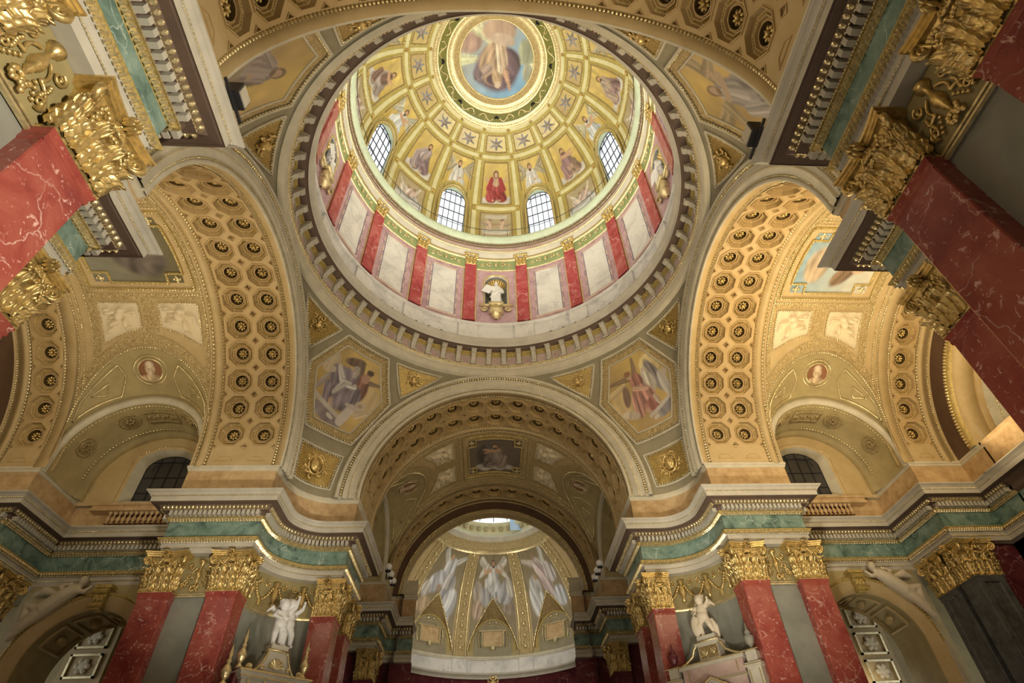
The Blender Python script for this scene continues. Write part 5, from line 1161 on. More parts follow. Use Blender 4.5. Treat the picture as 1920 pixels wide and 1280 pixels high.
for k in (0, 4, 12):
    az = 22.5 * k; T = ringT(az, RD, 0)
    nb = thing('niche', {0: 'gilded shell niche at the centre of the drum', 4: 'gilded shell niche at the right rim of the drum', 12: 'gilded shell niche at the left rim of the drum'}[k], 'niche'); nb.matrix_world = T
    b = MB(); ph = np.linspace(0, pi, 17); prof = [(30.4, 1), (32.85, 1)]
    b.grid(np.array([[(.76 * math.cos(t), .7 * math.sin(t), z) for t in ph] for z in (30.4, 31.6, 32.85)])); b.grid(np.array([[(.78 * math.cos(t) * math.cos(f), .72 * math.sin(t) * math.cos(f) + .02, 32.84 + .78 * math.sin(f)) for t in ph] for f in np.linspace(0, pi / 2, 9)])); b.box((-.76, 0, 30.3), (.76, .8, 30.42)); b.build('recess', 'niche_grey', nb, True)
    b = MB()
    for i in range(11):   # shell flutes in the half dome
        t = (i + .5) / 11 * pi; P = [(0.1 * math.cos(t), .55, 32.9 + .1 * math.sin(t))] + [(q * math.cos(t), .7 * math.sqrt(max(0, 1 - (q / .8) ** 2)), 32.86 + q * math.sin(t)) for q in (.3, .55, .74)]
        b.tube(P, [.03, .06, .09, .11], 6)
    b.build('shell', 'gold', nb, True)
    b = MB(); P = [(.84, -.03, 30.4)] + [(.84 * math.cos(t), -.03, 32.85 + .84 * math.sin(t)) for t in np.linspace(0, pi, 25)] + [(-.84, -.03, 30.4)]; b.tube(P, .07, 6)
    P = [(1.0, -.02, 30.4)] + [(1.0 * math.cos(t), -.02, 32.85 + 1.0 * math.sin(t)) for t in np.linspace(0, pi, 25)] + [(-1.0, -.02, 30.4)]; b.tube(P, .04, 6); b.build('niche_frame', 'gold_pale', nb, True)
    b = MB(); b.box((-.5, -.45, 30.2), (.5, .2, 30.42)); b.box((-.42, -.36, 29.6), (.42, .1, 30.2)); b.box((-.48, -.42, 29.5), (.48, .1, 29.62)); b.box((-1.15, -.25, 30.28), (1.15, .05, 30.42)); b.lathe([(.05, 29.0), (.3, 29.2), (.36, 29.5)], 12, (0, -.1, 0))
    for sg in (-1, 1): scroll(b, (sg * .78, 30.0), .22, 1.2, 0 if sg > 0 else pi, -sg, .07, 18, -.16)
    b.build('corbel', 'gold_pale', nb, True)
    s_ = MB(); robed_statue(s_, k); o = s_.mesh('niche_statue', 'statue_white', True); o = link('niche_statue', o); o.matrix_world = T @ Matrix.Translation((0, .05, 30.43)); remesh(o, .035, 2); tag(o, SLAB[k], 'statue', 'niche statues in the drum')
# small floodlights standing on the plinth ledge
def flood(P, lab, s_=1.0, m='lamp_white', grp='small floodlights', dirn=(0, 0, 1)):
    e = thing('floodlight', lab, 'lamp', P, group=grp); b = MB(); b.ell((0, 0, .16 * s_), (.13 * s_, .13 * s_, .13 * s_), n=12); b.build('lamp_head', m, e, True)
    b = MB(); b.lathe([(.1 * s_, 0), (.1 * s_, .03 * s_), (.03 * s_, .04 * s_), (.03 * s_, .1 * s_)], 8); b.build('foot', 'iron', e); return e
for sg in (-1, 1):
    for k in range(8):
        az = sg * (22 + 5.2 * k)
        a_ = math.radians(az); flood((9.22 * math.sin(a_), 9.22 * math.cos(a_), 26.83), f'small dark lamp on the {"left" if sg < 0 else "right"} drum ledge, {("first", "second", "third", "fourth", "fifth", "sixth", "seventh", "eighth")[k]} from the central statue', .8, 'iron', f'dark lamps in the {"left" if sg < 0 else "right"} ledge row')
# ================================================================== dome
ZD, RDM = 39.6, 9.3; DC = (0, 0, ZD)
def dp(az, el, off=0.0):
    if el < 0: a = math.radians(az); r = RDM - off; return np.array((r * math.sin(a), r * math.cos(a), ZD + math.radians(el) * RDM))
    return sp(az, el, off, DC, RDM)
dome = thing('dome', 'gold mosaic dome with sixteen ribs and painted panels', 'dome', (0, 0, 0))
WH = 6.5; WS, WT = 13.0, 22.5     # window half width (deg), springing and crown elevation
def wtop(d, hw=WH, t=WT, s_=WS): return s_ + (t - s_) * math.sqrt(max(0, 1 - (d / hw) ** 2)) if abs(d) < hw else -12.0
b = MB()
for k in range(16):
    rows = []
    ds = np.linspace(-11.25, 11.25, 37) if k % 2 == 0 else np.r_[np.linspace(-11.25, -WH - 1e-3, 8), np.linspace(-WH + 1e-3, WH - 1e-3, 25), np.linspace(WH + 1e-3, 11.25, 8)]
    for d in ds:
        lo = wtop(d) if k % 2 else -12.0; rows.append([dp(22.5 * k + d, lo + (60.5 - lo) * t) for t in np.linspace(0, 1, 30)])
    b.grid(np.array(rows))
b.build('shell', 'dome_gold', dome, True)
def dgrid(a0, a1, e0, e1, na, ne, off): return np.array([[dp(a0 + (a1 - a0) * i / (na - 1), e0 + (e1 - e0) * j / (ne - 1), off) for j in range(ne)] for i in range(na)])
def raised(b, a0, a1, e0, e1, off, na=3, ne=8):
    """cream strip with bevelled sides"""
    da, de = (a1 - a0) * .12, (e1 - e0) * .03 + .15
    P = dgrid(a0, a1, e0, e1, na, ne, off); b.grid(P)
    Q = dgrid(a0 - da * .6, a1 + da * .6, e0 - .15, e1 + .15, na, ne, 0.0)
    for s_ in (0, -1): b.grid(np.array([P[s_], Q[s_]])); b.grid(np.array([P[:, s_], Q[:, s_]]))
STR = MB(); raised(STR, -1.05, 1.05, -11, 11.6, .05); me_r0 = STR.mesh('rib_strip', 'dome_cream')
STR = MB(); raised(STR, -1.05, 1.05, 16.2, 41.6, .05, 3, 16); me_r1 = STR.mesh('rib_strip', 'dome_cream')
STR = MB(); raised(STR, -1.15, 1.15, 46.0, 54.8, .05, 3, 8); me_r2 = STR.mesh('rib_strip', 'dome_cream')
STR = MB(); raised(STR, -9.2, 9.2, 13.1, 14.9, .05, 13, 3); me_h0 = STR.mesh('ring_strip', 'dome_cream')
STR = MB(); raised(STR, -9.1, 9.1, 43.0, 44.6, .05, 13, 3); me_h1 = STR.mesh('ring_strip', 'dome_cream')
STR = MB(); raised(STR, -8.8, 8.8, 56.4, 57.8, .05, 13, 3); me_h2 = STR.mesh('ring_strip', 'dome_cream')
def dbeads(b, pts, pitch, size, off=.02, tpl=EGG6):
    for (a0, e0), (a1, e1) in zip(pts[:-1], pts[1:]):
        p, q = dp(a0, e0, off), dp(a1, e1, off); n = max(2, int(np.linalg.norm(q - p) / pitch)); f = (np.arange(n) + .5) / n
        P = np.array([dp(a0 + (a1 - a0) * t, e0 + (e1 - e0) * t, off) for t in f]); T = np.gradient(P, axis=0); T /= np.linalg.norm(T, axis=1)[:, None]
        N = np.array([0, 0, ZD]) - P; N -= T * (N * T).sum(1)[:, None]; N /= np.linalg.norm(N, axis=1)[:, None]; b.stamp(*tpl, P, T, N, size)
b = MB()
for pts in ([(-8.5, -11), (-8.5, 11.6), (8.5, 11.6), (8.5, -11)], [(-8.6, 16.2), (-8.6, 41.7), (8.6, 41.7), (8.6, 16.2), (-8.6, 16.2)], [(-8.6, 45.7), (-8.6, 55.1), (8.6, 55.1), (8.6, 45.7), (-8.6, 45.7)]): dbeads(b, pts, .13, (.1, .09, .08))
DB_E = b.mesh('gilded_beads', 'gold_pale')
b = MB(); dbeads(b, [(-8.6, 24), (-8.6, 41.7), (8.6, 41.7), (8.6, 24)], .13, (.1, .09, .08)); dbeads(b, [(-8.6, 45.7), (-8.6, 55.1), (8.6, 55.1), (8.6, 45.7), (-8.6, 45.7)], .13, (.1, .09, .08))
wf = [(-8.2, -11)] + [(-8.2 * math.cos(t), 13 + 12.0 * math.sin(t)) for t in np.linspace(0, pi, 15)] + [(8.2, -11)]; dbeads(b, wf, .13, (.11, .1, .09))
P = [dp(a_, e_, .04) for a_, e_ in [(-7.2, -11)] + [(-7.2 * math.cos(t), 13 + 10.6 * math.sin(t)) for t in np.linspace(0, pi, 33)] + [(7.2, -11)]]; b.tube(P, .08, 6)
P = [dp(a_, e_, .02) for a_, e_ in [(-9.2, -11)] + [(-9.2 * math.cos(t), 13 + 13.2 * math.sin(t)) for t in np.linspace(0, pi, 33)] + [(9.2, -11)]]; b.tube(P, .05, 6)
DB_O = b.mesh('gilded_beads', 'gold_pale')
# dark sunk borders round panels
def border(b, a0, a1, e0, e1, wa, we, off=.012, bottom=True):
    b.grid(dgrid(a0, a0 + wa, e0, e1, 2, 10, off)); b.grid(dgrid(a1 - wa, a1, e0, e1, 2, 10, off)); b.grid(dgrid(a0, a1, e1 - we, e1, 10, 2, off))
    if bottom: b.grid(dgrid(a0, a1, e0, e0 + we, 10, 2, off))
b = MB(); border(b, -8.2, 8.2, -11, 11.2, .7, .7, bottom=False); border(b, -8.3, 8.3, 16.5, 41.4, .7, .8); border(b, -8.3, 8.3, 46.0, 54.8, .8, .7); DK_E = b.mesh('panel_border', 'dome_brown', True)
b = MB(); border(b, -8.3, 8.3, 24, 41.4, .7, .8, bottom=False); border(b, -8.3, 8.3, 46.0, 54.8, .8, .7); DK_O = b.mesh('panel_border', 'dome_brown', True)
b = MB()
for el in (14.0, 43.8, 57.1):
    p = dp(0, el, .05); n_ = np.array(DC) - p; n_ /= np.linalg.norm(n_); ex = np.array((1.0, 0, 0)); ey = np.cross(n_, ex); s_ = {14.0: .13, 43.8: .12, 57.1: .09}[el]
    for q in range(4): b.ell(p + s_ * (ex * math.cos(q * pi / 2 + pi / 4) + ey * math.sin(q * pi / 2 + pi / 4)), (s_ * .6,) * 3, n=6)
    b.ell(p, (s_ * .6,) * 3, n=6)
DX = b.mesh('crossing_flower', 'gold', True)
GOLDBG = lambda X, Y: np.stack([.66 + .06 * np.sin(4 * X) + .06 * Y, .50 + .05 * np.sin(4 * X) + .06 * Y, .16 + .05 * Y], -1)
def cherub(white=0):
    W = (.22, .22, .26); I = []
    for a_ in (35, 90, 145, 215, 270, 325): t = math.radians(a_); I.append(('s', .1 * math.cos(t), .1 * math.sin(t), .80 * math.cos(t), .84 * math.sin(t), .19, .06, tuple(c * (1 + .3 * math.sin(a_)) for c in W), .2))
    return I + [('e', 0, -.02, .30, .32, 0, (.30, .28, .30), .15), ('e', 0, .0, .18, .21, 0, (.44, .35, .28), 0), ('e', 0, .14, .17, .1, 0, (.22, .18, .16), 0)]
EVEN = {0: fig(0, -.08, .80, (.34, .05, .06), (.42, .08, .09), (.62, .42, .28), (.12, .06, .03), arms='up'), 1: fig(0, -.05, .80, (.40, .28, .22), (.34, .22, .24), arms='side', lean=-.1), 2: fig(.05, 0, .80, (.30, .20, .22), (.44, .36, .30), arms='down', lean=.1), 3: fig(0, 0, .80, (.42, .38, .33), (.25, .18, .16), arms='up'), 4: fig(0, 0, .80, (.30, .26, .24), (.5, .46, .4), arms='down'), 7: fig(0, -.05, .80, (.30, .22, .26), (.40, .34, .36), arms='down', lean=.12), 6: fig(0, 0, .80, (.42, .36, .36), (.22, .14, .12), arms='side', lean=.1)}
EVEN[0] = EVEN[0] + [('e', 0, .17, .20, .26, 0, (.60, .42, .30), .1), ('s', -.22, .28, -.36, -.2, .1, .14, (.36, .05, .06), .15), ('s', .22, .28, .36, -.2, .1, .14, (.36, .05, .06), .15), ('e', 0, .5, .15, .19, 0, (.14, .07, .04), 0), ('e', 0, .48, .095, .13, 0, (.60, .42, .30), 0)]
ANG = {1: fig(.0, .1, .8, (.55, .56, .58), (.66, .66, .66), arms='down', wings=(.42, .38, .28), lean=-.1), 2: fig(0, .1, .8, (.50, .60, .66), (.64, .70, .74), arms='side', wings=(.55, .52, .4)), 3: fig(0, .1, .8, (.52, .6, .68), (.68, .72, .76), arms='side', wings=(.5, .5, .42)), 0: fig(0, .1, .8, (.55, .5, .4), (.6, .56, .5), arms='down', wings=(.4, .36, .26))}
LOWB = {0: [('e', -.45, .1, .2, .5, 10, (.68, .52, .42), .15), ('e', .45, .1, .2, .5, -10, (.66, .50, .40), .15), ('e', -.4, .6, .14, .16, 0, (.35, .24, .16), 0), ('e', .42, .6, .14, .16, 0, (.3, .2, .14), 0), ('s', -.6, .75, .6, .75, .14, .14, (.66, .62, .54), 0), ('s', -.7, -.45, .7, -.45, .2, .2, (.64, .62, .58), .1), ('s', -.9, .2, -.6, .1, .1, .12, (.4, .32, .26), .1), ('s', .9, .2, .6, .1, .1, .12, (.4, .32, .26), .1), ('s', -.25, .2, .25, .2, .08, .08, (.5, .34, .26), 0)],
        1: [('e', -.3, .0, .4, .45, 30, (.70, .62, .58), .25), ('e', .2, .1, .4, .45, -20, (.66, .52, .50), .25), ('e', .5, -.2, .35, .3, 0, (.55, .5, .52), .25), ('e', -.1, .5, .13, .14, 0, (.4, .28, .2), 0), ('e', .35, .55, .13, .14, 0, (.38, .26, .2), 0), ('s', -.5, .3, -.8, .7, .1, .05, (.72, .68, .62), .1), ('s', .5, .5, .7, .85, .1, .05, (.7, .66, .6), .1), ('s', -.8, -.6, .8, -.5, .3, .3, (.62, .64, .68), .2)]}
def dpaint(name, k, a0, a1, e0, e1, items, bg, seed, lab, lowf=None, n=41, m=53, asp=1.0):
    C = paint(n, m, bg, items, asp, seed); az = np.linspace(a0, a1, n)
    P = np.array([[dp(22.5 * k + a_, (lowf(a_) if lowf else e0) + (e1 - (lowf(a_) if lowf else e0)) * j / (m - 1), .015) for j in range(m)] for a_ in az])
    if lowf:   # keep the picture square to the panel, not squeezed over the window
        big = paint(81, 81, bg, items, asp, seed); J = np.array([[int(round(((lowf(a_) + (e1 - lowf(a_)) * j / (m - 1)) - e0) / (e1 - e0) * 80)) for j in range(m)] for a_ in az]); I_ = np.array([[int(round(i / (n - 1) * 80))] * m for i in range(n)]); C = big[np.clip(I_, 0, 80), np.clip(J, 0, 80)]
    return paint_obj(name, P, C, dome, label=lab)
for k in range(16):
    T = Matrix.Rotation(-math.radians(22.5 * k), 4, 'Z'); TR = Matrix.Rotation(-math.radians(22.5 * k + 11.25), 4, 'Z')
    vis = in_frame(dp(22.5 * k, 35), 100) and (k <= 5 or k >= 11)
    for me in (me_r0, me_r1, me_r2): link('rib_strip', me, dome, TR)
    link('crossing_flower', DX, dome, TR)
    for me in ((me_h0, me_h1, me_h2) if k % 2 == 0 else (me_h1, me_h2)): link('ring_strip', me, dome, T)
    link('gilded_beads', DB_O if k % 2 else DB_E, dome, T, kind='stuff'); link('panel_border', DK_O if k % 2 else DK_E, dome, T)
    kk = k if k <= 8 else k - 16
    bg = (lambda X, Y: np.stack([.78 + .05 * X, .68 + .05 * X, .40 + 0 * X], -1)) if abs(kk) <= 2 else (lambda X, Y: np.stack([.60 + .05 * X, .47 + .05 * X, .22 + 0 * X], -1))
    dpaint('cherub_mosaic', k, -7.3, 7.3, 46.8, 54.2, cherub(), bg, k, 'six winged cherub head on gold', n=31, m=31)
    if k % 2 == 0:
        i = (k // 2) % 8; it = EVEN.get(i, EVEN[3]); dpaint('saint_mosaic', k, -7.5, 7.5, 17.3, 40.6, it, GOLDBG, k, 'seated Christ in crimson robe with raised hands on gold' if k == 0 else 'seated robed saint on clouds on gold', asp=.66, n=53, m=71)
        dpaint('angel_mosaic', k, -7.5, 7.5, -9.0, 10.5, LOWB[0 if k == 0 else 1], (lambda X, Y: np.stack([.52 + 0 * X, .44 + 0 * X, .28 + 0 * X], -1)), k, 'pair of cherubs with a cartouche' if k == 0 else 'group of pale angels', n=35, m=35)
    else:
        j = {1: 0, -1: 1, 3: 2, -3: 3}.get(kk, 0); lf = lambda d: 13 + 13.4 * math.sqrt(max(0, 1 - (d / 9.3) ** 2))
        dpaint('angel_mosaic', k, -7.5, 7.5, 14.0, 40.6, [tuple(q[:1]) + tuple(q[1:]) for q in ANG[{0: 1, 1: 1, 2: 2, 3: 3}[j]]], GOLDBG, k, 'winged angels above the window', lowf=lf, asp=.72, n=53, m=61)
    if k % 2:   # window with deep reveal
        wa = math.radians(22.5 * k); er = np.array((math.sin(wa), math.cos(wa), 0)); et = np.array((math.cos(wa), -math.sin(wa), 0))
        n1 = np.array([dp(22.5 * k + d, e_) for d, e_ in [(-WH, -12)] + [(-WH * math.cos(t), WS + (WT - WS) * math.sin(t)) for t in np.linspace(0, pi, 31)] + [(WH, -12)]])
        hw = 1.08; zsx, rise, z0 = 4.65, 1.08, 0.0; wup = np.array((0, 0, 5.6)) - er * .62; wup /= np.linalg.norm(wup); wor = er * 9.62 + np.array((0, 0, 37.6)); wn = np.cross(wup, et)
        n2 = np.array([wor + et * x + wup * z for x, z in [(-hw, z0)] + [(-hw * math.cos(t), zsx + rise * math.sin(t)) for t in np.linspace(0, pi, 31)] + [(hw, z0)]])
        b = MB(); b.grid(np.array([n1, n1 + (n2 - n1) * .5, n2])); b.build('window_reveal', 'mint_stone', dome)
        WN += 1; window(f'window_{WN}', frame4(wor, et, wn, wup), hw, z0, zsx, rise, 5, 5, 'window_glass', .045, .04)
# crown rings and the central mosaic
def dring(name, prof, m, lab=None, beads=None):
    b = MB(); revolve(b, prof, 160); return b.build(name, m, dome, True, label=lab)
zr = lambda r: ZD + math.sqrt(RDM ** 2 - r * r)
dring('crown_moulding', [(5.0, zr(5.0)), (4.92, zr(5.0) - .02), (4.9, zr(4.9) + .0), (4.75, zr(4.75) - .08), (4.6, zr(4.6) - .02), (4.5, zr(4.5) - .05)], 'gold_pale')
dring('green_ring', [(4.5, zr(4.5) - .02), (3.9, zr(3.9) - .02)], 'dome_green', 'olive green ring with gold tendrils')
dring('crown_moulding', [(3.92, zr(3.9) - .04), (3.84, zr(3.84) - .14), (3.74, zr(3.74) - .05), (3.6, zr(3.6) - .05), (3.5, zr(3.5) - .09), (3.3, zr(3.3) - .05)], 'gold_pale')
dring('ornament_ring', [(3.32, zr(3.3) - .04), (2.92, zr(2.92) - .04)], 'ornament_gold')
dring('crown_moulding', [(2.94, zr(2.9) - .04), (2.9, zr(2.9) - .1), (2.84, zr(2.84) - .1), (2.82, zr(2.8) - .02)], 'gold_pale')
b = MB(); ringbeads(b, 4.7, zr(4.7) - .08, .19, (.17, .16, .12), (.3, -1)); ringbeads(b, 3.6, zr(3.6) - .06, .13, (.11, .11, .1), (.3, -1)); ringbeads(b, 4.97, zr(4.97) - .02, .12, (.1, .07, .06), (.4, -1)); b.build('gilded_beads', 'gold_pale', dome, kind='stuff')
for k in range(8):
    a_ = 2 * pi * k / 8; p = np.array((4.2 * math.sin(a_), 4.2 * math.cos(a_), zr(4.2) - .03)); b = MB(); b.lathe([(.0, -.02), (.13, -.02), (.16, -.05), (.19, -.02)], 14, p); b.build('vent_hole', 'dark_hole', dome, True)
    g = MB()
    for sg in (-1, 1):
        P = []
        for t in np.linspace(.06, .34, 16): aa = a_ + sg * t; r_ = 4.2 + .2 * math.sin((t - .06) / .28 * 2 * pi); P.append((r_ * math.sin(aa), r_ * math.cos(aa), zr(r_) - .06))
        g.tube(P, .045, 5)
        for q in range(2):
            c_ = a_ + sg * (.2 + .12 * q); P = []
            for t in np.linspace(0, 1, 10): w = .13 * (1 - .7 * t); al = t * 5 * sg; r_ = 4.2 + w * math.cos(al); aa = c_ + w * math.sin(al) / 4.2; P.append((r_ * math.sin(aa), r_ * math.cos(aa), zr(r_) - .05))
            g.tube(P, .03, 5)
    g.build('gold_tendril', 'gold_pale', dome, True)
rr = np.linspace(.01, 2.84, 46); tt = np.linspace(0, 2 * pi, 97)
P = np.array([[(r_ * math.sin(t), r_ * math.cos(t), zr(r_) - .02) for t in tt] for r_ in rr]); UVs = np.array([[(r_ / 2.84 * math.sin(t), -r_ / 2.84 * math.cos(t)) for t in tt] for r_ in rr])
SKY = lambda X, Y: np.stack([.34 + .12 * np.clip(Y - X, -1, 1), .46 + .02 * np.clip(Y - X, -1, 1), .58 - .12 * np.clip(Y - X, -1, 1)], -1)
it = [('e', -.75, .45, .35, .3, 0, (.44, .30, .26), .1), ('s', -.05, .3, -.7, .95, .03, .20, (.75, .76, .52), .15), ('s', -.2, 0, -1.0, -.02, .02, .15, (.70, .74, .50), .15), ('s', .3, 0, 1.0, -.02, .02, .12, (.70, .74, .5), .15), ('e', .8, .25, .22, .35, 0, (.33, .36, .26), .1), ('e', .85, -.3, .14, .25, 0, (.36, .38, .3), .1),
      ('e', .0, -.25, .6, .58, 0, (.14, .09, .13), .2), ('s', -.45, -.4, .35, .85, .22, .14, (.17, .13, .17), .2), ('e', .35, -.05, .3, .36, 20, (.14, .09, .12), .25), ('e', -.1, -.1, .38, .55, -10, (.44, .31, .21), .25), ('s', .05, .55, .08, -.35, .12, .07, (.66, .56, .44), .2), ('s', .12, .5, .2, -.1, .10, .10, (.50, .38, .28), .2),
      ('e', .05, .72, .45, .3, 0, (.50, .36, .28), .08), ('e', .15, .5, .33, .16, -10, (.58, .46, .38), .05), ('s', -.25, -.25, -.5, -.45, .14, .07, (.42, .32, .28), .15), ('s', .25, -.35, .36, -.75, .08, .04, (.54, .34, .24), .1), ('e', -.08, -.52, .22, .14, 0, (.09, .05, .07), 0), ('e', .0, -.50, .13, .2, 15, (.48, .34, .22), .1), ('e', .02, -.66, .08, .09, 0, (.62, .5, .38), 0), ('e', -.52, -.4, .12, .1, 0, (.18, .13, .15), .1)]
big = paint(141, 141, SKY, it, seed=9); I_ = np.clip(((UVs + 1) / 2 * 140).round().astype(int), 0, 140); paint_obj('crown_mosaic', P, big[I_[..., 0], I_[..., 1]], dome, label='round mosaic of a robed bearded figure seen from below against blue sky with gold rays')
# thin rail round the foot of the dome
e = thing('railing', 'thin dark handrail running round the foot of the dome in front of the windows', 'railing')
b = MB(); P = [(8.98 * math.sin(t), 8.98 * math.cos(t), 38.75) for t in np.linspace(0, 2 * pi, 161)]; b.tube(P, .022, 5, caps=False); b.build('handrail', 'iron', e)
for k in range(32):
    t = 2 * pi * (k + .5) / 32; b = MB(); b.tube([(8.98 * math.sin(t), 8.98 * math.cos(t), 37.8), (8.98 * math.sin(t), 8.98 * math.cos(t), 38.75)], .018, 5); b.build('post', 'iron', e)
# ================================================================== apse behind the chancel
AC = (0, 27.6, 15.9); AR_ = 9.3
ap = thing('apse', 'domed apse with angel paintings and three pointed lunettes behind the chancel', 'apse')
def aq(az, el, off=0.0): return sp(az, el, off, AC, AR_)
def alo(a_):
    d = a_ - 36 * round(a_ / 36)
    return max(29.0 * (1 - abs(d) / 14.2) ** .62, 0) if abs(d) < 14.2 and abs(a_) < 52 else 0.0
b = MB(); b.grid(np.array([[aq(a_, alo(a_) + (55.2 - alo(a_)) * t) for t in np.linspace(0, 1, 28)] for a_ in np.arange(-118, 118.1, 1.0)])); b.build('shell', 'plaster_tan', ap, True)
b = MB()
for k, az in enumerate((-90, -54, -18, 18, 54, 90)):
    b = MB(); b.grid(np.array([[aq(az + d * (1 if e_ < 25 else 1 + (e_ - 25) / 60), e_, .08) for e_ in np.linspace(0, 55, 24)] for d in (-2.6, -1, 1, 2.6)])); r_ = b.build('rib', 'ornament_gold', ap, True)
    b = MB()
    for d in (-3.1, 3.1): b.tube([aq(az + d * (1 if e_ < 25 else 1 + (e_ - 25) / 60), e_, .08) for e_ in np.linspace(0, 55, 24)], .07, 6)
    for e_ in np.arange(4, 54, 5.5): b.ell(aq(az, e_, .12), (.16, .16, .22), n=6); b.ell(aq(az, e_ + 2.6, .12), (.09, .09, .12), n=6)
    b.build('gilded_moulding', 'gold_pale', r_, True)
WHT = (.62, .63, .64)
APAINT = {0: fig(0, .28, .62, (.66, .68, .70), (.70, .70, .70), arms='up', cloud=False, wings=(.62, .60, .54)) + [('e', -.62, -.1, .2, .34, 20, (.46, .40, .34), .25), ('e', -.6, -.55, .2, .25, 0, (.50, .38, .28), .25), ('e', .55, -.1, .28, .35, -20, (.40, .40, .42), .25), ('e', .7, .05, .14, .3, 10, (.58, .56, .5), .2), ('e', .6, -.55, .22, .14, 0, (.34, .27, .22), .2), ('e', -.3, -.2, .2, .3, 30, (.44, .43, .44), .2)],
          -1: [('s', -.1, .6, -.5, .95, .1, .1, (.6, .6, .56), .15), ('s', .2, .6, .8, .85, .12, .06, (.6, .6, .56), .15), ('e', .1, .45, .3, .35, 0, (.62, .64, .68), .25), ('e', .0, .78, .09, .1, 0, SKIN, 0), ('e', -.3, .05, .4, .28, 35, (.56, .57, .62), .25), ('e', .3, .05, .28, .3, -20, (.48, .47, .48), .25), ('e', .2, -.4, .25, .3, 0, (.38, .38, .42), .25), ('e', .5, -.45, .28, .4, -20, (.64, .66, .70), .25), ('e', -.65, -.2, .2, .22, 0, (.6, .58, .54), .2), ('e', -.55, -.6, .3, .2, 10, (.5, .38, .25), .2), ('e', .35, -.85, .25, .18, 0, (.6, .6, .62), .2), ('e', -.1, -.1, .1, .1, 0, (.44, .32, .24), 0)],
          1: [('s', .3, .55, .55, 1.0, .1, .1, (.62, .62, .58), .15), ('s', -.2, .55, -.75, .7, .12, .06, (.58, .52, .46), .15), ('e', .0, .45, .26, .3, 20, (.64, .56, .54), .25), ('e', .1, .1, .24, .5, 15, (.56, .46, .46), .25), ('e', .45, .25, .25, .3, 0, (.58, .54, .54), .25), ('e', -.45, -.1, .25, .35, 0, (.50, .50, .50), .25), ('e', -.6, -.45, .16, .4, 10, (.62, .64, .66), .25), ('e', -.3, -.6, .13, .4, -5, (.60, .62, .62), .25), ('e', .55, -.45, .3, .28, 0, (.52, .54, .58), .25), ('e', -.1, .78, .09, .1, 0, (.4, .26, .18), 0), ('e', -.35, .2, .08, .09, 0, (.45, .3, .2), 0)]}
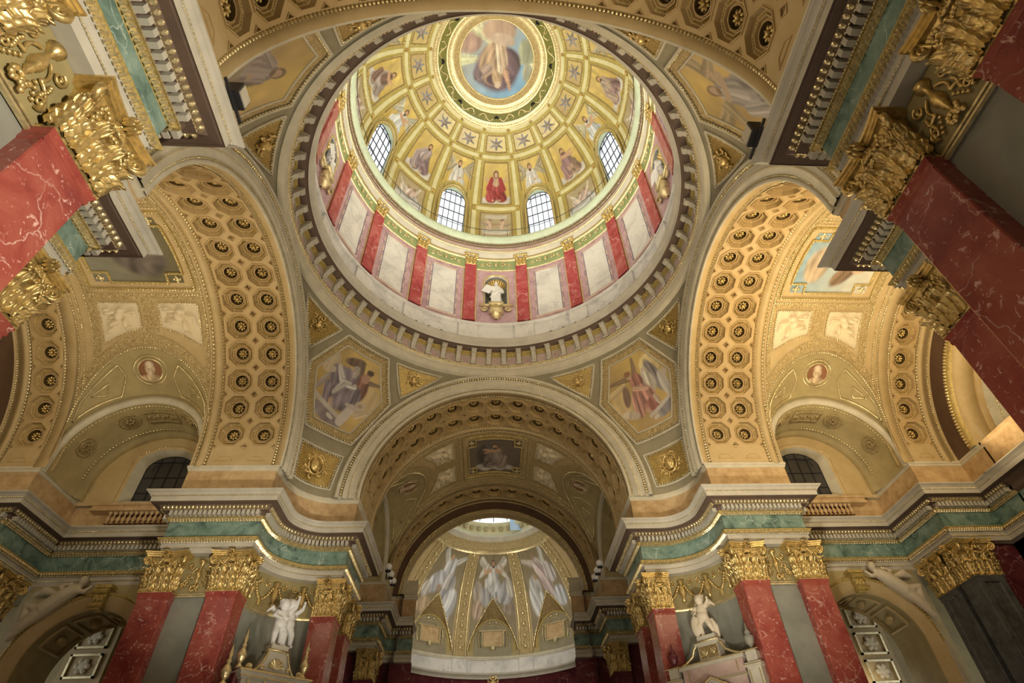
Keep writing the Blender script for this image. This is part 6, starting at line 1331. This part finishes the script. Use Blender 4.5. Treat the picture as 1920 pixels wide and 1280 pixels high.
for k in (-1, 0, 1):
    n, m = 57, 61; P = np.zeros((n, m, 3)); 
    for i in range(n):
        d = -13.5 + 27 * i / (n - 1); lo = 29.0 * (1 - abs(d) / 14.2) ** .62 if abs(d) < 14 else 2; lo = max(lo, 5)
        for j in range(m): P[i, j] = aq(36 * k + d, lo + (53.5 - lo) * j / (m - 1), .02)
    big = paint(101, 101, (.30, .25, .15), APAINT[k], .85, seed=20 + k); J = np.zeros((n, m), int)
    for i in range(n):
        d = -13.5 + 27 * i / (n - 1); lo = max(29.0 * (1 - abs(d) / 14.2) ** .62 if abs(d) < 14 else 2, 5); J[i] = np.clip(((lo + (53.5 - lo) * np.arange(m) / (m - 1) - 14) / (53 - 14) * 100), 0, 100).astype(int)
    I_ = np.repeat((np.arange(n) / (n - 1) * 100).astype(int)[:, None], m, 1); paint_obj('angel_painting', P, big[I_, J], ap, label={-1: 'left painting of blue white angels', 0: 'central painting of a white robed winged angel', 1: 'right painting of angels in pink and white'}[k])
    # pointed lunette, tympanum and inscription tablet
    T = ringT(36 * k, 0, 0); er = np.array((math.sin(math.radians(36 * k)), math.cos(math.radians(36 * k)), 0)); T = frame4(np.array(AC) * (1, 1, 0) + er * 9.0, np.array((math.cos(math.radians(36 * k)), -math.sin(math.radians(36 * k)), 0)), er, (0, 0, 1))
    b = MB(); dd = np.linspace(-13.8, 13.8, 41); rim = np.array([aq(36 * k + d, max(29.3 * (1 - abs(d) / 14.2) ** .62, .5), .04) for d in dd])
    b.tube(rim, .07, 6); Tn = np.gradient(rim, axis=0); Tn /= np.linalg.norm(Tn, axis=1)[:, None]; N = np.array(AC) - rim; N -= Tn * (N * Tn).sum(1)[:, None]; N /= np.linalg.norm(N, axis=1)[:, None]; b.stamp(*EGG6, rim + N * .06, Tn, N, (.16, .14, .1)); b.build('lunette_rim', 'gold_pale', ap, True)
    hw = 1.98; L4 = T.to_3x3(); org = np.array(T.translation); ex, ey_ = np.array(L4.col[0]), np.array(L4.col[1])
    arcp = np.array([org + ex * hw * math.cos(t) + ey_ * .22 + np.array((0, 0, 16.3 + 2.6 * math.sin(t))) for t in np.linspace(pi, 0, 41)])
    b = MB(); b.grid(np.array([rim, rim * .5 + arcp * .5, arcp])); b.build('lunette_web', 'ornament_dark', ap, True)
    b = MB(); V = [(hw * math.cos(t), .2, 16.3 + 2.6 * math.sin(t)) for t in np.linspace(0, pi, 33)] + [(-hw, .2, 15.7), (hw, .2, 15.7)]; b.add(V, [tuple(range(len(V)))]); b.build('tympanum', 'plaster_grey', ap, mw=T)
    b = MB(); b.tube([(hw * math.cos(t), .16, 16.3 + 2.6 * math.sin(t)) for t in np.linspace(0, pi, 33)], .08, 6); b.tube([(hw * .86 * math.cos(t), .18, 16.3 + 2.3 * math.sin(t)) for t in np.linspace(0, pi, 33)], .03, 5); b.build('tympanum_rim', 'gilt_matte', ap, True, T)
    b = MB(); b.box((-.82, .05, 16.75), (.82, .2, 17.85)); tb = b.build('tablet', 'ochre_marble', ap, mw=T, label='ochre inscription tablet in a gilded frame')
    if k == 0: CTAB = tb
    b = MB(); b.box((-1.25, -.02, 17.86), (1.25, .2, 17.98)); b.box((-.98, 0, 16.62), (.98, .2, 16.74)); b.box((-1.0, 0, 16.7), (-.84, .2, 17.86)); b.box((.84, 0, 16.7), (1.0, .2, 17.86)); b.tube([(.6 * math.cos(t), .1, 18.0 + .35 * math.sin(t)) for t in np.linspace(0, pi, 15)], .05, 5); b.ell((0, 0, 16.55), (.2, .12, .22), n=8)
    for sg in (-1, 1): b.tube([(sg * 1.2, .1, 17.8), (sg * 1.3, .1, 17.2), (sg * 1.15, .1, 16.6)], .06, 5); b.ell((sg * .3, .1, 18.6), (.12, .08, .1), n=6)
    b.build('tablet_frame', 'gold_pale', tb)
b = MB(); revolve(b, [(5.45, 23.3), (5.35, 23.28), (5.25, 23.4), (5.2, 23.55), (5.05, 23.6)], 96, -130, 130, c=AC[:2]); ringbeads(b, 5.28, 23.4, .16, (.14, .12, .1), (1, -.6), a0=-130, a1=130, c=AC[:2]); b.build('crown_moulding', 'gold_pale', ap)
b = MB(); revolve(b, [(5.05, 23.6), (4.75, 24.15)], 96, 0, 360, c=AC[:2]); b.build('ornament_ring', 'ornament_gold', ap, True)
b = MB(); revolve(b, [(4.75, 24.15), (4.55, 24.2), (4.5, 24.35), (4.35, 24.4), (4.3, 24.55), (4.35, 24.6)], 96, 0, 360, c=AC[:2]); b.build('lantern_cornice', 'plaster_pale', ap, True)
b = MB(); revolve(b, [(4.4, 24.6), (4.4, 25.3), (4.1, 25.4), (4.05, 25.7)], 96, 0, 360, c=AC[:2]); b.build('lantern_wall', 'dome_cream', ap, True)
b = MB(); b.box((-.14, -.2, 0), (.14, .02, .3)); BR2 = b.mesh('bracket', 'plaster_olive')
for k in range(40): link('bracket', BR2, ap, frame4((4.38 * math.sin(k * pi / 20), AC[1] + 4.38 * math.cos(k * pi / 20), 25.0), (math.cos(k * pi / 20), -math.sin(k * pi / 20), 0), (math.sin(k * pi / 20), math.cos(k * pi / 20), 0), (0, 0, 1)))
# glazed lantern roof
WN += 1; sk = bpy.data.objects.new(f'window_{WN}', None); COL.objects.link(sk); sk['kind'] = 'structure'; sk['label'] = 'bright round glazed skylight over the apse'
lant = lambda r: 25.7 + 1.3 * math.sqrt(max(0, 1 - (r / 4.1) ** 2))
b = MB()
for k in range(20):
    a_ = k * pi / 10; b = MB(); b.grid(np.array([[(r_ * math.sin(a_ + d), AC[1] + r_ * math.cos(a_ + d), lant(r_)) for r_ in np.linspace(.3, 4.08, 8)] for d in np.linspace(0, pi / 10, 4)])); b.build('pane', 'window_glass', sk)
b = MB()
for k in range(20): a_ = k * pi / 10; b.tube([(r_ * math.sin(a_), AC[1] + r_ * math.cos(a_), lant(r_) - .02) for r_ in np.linspace(.3, 4.08, 9)], .035, 4)
for r_ in (1.2, 2.6): b.tube([(r_ * math.sin(t), AC[1] + r_ * math.cos(t), lant(r_) - .02) for t in np.linspace(0, 2 * pi, 41)], .03, 4)
b.build('window_bars', 'iron', sk)
b = MB(); b.box((1.5, 31.2, 24.75), (4.4, 31.25, 26.2)); tag(b.build('sky_panel', 'sky_blue'), 'flat pale blue sky coloured panel in the apse skylight', 'panel')
# attic, cornice and wall of the apse
b = MB(); revolve(b, [(9.36, 15.3), (9.36, 20.6)], 97, -60, 60, c=AC[:2]); b.build('lunette_backing', 'plaster_olive', ap, True)
b = MB(); revolve(b, [(9.35, 15.9), (9.15, 15.86), (9.12, 15.72), (9.22, 15.68), (9.22, 15.6)], 97, -115, 115, c=AC[:2]); b.build('sill_moulding', 'plaster_pale', ap, True)
b = MB(); revolve(b, [(9.3, 15.64), (9.3, 14.5)], 97, -115, 115, c=AC[:2]); b.build('marble_band', 'white_marble', ap, True)
for az in (-54, -18, 18, 54):
    b = MB(); b.box((-.62, -.12, 14.52), (.62, .1, 15.62)); b.build('marble_block', 'white_marble', ap, mw=ringT(az, 0, 0) @ Matrix.Translation((0, 0, 0)) if False else frame4((AC[0] + 9.25 * math.sin(math.radians(az)), AC[1] + 9.25 * math.cos(math.radians(az)), 0), (math.cos(math.radians(az)), -math.sin(math.radians(az)), 0), (math.sin(math.radians(az)), math.cos(math.radians(az)), 0), (0, 0, 1)))
b = MB(); revolve(b, [(9.6, 14.52), (8.75, 14.5), (8.7, 14.42), (8.8, 14.3), (8.9, 14.28), (8.92, 14.05)], 97, -115, 115, c=AC[:2]); b.build('cornice', 'stone_pale', ap, True)
b = MB(); revolve(b, [(8.92, 14.06), (9.3, 13.95), (9.3, 13.6), (9.45, 13.5), (9.45, 12.7)], 97, -115, 115, c=AC[:2]); b.build('frieze', 'purple_marble', ap, True)
b = MB(); revolve(b, [(9.45, 12.72), (9.3, 12.65), (9.4, 12.1), (9.6, 12.05), (9.6, 0)], 97, -115, 115, c=AC[:2]); b.build('wall', 'wall_grey', ap, True)
# jambs between the chancel end piers and the apse
for sg in (-1, 1):
    j = thing('apse_jamb', f'dark marble jamb with stepped cornice at the {"left" if sg < 0 else "right"} side of the apse', 'jamb')
    for nm, prof, m in (('wall', [(1.2, 0), (1.2, 12.1)], 'purple_marble'), ('architrave', [(1.2, 12.1), (1.04, 12.1), (1.0, 12.5), (.82, 12.68), (.97, 12.72)], 'stone_pale'), ('frieze', [(.97, 12.72), (.97, 13.5)], 'purple_marble'), ('soffit', [(.97, 13.5), (.8, 13.62), (.8, 13.85), (.5, 14.04), (.225, 14.07)], 'soffit_brown'), ('cornice', [(.225, 14.07), (.2, 14.28), (.1, 14.42), (0, 14.5), (0, 14.54), (1.4, 14.6)], 'stone_pale'), ('attic', [(.88, 14.56), (.88, 15.95), (.79, 16.05), (.79, 16.15), (1.6, 16.15)], 'brown_band')):
        q = MB(); pts = [(5.3, 24.9), (5.3, 22.5), (5.35, 22.5)] if sg > 0 else [(-5.35, 22.5), (-5.3, 22.5), (-5.3, 24.9)]
        pts = [(5.32, 25.2), (5.32, 23.4)] if sg > 0 else [(-5.32, 23.4), (-5.32, 25.2)]
        sweep(q, pts, prof); sweep(q, [(5.32, 23.4), (5.32, 22.9)] if sg > 0 else [(-5.32, 22.9), (-5.32, 23.4)], prof); q.build(nm, m, j)
b = MB(); b.lathe([(.02, 12.2), (.1, 12.3), (.06, 12.5), (.16, 12.65), (.2, 12.9), (.14, 13.1), (.07, 13.2)], 12, (0, 33.0, 0)); b.ell((0, 33.0, 13.32), (.13, .13, .16), n=10)
for sg in (-1, 1): b.tube([(sg * .05, 33, 13.1), (sg * .26, 33, 13.25), (sg * .2, 33, 13.45)], .06, 6)
for sg in (-1, 1): b.tube([(sg * .08, 33, 12.9), (sg * .42, 33.1, 13.2), (sg * .3, 33.1, 12.75)], .05, 6)
b.lathe([(.9, 9.5), (.8, 11.2), (.5, 11.8), (.25, 12.2), (.02, 12.25)], 16, (0, 33.0, 0)); tag(b.build('altar_figure', 'gold', None, True), 'small gilded figure topping the high altar canopy at the bottom centre', 'statue')
# words on the central apse tablet
for k, (body, z, sz) in enumerate((('SALUTARIS', 17.36, .27), ('HOSTIA', 16.97, .27))):
    cu = bpy.data.curves.new('inscription', 'FONT'); cu.body = body; cu.size = sz; cu.align_x = 'CENTER'; cu.extrude = .01
    tmp = bpy.data.objects.new('inscription_curve', cu); COL.objects.link(tmp); dg = bpy.context.evaluated_depsgraph_get(); me = bpy.data.meshes.new_from_object(tmp.evaluated_get(dg)); bpy.data.objects.remove(tmp); me.materials.clear(); me.materials.append(MAT['relief_cream'])
    link('inscription', me, CTAB, Matrix.Translation((0, .03, z)) @ Matrix.Rotation(pi / 2, 4, 'X'), label=f'raised letters {body}')
# ================================================================== altar tops in the concave corners of the far piers
def putto(b, c, s_, seed=0, arm=1):
    """chubby child: torso, belly, head with curls, bent limbs, wings"""
    c = np.array(c, float)
    def E(p, r): b.ell(c + np.array(p) * s_, np.array(r) * s_, n=12)
    def Tb(P, r): b.tube(c + np.array(P) * s_, np.array(r) * s_, 8)
    E((0, 0, .95), (.24, .19, .34)); E((0, -.03, .75), (.25, .21, .22)); E((0, -.02, 1.42), (.19, .2, .21)); E((0, .04, 1.48), (.2, .2, .18)); E((0, -.2, 1.4), (.04, .04, .04)); E((0, 0, 1.25), (.1, .1, .12))
    for q in range(7): a_ = q * .9; E((.15 * math.cos(a_), .05 + .13 * math.sin(a_), 1.56), (.07, .07, .07))
    Tb([(-.10, 0, .68), (-.18, -.12, .38), (-.14, -.02, .05)], [.14, .12, .07]); Tb([(.10, 0, .68), (.22, -.04, .40), (.30, .08, .08)], [.14, .12, .07]); E((-.14, -.08, .03), (.07, .12, .05)); E((.30, .0, .05), (.07, .12, .05))
    Tb([(-.22, 0, 1.15), (-.36, -.12, .95), (-.20, -.28, .85)], [.1, .085, .06]); Tb([(.22, 0, 1.15), (.40, -.1, 1.2 + .2 * arm), (.42, -.15, 1.2 + .5 * arm)], [.1, .08, .055]); E((-.18, -.3, .85), (.06, .06, .06)); E((.42, -.15, 1.25 + .52 * arm), (.06, .06, .06))
    for sg in (-1, 1): b.tube(c + np.array([(sg * .1, .18, 1.1), (sg * .32, .3, 1.35), (sg * .5, .32, 1.15)]) * s_, np.array([.06, .12, .03]) * s_, 6)
def diagT(qn, rad, z): 
    sgx = -1 if 'left' in qn else 1; p = (sgx * rad, rad, z); X = np.array((1, -1, 0.0) if sgx > 0 else (1, 1, 0.0)) / math.sqrt(2); Y = np.array((sgx, 1, 0.0)) / math.sqrt(2); return frame4(p, X, Y, (0, 0, 1))
def finial(e, T, x, z, y=0.0, s_=1.0, m='gold_pale'):
    b = MB(); b.lathe([(.0, 0), (.14, .02), (.12, .1), (.05, .16), (.13, .3), (.17, .42), (.12, .55), (.05, .66), (.09, .72), (.04, .8), (.07, .95), (.03, 1.1), (.0, 1.3)], 12); M_ = T @ Matrix.Translation((x, y, z)) @ Matrix.Diagonal((s_, s_, s_, 1)); return M_, b
# left altar
T = diagT('far left', 8.75, 0); al = thing('altar_aedicule', 'pale marble altar top with gilded scroll gable in front of the far left pier', 'altar'); al.matrix_world = T
b = MB(); b.box((-1.25, -.3, 0), (1.25, .6, 7.55)); b.build('body', 'stone_pale', al)
for x in (-.98, .98, -.35, .35):
    b = MB(); b.box((x - .04, -.36, 5.5), (x + .04, -.28, 7.5)); b.build('gilt_strip', 'gold_pale', al)
b = MB()
for z0, z1, ex_ in ((7.5, 7.6, .08), (7.6, 7.7, .16), (7.7, 7.76, .22)): b.box((-1.25 - ex_, -.3 - ex_, z0), (1.25 + ex_, .6, z1))
b.build('cornice', 'stone_pale', al); b = MB(); b.box((-1.49, -.54, 7.72), (1.49, -.5, 7.78)); b.box((-1.4, -.44, 7.56), (1.4, -.40, 7.61)); b.build('gilt_line', 'gold_pale', al)
g = [(-1.0, 7.76)] + [(-1.0 + .62 * t, 7.76 + .12 * math.sin(t * pi) * 0 + .85 * t ** 2.2) for t in np.linspace(.1, 1, 10)] + [(-.36, 8.62), (.36, 8.62)] + [(1.0 - .62 * t, 7.76 + .85 * t ** 2.2) for t in np.linspace(1, .1, 10)] + [(1.0, 7.76)]
b = MB(); b.prism([(x, z) for x, z in g], -.15, .3, T=lambda V: np.stack([V[:, 0], V[:, 2], V[:, 1]], -1)); b.build('gable', 'stone_pale', al)
b = MB(); b.tube([(x, -.18, z + .02) for x, z in g[:12]], .045, 5); b.tube([(x, -.18, z + .02) for x, z in g[12:]], .045, 5)
for sg in (-1, 1): scroll(b, (sg * 1.02, 7.92), .14, 1.4, -pi / 2, sg, .05, 16, -.18)
for q in range(7): b.tube([(0, -.2, 8.0), (.3 * math.cos(pi * (q + .5) / 7), -.2, 8.0 + .34 * math.sin(pi * (q + .5) / 7))], [.03, .07], 6)
for sg in (-1, 1): scroll(b, (sg * .55, 8.02), .1, 1.3, 0, sg, .03, 12, -.2)
b.box((-.46, -.24, 8.6), (.46, .32, 8.68)); b.build('gilt_scrollwork', 'gold_pale', al, True)
b = MB(); b.box((-.36, -.2, 8.68), (.36, .28, 8.86)); b.build('plinth', 'stone_pale', al)
b = MB(); putto(b, (-.1, 0, 0), 1.12, 1, 1); putto(b, (.24, .1, .05), 1.15, 2, .6); o = b.build('putti_statue', 'statue_white', None, True); o.matrix_world = T @ Matrix.Translation((-.02, .02, 8.86)); remesh(o, .03, 2); tag(o, 'white marble pair of child angels on top of the left altar', 'statue')
for x, z, y, lb in ((-1.75, 7.2, .0, 'leftmost'), (-1.3, 7.85, .1, 'second'), (1.3, 7.85, .0, 'rightmost')):
    M_, b = finial(al, T, x, z, y, 1.15); fo = b.build('candelabrum_finial', 'gold_pale', None, True); fo.matrix_world = M_; tag(fo, f'gilded candelabrum finial beside the left altar, {lb} of three', 'finial', 'gilded finials by the left altar')
    b = MB(); b.box((-.16, -.16, 0), (.16, .16, z)); 
    po = b.build('finial_post', 'purple_marble', None); po.matrix_world = T @ Matrix.Translation((x, y, 0)); tag(po, f'dark marble post carrying the {lb} finial by the left altar', 'post', 'posts by the left altar')
# right altar with pediment
T = diagT('far right', 8.85, 0); al = thing('altar_aedicule', 'lilac white marble altar top with gilt edged pediment in front of the far right pier', 'altar'); al.matrix_world = T
b = MB(); b.box((-1.35, -.2, 0), (1.35, .6, 7.75)); b.build('body', 'rose_marble', al)
b = MB(); b.box((-1.45, -.3, 7.7), (1.45, .6, 7.86)); b.box((-1.4, -.26, 7.1), (1.4, .6, 7.2)); b.build('cornice', 'stone_pale', al)
b = MB(); b.box((-1.47, -.33, 7.82), (1.47, -.29, 7.87)); b.box((-1.42, -.29, 7.12), (1.42, -.25, 7.16)); b.box((-1.1, -.24, 7.25), (-1.06, -.2, 7.68)); b.box((1.06, -.24, 7.25), (1.1, -.2, 7.68)); b.build('gilt_line', 'gold_pale', al)
b = MB(); tri_ = [(-1.6, 6.15), (1.6, 6.15), (1.6, 6.3), (0, 7.15), (-1.6, 6.3)]; b.prism(tri_, -.55, -.1, T=lambda V: np.stack([V[:, 0], V[:, 2], V[:, 1]], -1)); b.build('pediment', 'stone_pale', al)
b = MB(); b.tube([(-1.62, -.58, 6.33), (0, -.58, 7.18), (1.62, -.58, 6.33)], .04, 5); b.tube([(-1.1, -.58, 6.42), (0, -.58, 6.98), (1.1, -.58, 6.42)], .025, 5); b.build('pediment_gilding', 'gold_pale', al)
b = MB(); b.box((-.45, -.16, 7.86), (.45, .4, 8.5)); b.box((-.55, -.24, 8.5), (.55, .44, 8.64)); b.box((-.42, -.14, 8.64), (.42, .38, 8.85)); b.build('plinth', 'stone_pale', al)
b = MB(); b.box((-.57, -.26, 8.58), (.57, -.22, 8.64)); b.box((-.5, -.2, 7.88), (.5, -.16, 7.93))
for sg in (-1, 1):
    b.tube([(sg * .5, -.18, 8.5), (sg * .62, -.18, 8.42), (sg * .75, -.18, 8.15), (sg * 1.1, -.18, 7.95), (sg * 1.3, -.18, 7.9)], .05, 5); scroll(b, (sg * .2, 8.2), .13, 1.4, 0, sg, .03, 14, -.18)
b.build('gilt_scrollwork', 'gold_pale', al, True)
b = MB(); b.box((-.42, -.17, 7.98), (.42, -.15, 8.44)); b.build('carved_panel', 'ornament_dark', al)
b = MB(); putto(b, (.06, 0, 0), 1.0, 3, .25); b.ell((-.3, -.12, .42), (.2, .1, .42), n=12); b.tube([(.3, .1, .6), (.46, .15, .3), (.5, .16, -.1)], [.12, .1, .04], 8); o = b.build('putto_statue', 'statue_cream', None, True); o.matrix_world = T @ Matrix.Translation((-.05, .06, 8.85)) @ Matrix.Diagonal((1.05, 1.05, 1.05, 1)); remesh(o, .03, 2); tag(o, 'weathered cream child angel with an oval shield on top of the right altar', 'statue')
for sg, lb in ((-1, 'left'), (1, 'right')):
    b = MB(); b.box((sg * 1.75 - .28, -.3, 0), (sg * 1.75 + .28, .3, 7.3)); b.box((sg * 1.75 - .34, -.36, 7.3), (sg * 1.75 + .34, .36, 7.44)); b.box((sg * 1.75 - .22, -.24, 7.44), (sg * 1.75 + .22, .24, 7.86)); b.build('side_pedestal', 'stone_pale', al)
    b = MB()
    for z0 in (7.36, 7.84): b.box((sg * 1.75 - .36, -.38, z0), (sg * 1.75 + .36, -.34, z0 + .04))
    for xx in (-.2, .2): b.box((sg * 1.75 + xx - .02, -.33, 5.6), (sg * 1.75 + xx + .02, -.29, 7.2))
    b.build('gilt_line', 'gold_pale', al)
    b = MB(); b.lathe([(.0, 0), (.14, .02), (.1, .1), (.05, .16), (.16, .3), (.2, .48), (.19, .56), (.1, .62), (.14, .68), (.05, .82), (.02, 1.05), (.0, 1.1)], 12); uo = b.build('marble_urn', 'purple_marble' if sg < 0 else 'niche_grey', None, True); uo.matrix_world = T @ Matrix.Translation((sg * 1.75, 0, 7.87)); tag(uo, f'small stone urn on the {lb} pedestal of the right altar', 'urn', 'urns of the right altar')
# ================================================================== spandrel figures over the aisle arches
for an, sgn in (('left', 1), ('right', -1)):
    a = ARMS[an]; b = MB(); C0 = np.array((sgn * 10.15, AU, AZ))
    def L(du, dz, ds=0.0): return C0 + np.array((-sgn * ds, du, dz))
    b.tube([L(1.12, 3.12, .1), L(1.5, 2.82, .12), L(2.15, 2.2, .1)], [.24, .34, .34], 10); b.tube([L(1.12, 3.1, .1), L(1.02, 3.3, .12)], [.14, .12], 8); b.ell(L(.98, 3.42, .14), (.19, .18, .22), n=12); b.ell(L(1.02, 3.5, .08), (.2, .2, .18), n=10); b.ell(L(1.05, 3.34, .0), (.16, .16, .16), n=8)
    b.tube([L(2.15, 2.2, .1), L(2.75, 2.35, .2), L(2.7, 1.6, .1)], [.3, .24, .16], 10); b.tube([L(2.15, 2.1, .1), L(2.5, 1.7, .15), L(2.95, 1.0, .1)], [.28, .22, .12], 10)
    b.tube([L(1.2, 3.0, .1), L(.75, 2.95, .15), L(.5, 3.2, .15)], [.13, .11, .07], 8); b.tube([L(1.6, 2.95, .1), L(1.9, 3.2, .1), L(1.4, 3.35, .15)], [.13, .1, .07], 8); b.tube([L(1.9, 2.9, 0), L(2.5, 3.1, 0), L(2.9, 2.9, 0)], [.1, .22, .05], 8)
    for k in range(4): b.tube([L(2.0 + .12 * k, 2.3, .25), L(2.4 + .15 * k, 1.7 - .1 * k, .25)], .07, 6)
    o = b.build('spandrel_figure', 'statue_cream', None, True); o.rotation_euler = (0, 0, a); remesh(o, .045, 2); tag(o, f'reclining stone figure above the aisle arch of the {an} transept', 'statue', 'reclining spandrel figures')
# ================================================================== outer aisles: roofs and walls that keep daylight out
for nm, x0, x1, y0, y1 in (('far_right', 10.9, 30, 10.9, 30), ('far_left', -30, -10.9, 10.9, 30), ('near_right', 10.9, 30, -30, -10.9), ('near_left', -30, -10.9, -30, -10.9)):
    b = MB(); b.box((x0, y0, 13.3), (x1, y1, 13.6)); b.build('ceiling_aisle_' + nm, 'plaster_grey')['kind'] = 'structure'
    sx = 30 if x1 > 0 else -30; sy = 30 if y1 > 0 else -30
    b = MB(); b.box((sx - .3, y0, 0), (sx + .3, y1, 13.6)); b.box((x0, sy - .3, 0), (x1, sy + .3, 13.6)); b.build('wall_aisle_' + nm, 'wall_grey')['kind'] = 'structure'
b = MB(); archsweep(b, [(14.1, RI + .05), (24.5, RI + .05)], n=49); b.build('ceiling_nave', 'plaster_tan', None, True, Matrix.Rotation(pi, 4, 'Z'))['kind'] = 'structure'
b = MB(); b.box((-12, -26.5, 0), (12, -26, 26)); b.build('wall_back', 'wall_grey')['kind'] = 'structure'
b = MB(); archsweep(b, [(24.4, RI + .05), (26.3, RI + .05)], n=25); b.box((-11, -40, 0), (-10.9, -14, 17)) if False else None; b.build('ceiling_nave_end', 'plaster_tan', None, True, Matrix.Rotation(pi, 4, 'Z'))['kind'] = 'structure'
for nm, x0, x1 in (('left', -11.2, -10.9), ('right', 10.9, 11.2)):
    b = MB(); b.box((x0, -26.5, 0), (x1, -14.0, 20)); b.build('wall_nave_' + nm, 'wall_grey')['kind'] = 'structure'
# ================================================================== lamps: floodlights standing on the cornices, plus unseen lights added elsewhere
for sg, x in ((-1, -6.0), (1, 6.0)):
    for k in range(3):
        flood((x, 15.3 + k * 1.0, 14.56), f'round white floodlight on the {"left" if sg < 0 else "right"} chancel cornice, {("nearest", "middle", "farthest")[k]} of three', 1.6, grp=f'{"left" if sg < 0 else "right"} chancel floodlights')
def lamp(P, power, col, aim=None, size=.25, name='unseen_lamp', spot=None):
    if spot:
        l = bpy.data.lights.new(name, 'SPOT'); l.spot_size = math.radians(spot); l.spot_blend = 1.0
    else: l = bpy.data.lights.new(name, 'POINT')
    l.energy = power; l.color = col; l.shadow_soft_size = size
    o = bpy.data.objects.new(name, l); COL.objects.link(o); o.location = P
    if aim is not None: o.rotation_euler = (Vector(aim) - Vector(P)).to_track_quat('-Z', 'Y').to_euler()
    return o
WARM = (1.0, .78, .47); WARM2 = (1.0, .82, .55); NEUT = (1.0, .90, .72)
# each lamp stands on the lip of a cornice and shines up across the arm
for an, pw, col in (('right', 1150, WARM), ('left', 480, WARM2), ('chancel', 45, WARM2), ('nave', 380, WARM2)):
    a = ARMS[an]
    for sg in (-1, 1):
        for u in (11.5, 13.8): lamp(rotz(np.array((sg * 6.1, u, 15.0)), a), pw, col, rotz(np.array((-sg * 4.5, u + .3, 21.5)), a), .3, spot=125)
        if an != 'nave':
            lamp(rotz(np.array((sg * 8.9, 17.0, 15.0)), a), pw * .8, col, rotz(np.array((-sg * 3, 17.2, 22)), a), .3, spot=120)
            lamp(rotz(np.array((sg * 6.1, 21.2, 15.0)), a), pw * .8, col, rotz(np.array((-sg * 4.5, 21.6, 21.5)), a), .3, spot=125)
# corners of the crossing: up to the opposite pendentives and the ring
for sx in (-1, 1):
    for sy in (-1, 1): lamp((sx * 7.4, sy * 7.4, 15.0), 1300, NEUT, (-sx * 8.2, -sy * 8.2, 21.5), .4, spot=62); lamp((sx * 7.4, sy * 7.4, 15.0), 500, NEUT, (sx * 2.0, sy * 2.0, 28), .4, spot=75)
# on the ring ledge, across into the dome
for k in range(8):
    t = 2 * pi * (k + .5) / 8; lamp((8.95 * math.sin(t), 8.95 * math.cos(t), 27.3), 1500, (1, .93, .72), (-5 * math.sin(t), -5 * math.cos(t), 41), .3, spot=120)
lamp((4.5, -15.5, 6.0), 5200, NEUT, (-7.2, -11.5, 10.0), .4, spot=60)  # unseen lamp added to brighten the near left pilasters
# unseen lamps added low in the nave and crossing to brighten pilasters and walls
for P, pw in (((1.5, -13.0, 4.0), 90), ((0, -3, 3.0), 160), ((-7.5, 1, 3.5), 50), ((8, 1, 3.5), 420), ((-1.5, 13.0, 3.5), 60)): lamp(P, pw, NEUT, size=.6)
for sg in (-1, 1):   # unseen lamps added to brighten the two far piers and the pilasters beside them
    lamp((sg * 4.5, -5.0, 2.5), 3800 if sg < 0 else 4200, NEUT, (sg * (10.6 if sg < 0 else 11.2), 7.3, 12.3), .5, spot=36 if sg < 0 else 46)
    lamp((-sg * 3.5, -2.0, 2.5), 1500, NEUT, (sg * 8.2, 9.0, 12.0), .5, spot=30)
for P in ((-5.2, 27.0, 15.0), (5.2, 27.0, 15.0)): lamp(P, 800, NEUT, (0, 35, 20), .4, spot=120)  # unseen pair added to brighten the apse paintings
for an, sgn, pw in (('left', 1, 6), ('right', -1, 30)): lamp(rotz(np.array((sgn * 14.4, 19.0, 8.0)), ARMS[an]), pw, NEUT, size=.3)  # unseen lamp added in each chapel to light its panelled pier
# two square floodlights clamped to the near cornices
for sg, y, lab in ((-1, -10.35, 'left'), (1, -9.9, 'right')):
    e = thing('cornice_floodlight', f'small square floodlight clamped to the near {lab} cornice', 'lamp', (sg * 6.1, y, 14.56)); b = MB(); b.box((-.16, -.22, .05), (.16, .22, .5)); b.build('housing', 'iron', e)
    b = MB(); b.box((-sg * .17 - .02, -.18, .09), (-sg * .17 + .02, .18, .46)); b.build('lens', 'stone_pale', e); b = MB(); b.box((-.03, -.5, -.02), (.03, .5, .05)); b.build('clamp', 'iron', e)
